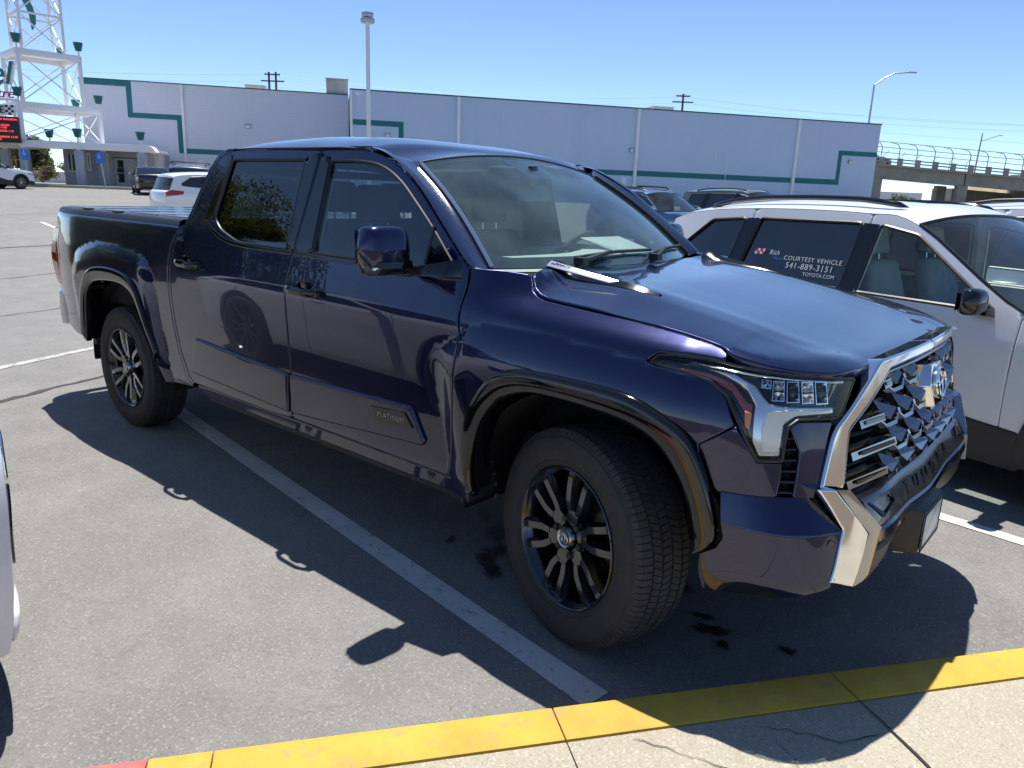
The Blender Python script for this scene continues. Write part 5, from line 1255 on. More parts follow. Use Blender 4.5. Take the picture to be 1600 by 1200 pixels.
def finish_car(pack, seg, paint, wb, r, w, clad=False, rails=None, mirror='gloss_black', lampF=None, lampR=None, wheel='alloy', glassR='privacy_glass', seats='seat_grey', sill=.26, zbelt=1.08, mir=(-.78, 1.06), handles=(), grille=None, crossbars=False, interior=True, plate=None, roofcol=None):
    t, cs, Wc, Es, Cs, row, V, idx, ra, arch, poly = pack
    for nm, i0, i1, m in seg:
        G = [row(i) for i in range(idx[i0], idx[i1]+1)]
        G = np.array(G)
        if nm in ('windscreen', 'rear_screen'):
            e = .90
            MB().grid(G[:, :2]).build('pillar', paint, t, fixn=False); MB().grid(G[:, -2:]).build('pillar', paint, t, fixn=False)
            G = G[:, 1:-1]
            mb = MB()
            for ln in (G[0], G[-1], G[:, 0], G[:, -1]): mb.tube(ln, .012, 5)
            mb.build('screen_trim', 'trim_black', t)
        MB().grid(G).build(nm, m, t, fixn=False, angle=40)
    if seg[-1][0] == 'tailgate': pass
    # closing floor, wheel wells
    xf, xr = Es[:, 0].max(), Es[:, 0].min()
    MB().box(((xf+xr)/2, 0, .36), (xf-xr-.5, w*1.5, .22)).build('underbody', 'underbody', t)
    mb = MB()
    for cx in (0, -wb):
        for sg in (-1, 1):
            A_ = np.linspace(R(-25), R(205), 22)
            mb.grid([[(cx+ra*1.02*math.cos(a), sg*y, max(.2, r+ra*.98*math.sin(a))) for a in A_] for y in (w*.95, w*.62)])
            mb.add([(cx+ra*1.0*math.cos(a), sg*w*.62, r+ra*.97*math.sin(a)) for a in A_], [tuple(range(22))])
    mb.build('wheel_well', 'liner', t, fixn=False)
    for cx in (0, -wb):
        for sg in (-1, 1):
            h = car_wheel(wheel, t, r); h.location = (cx, sg*(w-.125), r-.008); h.rotation_euler = (0, R(17*(cx != 0)), PI if sg > 0 else 0)
    if clad:
        for cx in (0, -wb):
            O = [(cx+(ra+.085)*math.cos(a), max(sill-.03, r+(ra+.08)*.97*math.sin(a))) for a in np.linspace(R(-14), R(194), 26)]
            I = [(cx+(ra-.004)*math.cos(a), max(sill-.03, r+(ra-.004)*.97*math.sin(a))) for a in np.linspace(R(194), R(-14), 26)]
            panel('arch_cladding', O+I, cs, 'dark_plastic', t, .05, .05, .008, off=.014, both=True)
        y0 = sill-.05
        panel('sill_cladding', fillet([(-ra-.05, y0), (-ra-.07, y0+.23), (-ra-.35, y0+.25), (-ra-.75, y0+.36), (-wb+ra+.30, y0+.38), (-wb+ra+.07, y0+.30), (-wb+ra+.05, y0)], .03), cs, 'dark_plastic', t, .06, .05, .012, off=.012, both=True)
        panel('bumper_cladding', [(xf-.02, .22), (xf-.0, .40), (xf-.25, .46), (ra+.08, .46), (ra+.07, .24)], cs, 'dark_plastic', t, .06, .05, .01, off=.010, both=True)
        panel('bumper_cladding', [(xr+.02, .26), (xr+.0, .50), (xr+.25, .55), (-wb-ra-.08, .55), (-wb-ra-.06, .27)], cs, 'dark_plastic', t, .06, .05, .01, off=.010, both=True)
    if rails:
        x0, x1 = rails
        for sg in (-1, 1):
            P = []
            for x in (x0+x1)/2+(x0-x1)/2*np.sin(np.linspace(PI/2, -PI/2, 14)):
                i = int(np.argmin(np.abs(Es[:, 0]-x)+(Es[:, 1] < zbelt+.2)*9)); z = Es[i, 1]+Cs[i, 1]*.55; ww = float(Wc(np.array([x]), np.array([Es[i, 1]]))[0])
                k = min((x0-x), (x-x1)); P.append((x, sg*(ww-.13), z+.040*min(1, k/.30)**.6-.004))
            MB().tube(P, [.014]+[.020]*12+[.014], 8).build('roof_rail', 'gloss_black' if clad else 'trim_black', t)
            if crossbars is True: pass
        if crossbars:
            for x in (x0-.32, x1+.35):
                i = int(np.argmin(np.abs(Es[:, 0]-x)+(Es[:, 1] < zbelt+.2)*9)); z = Es[i, 1]+Cs[i, 1]
                MB().tube([(x, -w*.80, z+.02), (x, -w*.70, z+.085), (x, w*.70, z+.085), (x, w*.80, z+.02)], .022, 8).build('cross_bar', 'trim_black', t)
    for sg in (-1, 1):
        x, z = mir; y0 = float(Wc(np.array([x]), np.array([z]))[0]); S = []
        for k in np.linspace(0, 1, 9):
            e = max(0, 1-(2*k-1)**4)**.4; y = -(y0+.07+.19*k)
            S.append([(x+.0+.06*e*math.copysign(abs(math.cos(a))**.7, math.cos(a))*(1.15 if math.cos(a) > 0 else .7), y, z+.075+.075*e*math.copysign(abs(math.sin(a))**.7, math.sin(a))) for a in np.linspace(0, 2*PI, 17)])
        mb = MB().grid(S); mb2 = MB().hexa([(x-.06, -y0+.03, z-.02), (x+.07, -y0+.03, z-.02), (x+.06, -y0-.10, z+.0), (x-.05, -y0-.10, z+.0)], [(x-.05, -y0+.02, z+.035), (x+.05, -y0+.02, z+.035), (x+.05, -y0-.10, z+.035), (x-.04, -y0-.10, z+.035)])
        mg = MB().box((x-.045, -y0-.165, z+.075), (.004, .15, .10))
        if sg > 0: mb, mb2, mg = mb.mirror(), mb2.mirror(), mg.mirror()
        o = mb.build('wing_mirror', mirror, t, angle=60); mb2.build('mirror_arm', 'gloss_black', o, .006); mg.build('mirror_glass', 'chrome', o)
    for hx, hz in handles:
        for sg in (-1, 1):
            y0 = float(Wc(np.array([hx]), np.array([hz]))[0]); P = [(hx-.10+.2*k, sg*(y0+.012+.022*math.sin(PI*k)**.6), hz) for k in np.linspace(0, 1, 9)]
            MB().tube(P, [.008]+[.013]*7+[.008], 6).build('door_handle', paint if mirror != 'chrome' else 'chrome', t)
    if lampF: panel('headlamp', fillet(lampF, .02), cs, 'lens_chrome', t, .05, .02, .006, off=.006, both=True); 
    if lampR: panel('tail_lamp', fillet(lampR, .02), cs, 'tail_red', t, .05, .02, .006, off=.008, both=True)
    xf_i = int(np.argmax(Es[:, 0]))
    if grille:
        z0, z1, hw = grille
        for k in range(5):
            z = z0+(z1-z0)*(k+.5)/5; i = int(np.argmin(np.abs(Es[:idx[3], 1]-z))); x = Es[i, 0]+Cs[i, 0]
            MB().tube([(x-.012-.16*(v)**2, v*hw, z) for v in np.linspace(-1, 1, 11)], (z1-z0)/11, 6).build('grille_bar', 'gloss_black', t)
    if plate:
        px, pz = plate; MB().box((px, 0, pz), (.012, .31, .155)).build('number_plate', 'badge_silver', t, .003)
    if interior:
        seat(t, -1.35, -.38, seats, .50, zb=.66); seat(t, -1.35, .38, seats, .50, zb=.66); seat(t, -2.25, 0, seats, 1.2, False, zb=.68)
        MB().hexa([(-.62, -w*.80, .75), (-.4, -w*.80, .75), (-.4, w*.80, .75), (-.62, w*.80, .75)], [(-.85, -w*.80, zbelt-.08), (-.30, -w*.78, zbelt-.05), (-.30, w*.78, zbelt-.05), (-.85, w*.80, zbelt-.08)]).build('dashboard', 'interior_dark', t, .03)
        MB().tube([Vector((-.95, .38+.18*math.cos(a), .98+.17*math.sin(a)))+Vector((.06*math.sin(a), 0, 0)) for a in np.linspace(0, 2*PI, 25)[:-1]], .016, 6, True).build('steering_wheel', 'interior_dark', t)
    return t
DEF_C = None
def suv(name, label, cat, loc, heading, paint, L=1.0, H=1.0, w=.92, group=None, wheel='alloy', clad=True, rails=True, mirror='gloss_black', res=.07, box=0, sedan=False, handles=True, crossbars=False, interior=True, glassF='side_glass', seats='seat_grey', r=.35, roofcol=None, rear='privacy_glass'):
    """a crossover / estate / saloon from one outline; L stretches it lengthways, H its greenhouse, box squares the tail"""
    wb = 2.69*L
    zt = lambda z: z if z < 1.0 else 1.0+(z-1.0)*H
    if sedan:
        E = [(.86, .20), (.90, .42), (.86, .64), (.80, .74), (.64, .82), (.0, .90), (-.62, .96), (-1.42, 1.34), (-1.9, 1.385), (-2.5, 1.33), (-3.30, 1.03), (-3.62, 1.0), (-3.72, .86), (-3.74, .50), (-3.66, .26)]
        C = [(.10, 0), (.12, 0), (.12, 0), (.10, .03), (.06, .05), (0, .06), (.20, .03), (.07, .06), (0, .07), (-.05, .06), (-.14, .03), (-.10, .03), (-.10, 0), (-.10, 0), (-.08, 0)]
        seg = [('front_bumper', 0, 4, paint), ('bonnet', 4, 6, paint), ('windscreen', 6, 7, 'clear_glass'), ('roof', 7, 9, paint), ('rear_screen', 9, 10, rear), ('boot_lid', 10, 14, paint)]
        win = [([(-.78, .985), (-1.40, 1.29), (-1.72, 1.315), (-1.74, .99)], 'f'), ([(-1.84, .992), (-1.82, 1.318), (-2.25, 1.30), (-2.88, 1.10), (-2.90, 1.02)], 'r')]
        doors = (-.55, -1.79, -2.7); zb, sill = .98, .22; mir = (-.80, .97); hd = ((-1.55, .86), (-2.5, .89))
        lF = [(.80, .66), (.72, .76), (.42, .78), (.55, .68)]; lR = [(-3.55, .96), (-3.72, .86), (-3.70, .76), (-3.30, .84), (-3.28, .93)]
    else:
        b = box
        E = [(.86, .22), (.90, .45), (.87, .70), (.80, .86), (.66, .96), (.05, 1.03), (-.56, 1.075), (-1.32, 1.535), (-1.70, 1.595), (-2.4, 1.60), (-3.02, 1.565), (-3.36+.0*b, 1.50+.06*b), (-3.42-.14*b, 1.43+.08*b), (-3.56-.06*b, 1.06), (-3.65, .95), (-3.67, .55), (-3.60, .28)]
        C = [(.10, 0), (.12, 0), (.13, 0), (.11, .03), (.07, .05), (0, .055), (.20, .03), (.08, .07), (0, .08), (0, .08), (-.03, .07), (-.10, .06), (-.12, .02), (-.12, 0), (-.12, 0), (-.12, 0), (-.10, 0)]
        seg = [('front_bumper', 0, 4, paint), ('bonnet', 4, 6, paint), ('windscreen', 6, 7, 'clear_glass'), ('roof', 7, 11, roofcol or paint), ('spoiler', 11, 12, paint), ('rear_screen', 12, 13, rear), ('tailgate', 13, 16, paint)]
        win = [([(-.74, 1.085), (-1.30, 1.475), (-1.56, 1.525), (-1.60, 1.095)], 'f'), ([(-1.72, 1.098), (-1.69, 1.53), (-2.50, 1.525), (-2.585, 1.115)], 'r'), ([(-2.70, 1.14), (-2.635, 1.52), (-2.95-.25*b, 1.495), (-3.24-.05*b, 1.26), (-3.22-.05*b, 1.20)], 'r')]
        doors = (-.60, -1.674, -2.688); zb, sill = 1.08, .27; mir = (-.80, 1.07); hd = ((-1.48, .97), (-2.42, 1.0))
        lF = [(.80, .74), (.78, .84), (.42, .92), (.46, .82)]; lR = [(-3.50, 1.05), (-3.66, .98), (-3.66, .86), (-3.22, .93), (-3.20, 1.02)]
    sx = lambda x: x if x > -.55 else -.55+(x+.55)*((wb-.55)/(2.69-.55) if x > -2.69 else 1)-(0 if x > -2.69 else (wb-2.69))
    def sxx(x): return x if x > -.55 else (-.55+(x+.55)*(wb-.55)/(2.69-.55) if x > -2.69 else x-(wb-2.69))
    S = lambda q: [(sxx(x), zt(z)) for x, z in q]
    E = S(E); win = [(S(q), g) for q, g in win]
    pack = build_car(name, label, cat, loc, heading, E, C, win, [sxx(d) for d in doors], w, wb, paint, res, group, wheel, r, zbelt=zt(zb), glassF=glassF)
    return finish_car(pack, seg, paint, wb, r, w, clad, (sxx(-1.45), sxx(-3.1)) if rails else None, mirror, S(lF), S(lR), wheel, sill=sill, zbelt=zt(zb), mir=(mir[0], zt(mir[1])), handles=[(sxx(x), z) for x, z in hd] if handles else (), grille=(.45, .78, .55), crossbars=crossbars, interior=interior, seats=seats), pack
ST = math.atan2(DY, DX)
# the white crossover in the next bay
cx_, pk = suv('crossover_car', 'white crossover with black roof rails and black lower cladding parked beyond the pickup bonnet', 'crossover', (1.75, 2.56), R(-15.6), 'pearl_white_paint', res=.05, wheel='black', seats='seat_light', glassF='clear_glass')
csf = pk[1]
def on_car(x, z, d=.0):
    st = np.array([[x, z]]); n_, a_, b_ = fnormal(csf, st); return Vector(csf(st)[0]+n_[0]*d), Vector(a_[0]), Vector(b_[0])
for body, sz, x, z, sp_ in (('COURTESY VEHICLE', .045, -1.98, 1.262, 1.15), ('541-889-3151', .060, -1.99, 1.212, 1.12), ('TOYOTA.COM', .036, -1.90, 1.165, 1.05)):
    p, a_, b_ = on_car(x, z, -.006); text('window_lettering', body, sz, frame(p, a_, b_), 'white_vinyl', cx_, .0004, space=sp_)
p, a_, b_ = on_car(-2.33, 1.285, -.006)
M_ = frame(p, a_, b_)
text('window_lettering', 'Rich', .05, M_ @ Matrix.Translation((.03, .005, 0)), 'white_vinyl', cx_, .0004, shear=.2); text('window_lettering', 'Motors', .035, M_ @ Matrix.Translation((.08, -.035, 0)), 'blue_vinyl', cx_, .0004, shear=.2)
for i in range(4):
    for j in range(2): MB().box(M_ @ Vector((-.13+i*.022, -.005+j*.022, 0)), (.020, .020, .001), M_.to_3x3()).build('chequer_mark', 'red_vinyl' if (i+j) % 2 else 'white_vinyl', cx_)
suv('large_suv', 'tall white suv behind the white crossover at the right edge', 'suv', (3.25, 5.55), R(-13), 'white_paint', L=1.12, H=1.12, w=.98, box=1, clad=False, rails=True, res=.09, mirror='gloss_black', r=.38, interior=False)
# the white car whose nose shows at the left edge; it also mirrors in the pickup's doors
wc_, wpk = suv('white_car', 'white car with only its front bumper corner showing at the left edge', 'car', (-1.84, -3.225), R(1.0), 'white_paint', w=.92, clad=False, rails=False, res=.05, wheel='dark', mirror='gloss_black')
panel('bumper_vent', fillet([(.62, .44), (.80, .47), (.86, .60), (.80, .74), (.74, .70), (.70, .55)], .02), wpk[1], 'gloss_black', wc_, .04, .02, .006, off=.006, both=True)
panel('bumper_lip', fillet([(.40, .25), (.84, .24), (.87, .29), (.84, .34), (.45, .31)], .02), wpk[1], 'white_paint', wc_, .04, .05, .012, off=.016, both=True)
# cars in the rows behind
suv('blue_crossover', 'steel blue crossover with roof cross bars parked below the teal stripe', 'crossover', (-8.55, 16.7), ST-.04, 'steel_blue_paint', wheel='dark', crossbars=True, clad=False, res=.10, mirror='chrome')
suv('long_suv', 'long olive grey suv with roof rails parked behind the blue crossover', 'suv', (-7.3, 21.1), ST-.02, 'olive_grey_paint', L=1.16, H=1.2, w=.99, box=1, clad=False, res=.12, mirror='chrome', r=.39, interior=False)
suv('white_estate', 'white estate car parked beside the theatre sign tower at the far left', 'estate car', (-48.1, 11.65), R(109), 'pearl_white_paint', clad=True, res=.16, interior=False, wheel='alloy')
suv('black_saloon', 'black saloon with red tail lamps parked by the theatre entrance', 'saloon car', (-44.2, 17.6), R(160), 'black_paint', sedan=True, clad=False, rails=False, res=.14, interior=False, wheel='dark', mirror='black_paint')
suv('charcoal_suv', 'charcoal suv with roof bars between the black saloon and the white car', 'suv', (-30.8, 13.5), R(150), 'charcoal_paint', clad=False, crossbars=True, res=.14, interior=False, wheel='dark', H=1.06)
suv('white_hatchback', 'white hatchback with sloping rear window seen behind the pickup cab', 'hatchback', (-19.9, 10.7), R(81), 'white_paint', clad=False, rails=False, res=.12, interior=True, wheel='alloy', H=.82, rear='clear_glass')
suv('distant_van', 'white van parked beyond the crossovers under the bridge', 'van', (8.5, 33.2), R(-14), 'white_paint', L=1.15, H=1.25, w=.98, box=1, clad=False, rails=False, res=.2, interior=False)
suv('grey_pickup_truck', 'dark grey truck roof showing behind the tall white suv', 'truck', (14.9, 27.3), R(-14), 'charcoal_paint', L=1.3, H=1.22, w=1.0, box=1, clad=False, rails=False, res=.2, interior=False)
# ------------------------------------------------------------------ theatre, sign tower, canopy, bridge, poles, planting
def block(c0, c1, course):
    def f(t, b, N, L):
        tc = N('ShaderNodeTexCoord').outputs['Object']
        a = mixc(N, L, remap(N, L, noise(N, L, tc, .25, 6), .3, .7, 0, 1), c0, c1)
        a = mixc(N, L, remap(N, L, noise(N, L, tc, 1.4, 7, .7), .55, .8, 0, .35), a, tuple(c*.86 for c in c0))
        # vertical dribbles of weathering
        mp = N('ShaderNodeMapping'); mp.inputs['Scale'].default_value = (1.2, 1.2, .06); L(tc, mp.inputs[0])
        a = mixc(N, L, remap(N, L, noise(N, L, mp.outputs[0], 1.0, 6, .7), .55, .8, 0, .30), a, tuple(c*.80 for c in c0))
        sep = N('ShaderNodeSeparateXYZ'); L(tc, sep.inputs[0]); m1 = N('ShaderNodeMath'); m1.operation = 'FRACT'; m0 = N('ShaderNodeMath'); m0.operation = 'MULTIPLY'; m0.inputs[1].default_value = 1/course
        L(sep.outputs[2], m0.inputs[0]); L(m0.outputs[0], m1.inputs[0])
        j = remap(N, L, m1.outputs[0], .90, .94, 0, 1)
        a = mixc(N, L, j, a, tuple(c*.91 for c in c0)) if course < .5 else a
        L(a, b.inputs['Base Color']); b.inputs['Roughness'].default_value = .85
        bp = N('ShaderNodeBump'); bp.inputs['Strength'].default_value = .4; bp.inputs['Distance'].default_value = .02; L(noise(N, L, tc, 12, 5), bp.inputs['Height']); L(bp.outputs[0], b.inputs['Normal'])
    return f
gmat('block_wall', block((.60, .63, .72), (.65, .675, .755), .20))
gmat('panel_wall', block((.49, .595, .76), (.535, .635, .785), .61))
mat('teal_paint', (.012, .15, .17), .6, var=.12, vscale=.6)
mat('teal_dark', (.010, .085, .095), .6)
mat('white_steel', (.78, .78, .80), .45, var=.06, vscale=.7)
mat('grey_pillar', (.36, .37, .43), .85, var=.14, vscale=1.5, bump=.3, bscale=20)
mat('glass_dark', (.02, .025, .03), .05, 0, 0, .8)
mat('door_frame', (.42, .44, .52), .5)
mat('poster_paper', (.24, .20, .18), .4, var=.7, vscale=2.2)
mat('sign_white', (.8, .8, .8), .5); mat('sign_teal', (.02, .16, .17), .5); mat('sign_red', (.42, .03, .05), .5)
mat('led_black', (.006, .006, .007), .4); mat('led_red', (.3, .01, .01), .5, emit=(1.0, .06, .07), estr=1.6)
mat('blue_sign', (.02, .16, .62), .4)
mat('galv_steel', (.42, .44, .46), .42, .8, var=.1)
mat('lamp_glow', (.8, .85, .7), .4)
mat('hvac', (.44, .43, .38), .6, var=.15)
mat('bridge_concrete', (.36, .32, .275), .9, var=.22, vscale=.5, bump=.3, bscale=4)
mat('fence_metal', (.34, .31, .29), .6)
mat('dark_wood', (.07, .06, .05), .9)
mat('dry_earth', (.30, .235, .15), .95, var=.3, vscale=.4, bump=.5, bscale=2)
mat('shed_blue', (.045, .10, .20), .6); mat('shed_white', (.72, .72, .70), .6)
def Q(a, b, z): x, y = AB(a, b); return (x, y, z)
ZT = 1.13
def wallbox(mb, a0, a1, b0, b1, z0, z1): return mb.hexa([Q(a0, b0, z0), Q(a1, b0, z0), Q(a1, b1, z0), Q(a0, b1, z0)], [Q(a0, b0, z1), Q(a1, b0, z1), Q(a1, b1, z1), Q(a0, b1, z1)])
def wb_(name, a0, a1, b0, b1, z0, z1, m, parent, bev=0, kind=None): 
    return wallbox(MB(), a0, a1, b0, b1, z0, z1).build(name, m, parent, bev, kind=kind)
th = thing('theatre_building', (0, 0, 0), 0, 'long windowless lavender grey theatre block with a stepped teal stripe', 'theatre')
B1, B2 = -62.5, -59.5
# ---- the left block, and the low vestibule with the entrance (openings left in the wall)
for a0, a1, z0, z1 in ((-19.6, .0, 3.36, 8.86), (-19.6, -14.73, .8, 3.36), (-13.74, .0, .8, 3.36), (-14.73, -13.74, .8, 2.39)): wb_('wall', a0, a1, B1-28, B1, z0, z1, 'block_wall', th)
wb_('window', -14.73, -13.74, B1-.30, B1-.22, 2.39, 3.36, 'glass_dark', th); wb_('window_sill', -14.8, -13.7, B1-.05, B1+.06, 2.33, 2.387, 'white_steel', th)
BV = -57.0
for a0, a1, z0, z1 in ((-19.55, -19.25, .8, 3.55), (-19.25, -18.72, .8, 2.12), (-19.25, -18.72, 3.25, 3.55), (-18.72, -16.42, .8, 3.55), (-16.42, -14.80, 3.16, 3.55), (-14.80, -13.72, .8, 3.55)): wb_('wall', a0, a1, BV-.5, BV, z0, z1, 'grey_pillar', th)
wb_('wall', -19.55, -13.72, B1, BV-.5, 3.30, 3.55, 'grey_pillar', th); wb_('wall', -13.95, -13.72, B1, BV-.5, .8, 3.30, 'grey_pillar', th); wb_('wall', -19.55, -19.3, B1, BV-.5, .8, 3.30, 'grey_pillar', th)
wb_('window', -19.25, -18.72, BV-.30, BV-.22, 2.12, 3.25, 'glass_dark', th); wb_('window_sill', -19.35, -18.62, BV-.08, BV+.14, 2.05, 2.118, 'white_steel', th)
for a0 in (-16.40, -15.60):
    d = wb_('door', a0, a0+.78, BV-.18, BV-.10, 1.20, 3.10, 'door_frame', th)
    for z0, z1 in ((2.46, 2.96), (2.12, 2.43), (1.45, 2.06)): wb_('door_pane', a0+.16, a0+.62, BV-.102, BV-.085, z0, z1, 'glass_dark', d)
    wb_('door_handle', a0+.68, a0+.71, BV-.10, BV-.03, 1.95, 2.35, 'galv_steel', d)
for a0, a1 in ((-18.06, -17.84), (-17.32, -16.70)):
    f = wb_('poster_case', a0, a1, BV+.001, BV+.07, 2.16, 3.36, 'white_steel', th); wb_('poster', a0+.07, a1-.07, BV+.07, BV+.08, 2.24, 3.28, 'poster_paper', f)
wb_('parapet', -19.65, .0, B1-.3, B1+.06, 8.86, 8.93, 'teal_dark', th)
wb_('downpipe', -12.60, -12.42, B1+.003, B1+.16, 1.1, 8.84, 'white_steel', th)
# teal stripe, stepping down to the right: painted band standing a hair proud
for k, (a0, a1, z0, z1) in enumerate(((-19.62, -16.06, 8.46, 8.858), (-16.44, -16.06, 6.25, 8.46), (-16.06, -12.62, 6.25, 6.63), (-12.98, -12.62, 4.18, 6.25), (-12.98, -12.62, 3.80, 4.18), (-12.40, -.0, 3.80, 4.18))):
    wb_('teal_stripe', a0, a1, B1+.001, B1+.012, z0, z1, 'teal_paint', th)
wb_('teal_stripe', -19.615, -19.603, B1-6, B1-.0, 8.46, 8.858, 'teal_paint', th)
def wall_light(a, b, z): 
    o = wb_('wall_light', a-.16, a+.16, b, b+.20, z-.12, z+.16, 'galv_steel', th, .02); wb_('light_lens', a-.13, a+.13, b+.03, b+.21, z-.10, z+.04, 'lamp_glow', o, .01)
wall_light(-7.76, B1, 6.05)
wb_('notice_plate', -11.65, -11.25, B1, B1+.02, 2.85, 3.35, 'sign_white', th)
# ---- the long right-hand block
wb_('wall', .10, 47.5, B2-34, B2, .7, 8.96, 'panel_wall', th)
wb_('parapet', .04, 47.56, B2-.35, B2+.06, 8.96, 9.05, 'teal_dark', th)
wb_('wall', .10, 8.3, B2-.9, B2-.01, 8.90, 9.02, 'panel_wall', th)
for a in (8.5, 23.8, 39.05): wb_('downpipe', a-.13, a+.13, B2+.003, B2+.20, .9, 8.94, 'white_steel', th)
wb_('downpipe', .02, .22, B2+.003, B2+.12, .9, 8.94, 'white_steel', th)
for a in (4.6, 13.6, 18.6, 28.9, 34.2): wb_('panel_joint', a-.02, a+.02, B2+.001, B2+.008, .9, 8.95, 'panel_wall', th)
for a0, a1, z0, z1 in ((.24, 4.15, 6.42, 6.83), (3.76, 4.15, 3.92, 6.42), (3.76, 8.36, 3.53, 3.92), (8.64, 23.66, 3.53, 3.94), (23.94, 38.9, 3.53, 3.98), (39.2, 43.85, 3.53, 4.00), (43.45, 43.85, 4.00, 6.55), (43.85, 47.5, 6.14, 6.55)):
    wb_('teal_stripe', a0, a1, B2+.001, B2+.012, z0, z1, 'teal_paint', th)
wall_light(2.9, B2, 5.75); wall_light(44.7, B2, 5.6); wall_light(23.35, B2, 5.6)
d = wb_('high_door', 31.2, 32.35, B2+.001, B2+.03, 3.99, 5.80, 'panel_wall', th); wb_('door_edge', 31.16, 31.20, B2, B2+.05, 3.99, 5.85, 'white_steel', d); wb_('door_edge', 32.35, 32.39, B2, B2+.05, 3.5, 5.85, 'white_steel', d); wb_('door_edge', 31.16, 32.39, B2, B2+.05, 5.85, 5.89, 'white_steel', d)
wb_('high_door', 40.0, 41.2, B2+.001, B2+.03, .95, 3.05, 'panel_wall', th)
for a, z in ((22.9, 3.1), (-0.3+9.3, 3.0)): wb_('notice_plate', a-.2, a+.2, B2, B2+.02, z-.25, z+.25, 'sign_white', th)
MB().tube([Q(.5, B2, 8.55), Q(.6, B2+.6, 8.6)], .05, 6).box(Q(.65, B2+.75, 8.58), (.3, .3, .2)).build('wall_camera', 'white_steel', th)
for a0, a1, b, z, zh in ((-8.2, -6.6, -66, 8.9, .62), (-1.7, .0, -62.6, 8.86, 1.15), (27.0, 29.0, -64, 9.0, .75), (37.2, 38.4, -64, 9.0, .5)):
    o = wb_('rooftop_unit', a0, a1, b-1.6, b, z, z+zh, 'hvac', th, .03); wb_('unit_lid', a0-.05, a1+.05, b-1.65, b+.05, z+zh, z+zh+.08, 'hvac', o)
# ---- entrance canopy on block pillars
can = thing('entrance_canopy', (*AB(-16, -54), ZT), 0, 'white steel entrance canopy on grey block pillars under the sign tower', 'canopy')
def rel(mb, o): mb.v = [(x-o.location.x, y-o.location.y, z-o.location.z) for x, y, z in mb.v]; return mb
def part(o, name, mb, m, bev=0, **k): return rel(mb, o).build(name, m, o, bev, **k)
TWC = [(-53.98, 14.38), (-53.68, 18.97), (-58.27, 19.27), (-58.57, 14.68)]          # the four feet of the tower
def wab(x, y): return (x*EX+y*EY, x*NX+y*NY)
for a, b in (wab(*TWC[0]), (-17.1, -52.0), (-13.43, -52.0), wab(*TWC[1]), wab(*TWC[2]), wab(*TWC[3])):
    part(can, 'pillar', wallbox(MB(), a-.25, a+.25, b-.25, b+.25, .9, 3.33), 'grey_pillar', .01)
    part(can, 'pillar_stub', wallbox(MB(), a-.13, a+.13, b-.13, b+.13, 3.33, 3.6), 'white_steel')
part(can, 'fascia', wallbox(MB(), -20.45, -13.0, -52.15, -51.9, 3.40, 3.84), 'white_steel', .02)
part(can, 'fascia', wallbox(MB(), -24.5, -20.47, -55.6, -55.35, 3.40, 3.84), 'white_steel', .02)
part(can, 'fascia', MB().hexa([Q(-13.0, -53.4, 3.40), Q(-12.62, -53.4, 3.44), Q(-12.55, -51.9, 3.44), Q(-13.0, -51.9, 3.40)], [Q(-13.0, -53.4, 3.84), Q(-12.8, -53.4, 3.76), Q(-12.78, -51.9, 3.76), Q(-13.0, -51.9, 3.84)]), 'white_steel', .01)
part(can, 'canopy_roof', wallbox(MB(), -24.4, -13.05, -58.5, -52.16, 3.58, 3.70), 'white_steel')
# ---- sign tower: three stacked frames of white tube steel
tw = thing('sign_tower', (*AB(-18.2, -54), ZT), 0, 'white lattice steel sign tower with teal basket lamps at the left edge', 'sign tower')
TX, TY = (.0653, .9979), (-.9979, .0653)
tiers = [(3.84, 6.12, (-53.98, 14.38), 4.6), (6.12, 9.22, (-53.90, 14.60), 3.45), (9.22, 15.0, (-54.05, 14.95), 2.35)]
for k, (z0, z1, L0, w_) in enumerate(tiers):
    cor = [L0, (L0[0]+TX[0]*w_, L0[1]+TX[1]*w_), (L0[0]+(TX[0]+TY[0])*w_, L0[1]+(TX[1]+TY[1])*w_), (L0[0]+TY[0]*w_, L0[1]+TY[1]*w_)]
    TCOR = globals().setdefault('TCOR', []); TCOR.append(cor)
    r_ = (.15, .12, .085)[k]
    Q3 = lambda x, y, z: (x, y, z)
    for a, b in cor: part(tw, 'column', MB().bar(Q3(a, b, z0), Q3(a, b, z1), r_*1.7, r_*1.7, up=(TX[0], TX[1], 0)), 'white_steel', .01)
    for i in range(4):
        (aa, ba), (ab, bb) = cor[i], cor[(i+1) % 4]
        if k < 2: part(tw, 'tier_beam', MB().bar(Q3(aa, ba, z1-.16), Q3(ab, bb, z1-.16), .28, .36), 'white_steel', .02)
        lv = [z0, z1-.2] if k < 2 else [z0, z0+2.15, z0+4.3, z1]
        for z_a, z_b in zip(lv[:-1], lv[1:]):
            part(tw, 'cross_brace', MB().bar(Q3(aa, ba, z_a+.05), Q3(ab, bb, z_b-.05), .065, .065), 'white_steel'); part(tw, 'cross_brace', MB().bar(Q3(ab, bb, z_a+.05), Q3(aa, ba, z_b-.05), .065, .065), 'white_steel')
            if k == 2: part(tw, 'tie_beam', MB().bar(Q3(aa, ba, z_b), Q3(ab, bb, z_b), .10, .12), 'white_steel')
    if k < 2: part(tw, 'tier_deck', MB().hexa([(x, y, z1-.05) for x, y in cor], [(x, y, z1) for x, y in cor]), 'white_steel')
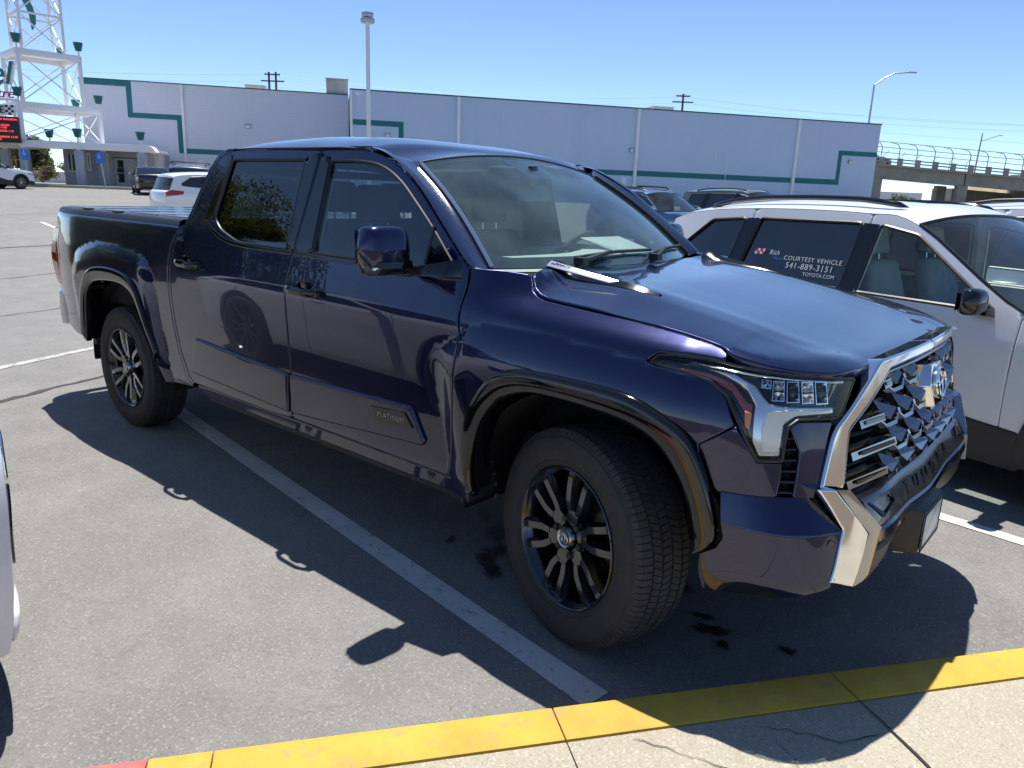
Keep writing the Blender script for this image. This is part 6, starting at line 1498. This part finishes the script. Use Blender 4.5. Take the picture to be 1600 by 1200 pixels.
def basket(a, b, z, s=1.0):
    o = part(tw, 'basket_lamp', MB().lathe([(.0, .30*s), (.17*s, .32*s), (.30*s, .86*s), (.29*s, .86*s), (.0, .80*s)], 16, Matrix.Translation(Q(a, b, z))), 'teal_paint')
    mb = MB()
    for zz, rr in ((.40, .215), (.55, .25), (.70, .285)): mb.lathe([(rr*s, zz*s-.015), (rr*s+.03, zz*s), (rr*s, zz*s+.015)], 16, Matrix.Translation(Q(a, b, z)))
    rel(mb, tw).build('lamp_ring', 'teal_dark', o); rel(MB().tube([Q(a, b, z), Q(a, b, z+.32*s)], .05, 8), tw).build('lamp_stem', 'white_steel', o)
for q, z in [(TCOR[1][0], 9.22), (TCOR[1][1], 9.22), (TCOR[1][2], 9.22), (TCOR[0][0], 6.12), (TCOR[0][1], 6.12), (TCOR[0][2], 6.12), (wab(*AB(0, 0)), 0)][:6]: basket(*wab(*q), z, .95)
for a, b in ((-17.1, -52.0), (-13.43, -52.0), (-19.4, -54.2)): basket(a, b, 3.84, .95)
# curved green tube sculpture climbing the top frame
cx0, cy0 = np.mean([q[0] for q in TCOR[2]]), np.mean([q[1] for q in TCOR[2]])
part(tw, 'film_ribbon', MB().tube([(cx0+.0, cy0-.2+.16*math.sin(i*.9)-.03*i, 10.6+i*.42) for i in range(11)], [.05, .16, .2, .2, .22, .22, .24, .24, .25, .25, .25], 8), 'sign_teal')
# script sign and read-out hung on the tower's near face
sg_ = thing('script_sign', (*AB(-21.0, -51.6), 4.2), 0, 'teal script theatre sign with a red word below, hung on the tower', 'sign')
Ms = frame(Q(-20.55, -51.75, 7.55), (EX, EY, 0), (0, 0, 1)); 
def stext(nm, body, sz, a, z, m, off=0, sp=1.0, shr=.0, al='RIGHT', dp=.05):
    x, y, _ = Q(a, -51.75+off, z); o = text(nm, body, sz, frame((x-sg_.location.x, y-sg_.location.y, z-sg_.location.z), (EX, EY, 0), (0, 0, 1)), m, sg_, dp, al, sp, shr); return o
stext('script_letters', 'Reel', 2.0, -20.35, 7.62, 'sign_white', 0, .92, .25, dp=.10); stext('script_letters', 'Reel', 1.9, -20.38, 7.62, 'sign_teal', .14, .97, .25)
stext('sign_word', 'Theatre', .80, -20.3, 6.48, 'sign_red', .14, .95, .2)
mb = MB().tube([Q(-21.6, -51.65, 6.75), Q(-21.2, -51.65, 6.85), Q(-20.95, -51.65, 7.1)], [.10, .14, .05], 8); rel(mb, sg_).build('sign_swash', 'sign_teal', sg_)
rel(wallbox(MB(), -23.4, -20.2, -51.9, -51.8, 6.10, 6.22), sg_).build('sign_bar', 'sign_white', sg_)
rel(wallbox(MB(), -23.6, -20.40, -51.95, -51.7, 5.25, 5.85), sg_).build('name_board', 'sign_white', sg_)
stext('board_letters', 'LAKE', .60, -20.95, 5.53, 'led_black', .10, 1.0)
for i in range(3):
    for j in range(4):
        if (i+j) % 2: rel(wallbox(MB(), -20.92+i*.16, -20.76+i*.16, -51.7, -51.685, 5.26+j*.145, 5.40+j*.145), sg_).build('chequer', 'led_black', sg_)
lb = thing('led_board', (*AB(-21.2, -51.4), 3.6), 0, 'black led board with red film times on the sign tower', 'led sign')
rel(wallbox(MB(), -24.2, -20.28, -52.0, -51.6, 3.62, 5.15), lb).build('board_case', 'led_black', lb, .02)
for i, (a_, b_) in enumerate((('HAUNTED MANSION', '12:10'), ('SUMMER ROAD', '1:45 4:20 7:00'), ('TRAIN HOME 1:15', '7:10'), ('STAR HARBOR 12:30', '3:40 6:50'))):
    for j, s_ in enumerate((a_, b_)):
        x, y, _ = Q(-21.9, -51.59, 0); text('led_text', s_, .155, frame((x-lb.location.x, y-lb.location.y, 4.98-i*.345-j*.15-lb.location.z), (EX, EY, 0), (0, 0, 1)), 'led_red', lb, .003, 'LEFT', 1.1)
# forecourt slab and kerb
def fore():
    o = wallbox(MB(), -60, -9.0, -62.5, -49.6, .9, 1.19).build('forecourt', 'concrete', None, .03); o['kind'] = 'structure'
fore()
# blue accessible parking sign on a leaning post
def blue_sign(a, b, lean, label):
    z0 = hB(b); o = thing('parking_sign', Q(a, b, z0), 0, label, 'parking sign')
    MB().tube([(0, 0, 0), (-lean*EX, -lean*EY, 2.0)], .035, 8).build('sign_post', 'galv_steel', o)
    Mx = frame((-lean*EX+.05*NX, -lean*EY+.05*NY, 1.86), (EX, EY, 0), (.0, .0, 1))
    rel2 = MB().box((0, 0, 0), (.42, .60, .012)).xf(Mx); rel2.build('sign_plate', 'blue_sign', o)
    s = MB().tube([(-.03, .17, .01), (-.03, .05, .01), (.06, .04, .01), (.10, -.06, .01)], .016, 6).tube([(.09*math.cos(t)-.02, -.03+.09*math.sin(t), .01) for t in np.linspace(R(100), R(350), 14)], .014, 6).lathe([(0, 0), (.035, .0), (.03, .015), (0, .02)], 10, Matrix.Translation((-.03, .22, .0)))
    s.xf(Mx @ Matrix.Translation((0, .06, 0)) @ Matrix.Diagonal((.8, .8, .8, 1))); s.build('wheelchair_symbol', 'sign_white', o)
blue_sign(-14.9, -48.8, .20, 'blue accessible parking sign on a leaning post before the entrance doors'); blue_sign(-19.3, -49.4, .05, 'blue accessible parking sign behind the white estate car')
# ---- light poles
def pole(name, label, x, y, z0, h_, heads):
    o = thing(name, (x, y, z0), 0, label, 'light pole'); MB().tube([(0, 0, 0), (0, 0, h_)], [.10, .07], 10).build('pole', 'galv_steel', o); MB().lathe([(.28, 0), (.28, .7), (.0, .7)], 16).build('pole_base', 'kerb_concrete', o, .02)
    for dx, dy in heads: MB().bar((0, 0, h_-.1), (dx, dy, h_), .06).box((dx*1.2, dy*1.2, h_+.02), (.55, .40, .16)).build('lamp_head', 'galv_steel', o, .02)
    return o
LAT, DEP = np.array([.765, .644]), np.array([-.644, .765])
def far(lat, dep): return tuple(CAM[:2]+LAT*lat+DEP*dep)
x, y = far(-7.35, 38.0); p_ = thing('light_pole', (x, y, hxy(x, y)), 0, 'tall pale square light pole standing behind the pickup roof', 'light pole')
hp_ = 9.15-hxy(x, y)
MB().bar((0, 0, .6), (0, 0, hp_), .15, .15).build('pole', 'white_steel', p_, .02); MB().lathe([(.3, 0), (.3, .7), (0, .7)], 16).build('pole_base', 'kerb_concrete', p_, .02)
MB().box((0, 0, hp_+.10), (.48, .48, .20)).box((0, 0, hp_+.34), (.40, .40, .22)).build('lamp_head', 'galv_steel', p_, .03); MB().box((0, 0, hp_-.02), (.40, .40, .03)).build('lamp_lens', 'lamp_glow', p_)
x, y = far(40.3, 92.0); s_ = thing('street_lamp', (x, y, 1.0), 0, 'tall street lamp with a curved arm beyond the right end of the theatre', 'street lamp')
MB().tube([(0, 0, 0), (0, 0, 14.3)], [.16, .10], 8).build('pole', 'galv_steel', s_)
MB().tube([(0, 0, 14.2), (LAT[0]*1.0, LAT[1]*1.0, 15.0), (LAT[0]*2.2, LAT[1]*2.2, 15.6), (LAT[0]*3.9, LAT[1]*3.9, 15.75)], .07, 8).build('lamp_arm', 'galv_steel', s_)
MB().bar((LAT[0]*3.7, LAT[1]*3.7, 15.75), (LAT[0]*4.6, LAT[1]*4.6, 15.74), .30, .14).build('lamp_head', 'galv_steel', s_, .03)
# ---- power poles and wires behind the theatre
def power(lat, dep, ztop, label, twin=False):
    x, y = far(lat, dep); o = thing('power_pole', (x, y, 1.2), 0, label, 'power pole'); hh = ztop-1.2
    for d in ((-.45, .45) if twin else (0,)): MB().tube([(LAT[0]*d, LAT[1]*d, 0), (LAT[0]*d, LAT[1]*d, hh)], [.2, .14], 8).build('pole', 'dark_wood', o)
    for k, w in ((.3, 1.0), (1.1, 1.5)): MB().bar((-LAT[0]*w, -LAT[1]*w, hh-k), (LAT[0]*w, LAT[1]*w, hh-k), .14, .16).build('cross_arm', 'dark_wood', o)
    for w in (-.9, -.4, .4, .9): MB().lathe([(0, 0), (.07, .02), (.05, .2), (.08, .25), (0, .3)], 8, Matrix.Translation((LAT[0]*w, LAT[1]*w, hh-.25))).build('insulator', 'lamp_glow', o)
power(-32.6, 104, 15.9, 'twin wooden power pole rising behind the left block of the theatre', True); power(23.0, 114, 16.4, 'wooden power pole with cross arms behind the long right block')
def wire(p, q, sag, label):
    p, q = np.array(p), np.array(q); o = MB().tube([p+(q-p)*t-np.array([0, 0, sag*4*t*(1-t)]) for t in np.linspace(0, 1, 24)], .014, 4).build('power_line', 'galv_steel', None); tag(o, label, 'power line', 'power lines behind the theatre')
def far3(lat, dep, z): return (*far(lat, dep), z)
for k, z in enumerate((15.6, 14.8)):
    lb_ = ('upper', 'lower')[k]
    wire(far3(-95, 98, z+.2), far3(-32.6, 104, z), 1.0, lb_+' power line left of the twin pole in the sky'); wire(far3(-32.6, 104, z), far3(23, 114, z+.4), 1.2, lb_+' power line between the two poles in the sky'); wire(far3(23, 114, z+.4), far3(110, 128, z+.8), 1.6, lb_+' power line right of the single pole in the sky')
wire(far3(55, 128, 13.6), far3(130, 122, 11.6), .5, 'power line just above the bridge fence'); wire(far3(40, 128, 16.4), far3(130, 122, 14.6), .5, 'power line high above the bridge fence')
# ---- road bridge with caged footway at the right
br = thing('road_bridge', (*far(62, 112), 1.0), 0, 'concrete road bridge with a curved mesh fence at the far right', 'bridge')
def FB3(s, dep, z): x, y = far(s, dep); return (x-br.location.x, y-br.location.y, z-1.0)
dz = lambda s: 7.75-.052*(s-50)
def beam(name, s0, s1, d0, d1, za, zb, m='bridge_concrete', bev=0): return MB().hexa([FB3(s0, d0, dz(s0)+za), FB3(s1, d0, dz(s1)+za), FB3(s1, d1, dz(s1)+za), FB3(s0, d1, dz(s0)+za)], [FB3(s0, d0, dz(s0)+zb), FB3(s1, d0, dz(s1)+zb), FB3(s1, d1, dz(s1)+zb), FB3(s0, d1, dz(s0)+zb)]).build(name, m, br, bev)
beam('girder', 40, 63.9, 112, 113, -1.95, -.25); beam('girder', 64.1, 76, 112, 113, -1.85, -.25); beam('girder', 40, 76, 119, 120, -1.3, -.25); beam('deck', 38, 78.5, 111.4, 121, -.25, .05)
for s in (51.5, 63.9): 
    for d in (112.5, 118): beam('pier', s-.7, s+.7, d-.5, d+.5, -9.5, -1.86)
beam('abutment', 76, 79, 111.5, 121, -3.2, .9); beam('far_abutment', 67, 76, 120.2, 126, -9, -1.9)
for s in np.arange(46.5, 77, 2.55): beam('parapet_post', s-.35, s+.35, 111.5, 111.8, .05, 1.0)
for za in (.35, .75): beam('parapet_rail', 44, 76, 111.55, 111.70, za, za+.16, 'fence_metal')
mb_i = 0
for s in np.arange(46.5, 77, 2.55): MB().tube([FB3(s+.0, 112.2, dz(s)+.1), FB3(s, 112.2, dz(s)+2.4), FB3(s-.25, 112.5, dz(s)+3.0), FB3(s-.9, 113.2, dz(s)+3.25)], .06, 6).build('fence_post', 'fence_metal', br)
for zz, dd in ((1.7, 112.2), (2.4, 112.2), (3.22, 113.1)): MB().tube([FB3(s, dd, dz(s)+zz) for s in np.linspace(45, 76, 8)], .05, 5).build('fence_rail', 'fence_metal', br)
for s in np.arange(47.5, 70, 2.55): MB().tube([FB3(s, 119.2, dz(s)+.1), FB3(s, 119.2, dz(s)+1.8), FB3(s+.6, 118.9, dz(s)+2.6)], .05, 5).build('fence_post', 'fence_metal', br)
x, y = far(66.3, 114); s_ = thing('street_lamp', (x, y, 7.0), 0, 'slim street lamp standing on the bridge', 'street lamp'); MB().tube([(0, 0, -.4), (.2*LAT[0], .2*LAT[1], 5.6)], [.13, .08], 8).build('pole', 'fence_metal', s_); MB().tube([(.2*LAT[0], .2*LAT[1], 4.5), (2.6*LAT[0], 2.6*LAT[1], 5.35)], .05, 6).bar((2.5*LAT[0], 2.5*LAT[1], 5.33), (3.1*LAT[0], 3.1*LAT[1], 5.36), .18, .09).build('lamp_arm', 'galv_steel', s_)
bc, _ = suv('bridge_car', 'grey car crossing the bridge behind the fence', 'car', far(53.5, 115.5), math.atan2(LAT[1], LAT[0]), 'charcoal_paint', rails=False, clad=False, res=.3, interior=False, handles=False); bc.location.z = 7.6
# sheds, earth bank and scrub under the bridge
x, y = far(63, 160); sh = thing('warehouse', (x, y, .8), 0, 'low blue and white warehouse seen under the bridge', 'warehouse')
def SB(s0, s1, d0, d1, z0, z1, nm, m): return MB().hexa([(*(LAT*s+DEP*d), z0) for s, d in ((s0, d0), (s1, d0), (s1, d1), (s0, d1))], [(*(LAT*s+DEP*d), z1) for s, d in ((s0, d0), (s1, d0), (s1, d1), (s0, d1))]).build(nm, m, sh)
SB(-6, 18, 0, 14, 0, 2.6, 'wall', 'shed_blue'); SB(18, 26, 1, 12, 0, 2.4, 'wall', 'shed_white'); SB(-6.6, 20, -.4, 15, 2.6, 4.1, 'roof', 'shed_white')
def mound(name, lat, dep, rx, ry, hz, m, label=None):
    G = []
    for i in range(13):
        for_ = []
        for j in range(13):
            u, v = (i-6)/6, (j-6)/6; d = max(0, 1-u*u)*max(0, 1-v*v); x, y = far(lat+u*rx, dep+v*ry); for_.append((x, y, .2+hz*d**.7*(1+.25*math.sin(i*2.1+j*1.3))))
        G.append(for_)
    o = MB().grid(G).build(name, m, None, fixn=False, angle=80); o['kind'] = 'structure'
mound('earth_bank', 80, 132, 10, 8, 5.2, 'dry_earth'); mound('earth_bank', 86, 112, 10, 9, 6.4, 'dry_earth')
# ------------------------------------------------------------------ trees and shrubs
def leafmat(name, c0, c1):
    m = bpy.data.materials.new(name); m.use_nodes = True; MAT[name] = m; t = m.node_tree; b = t.nodes['Principled BSDF']; N = t.nodes.new; L = t.links.new
    oi = N('ShaderNodeTexCoord'); n = noise(N, L, oi.outputs['Object'], 1.1, 5, .7); n2 = noise(N, L, oi.outputs['Object'], 23, 2)
    a = mixc(N, L, remap(N, L, n, .35, .65, 0, 1), c0, c1); a = mixc(N, L, remap(N, L, n2, .45, .75, 0, .7), a, tuple(c*1.55 for c in c1))
    L(a, b.inputs['Base Color']); b.inputs['Roughness'].default_value = .55; b.inputs['Specular IOR Level'].default_value = .35
    o = t.nodes['Material Output']; tr = N('ShaderNodeBsdfTranslucent'); L(a, tr.inputs[0]); mx = N('ShaderNodeMixShader'); mx.inputs[0].default_value = .5
    L(b.outputs[0], mx.inputs[1]); L(tr.outputs[0], mx.inputs[2]); L(mx.outputs[0], o.inputs[0])
leafmat('leaf_green', (.085, .115, .014), (.115, .135, .02)); leafmat('leaf_olive', (.11, .12, .045), (.12, .12, .05)); leafmat('leaf_dry', (.12, .10, .05), (.19, .155, .085))
mat('hedge_dark', (.035, .05, .012), .9, var=.5, vscale=6, bump=.8, bscale=20)
mat('bark', (.10, .08, .06), .9, bump=.6, bscale=14, var=.3)
def leaves(centres, n, size, name, m, parent, flat=.5):
    rng = np.random.default_rng(abs(hash(name)) % 9999+n); V = []; F = []
    C = np.array([c[:3] for c in centres]); Rr = np.array([c[3] for c in centres]); k = rng.integers(0, len(C), n)
    d = rng.normal(size=(n, 3)); d /= np.linalg.norm(d, axis=1)[:, None]; rad = Rr[k]*rng.random(n)**.45
    P = C[k]+d*rad[:, None]*[1, 1, .8]
    u = rng.normal(size=(n, 3)); u /= np.linalg.norm(u, axis=1)[:, None]; v = np.cross(u, rng.normal(size=(n, 3))); v /= np.linalg.norm(v, axis=1)[:, None]
    s = size*(.6+.8*rng.random(n))[:, None]
    A = P-u*s; B_ = P+v*s*.42; Cc = P+u*s; D = P-v*s*.42
    V = np.stack([A, B_, Cc, D], 1).reshape(-1, 3); F = (np.arange(n)[:, None]*4+np.arange(4)).tolist()
    me = bpy.data.meshes.new(name); me.from_pydata(V.tolist(), [], F); return link(name, me, parent, m)
def tree(name, label, x, y, h_, cr_, m, nleaf, size, trunk=.16, cat='tree', group=None, seed=1, low=.35, z=None):
    rng = random.Random(seed); z0 = hxy(x, y) if z is None else z; o = thing(name, (x, y, z0), 0, label, cat, group)
    tips = []; mb = MB().tube([(0, 0, -.1), (.05, .02, h_*.18), (.08, -.03, h_*.36), (.02, .03, h_*.55)], [trunk*1.25, trunk, trunk*.85, trunk*.6], 10)
    for i in range(15):
        a = i*2.4+rng.uniform(-.3, .3); zb = h_*(low*.75+(.50-low*.75)*i/14); r_ = cr_*rng.uniform(.55, 1.0)*(1-.35*(i/14)**2); zt_ = zb+h_*(.12+.34*i/14)*rng.uniform(.8, 1.15)
        e = (r_*math.cos(a), r_*math.sin(a), zt_); m_ = (e[0]*.5, e[1]*.5, (zb+zt_)/2+.1); mb.tube([(0, 0, zb), m_, e], [trunk*.5, trunk*.3, trunk*.1], 6)
        for q, k in ((e, 1), (m_, .8)):
            for _ in range(3): tips.append((q[0]+rng.uniform(-.4, .4)*cr_*.5, q[1]+rng.uniform(-.4, .4)*cr_*.5, q[2]+rng.uniform(-.15, .3)*cr_*.5, cr_*rng.uniform(.20, .36)*k))
    for _ in range(10): tips.append((rng.uniform(-.35, .35)*cr_, rng.uniform(-.35, .35)*cr_, h_*rng.uniform(.6, .92), cr_*rng.uniform(.2, .32)))
    mb.build('trunk', 'bark', o); leaves(tips, nleaf, size, 'crown', m, o)['kind'] = 'stuff'
    return o
def bush(name, label, x, y, w, h_, m, n, size, cat='bush', group=None, seed=1, z=None):
    rng = random.Random(seed); z0 = hxy(x, y) if z is None else z; o = thing(name, (x, y, z0), 0, label, cat, group)
    tips = [(rng.uniform(-.5, .5)*w, rng.uniform(-.5, .5)*w, h_*rng.uniform(.25, .8), w*rng.uniform(.16, .3)) for _ in range(16)]
    mb = MB()
    for i in range(6): mb.tube([(0, 0, 0), (rng.uniform(-.3, .3)*w, rng.uniform(-.3, .3)*w, h_*.6)], [.03, .01], 5)
    mb.build('stem', 'bark', o); leaves(tips, n, size, 'foliage', m, o)['kind'] = 'stuff'; return o
# the big tree mirrored in the pickup's rear window, and a second one by it
tree('shade_tree', 'broad leafy green tree out of frame left, mirrored in the rear window', -14.9, -6.5, 5.7, 2.5, 'leaf_green', 150000, .048, seed=4, low=.16)
tree('shade_tree', 'smaller leafy green tree out of frame left, mirrored in the rear door', -19.5, -7.2, 5.2, 2.8, 'leaf_green', 60000, .055, seed=9, low=.25)
bush('reflection_fill_bush', 'dense low green bush added out of frame left to fill gaps in the door reflection', -11.6, -7.6, 3.0, 2.3, 'leaf_green', 40000, .045, seed=33)  # unseen bushes, added to close bright sky gaps mirrored in the front door
bush('reflection_fill_bush', 'second low green bush added out of frame left for the door reflection, nearer the camera', -9.4, -8.6, 2.8, 2.0, 'leaf_green', 36000, .045, seed=35)
hd = thing('hedge', (-15.6, -8.8, hxy(-15.6, -8.8)), R(70), 'long green hedge added out of frame left to block sky in the door reflection', 'hedge')  # unseen, added with a solid core to block sky in the mirrored view
MB().box((0, 0, .95), (11, .8, 1.9)).build('sky_block_core', 'hedge_dark', hd, .1); leaves([(i*.42-5.6, q, zz, .42) for i in range(28) for q in (-.3, .3) for zz in (.4, 1.0, 1.7, 2.0)], 60000, .05, 'foliage', 'leaf_green', hd)['kind'] = 'stuff'
# planting far left, seen between the canopy pillars
for i, (a, b, h_, w) in enumerate(((-31, -86, 3.9, 2.3), (-36.5, -92, 4.4, 2.6), (-27.5, -96, 4.1, 2.4), (-24, -98, 4.3, 2.6), (-42, -90, 4.2, 2.5), (-20, -101, 4.2, 2.4))):
    tree('street_tree', ('pale green tree at the far left edge beyond the tower pillar', 'tall green tree seen left of the sign tower pillar', 'green tree seen between the tower pillars', 'green tree seen below the canopy edge', 'leafy tree beyond the white estate car', 'small tree behind the dark canopy pillar')[i], *AB(a, b), h_, w, 'leaf_olive', 3500, .26, group='trees beyond the theatre forecourt', seed=20+i, z=1.1)
for i, (a, b, w, h_, m) in enumerate(((-22.8, -70, 1.7, 1.9, 'leaf_green'), (-20.4, -72, 2.2, 1.5, 'leaf_dry'), (-25.5, -71, 2.0, 1.6, 'leaf_dry'))):
    bush('shrub', ('rounded green shrub behind the sign tower pillar', 'dry brown shrub between the tower pillars', 'dry brown shrub behind the white estate car')[i], *AB(a, b), w, h_, m, 2200, .10, group='shrubs beyond the sign tower', seed=40+i, z=1.1)
o = wallbox(MB(), -60, -18, -78.4, -78, 1.0, 2.15).build('low_wall', 'shed_white', None, .02); tag(o, 'low pale wall beyond the shrubs at the far left', 'wall')
for i, (l, d, w, h_) in enumerate(((79, 108, 3, 2.2), (83, 107, 3.4, 2.6), (87, 106, 3, 2.4))):
    x, y = far(l, d); bush('scrub_bush', ('dry scrub bush at the near end of the bridge', 'tall dry scrub bush by the bridge end', 'dry scrub bush at the right edge')[i], x, y, w, h_, 'leaf_dry', 900, .28, group='scrub by the bridge', seed=60+i, z=5.4)
x, y = far(47.5, 96); bush('scrub_bush', 'small pale scrub bush at the right corner of the theatre', x, y, 2.2, 2.6, 'leaf_dry', 900, .14, seed=71, z=1.1)
o = MB().grid([[(*far(l, d), hxy(*far(l, d))+.03) for d in (84, 104)] for l in (42, 80)]).build('verge', 'grass_green', None, fixn=False); o['kind'] = 'structure'
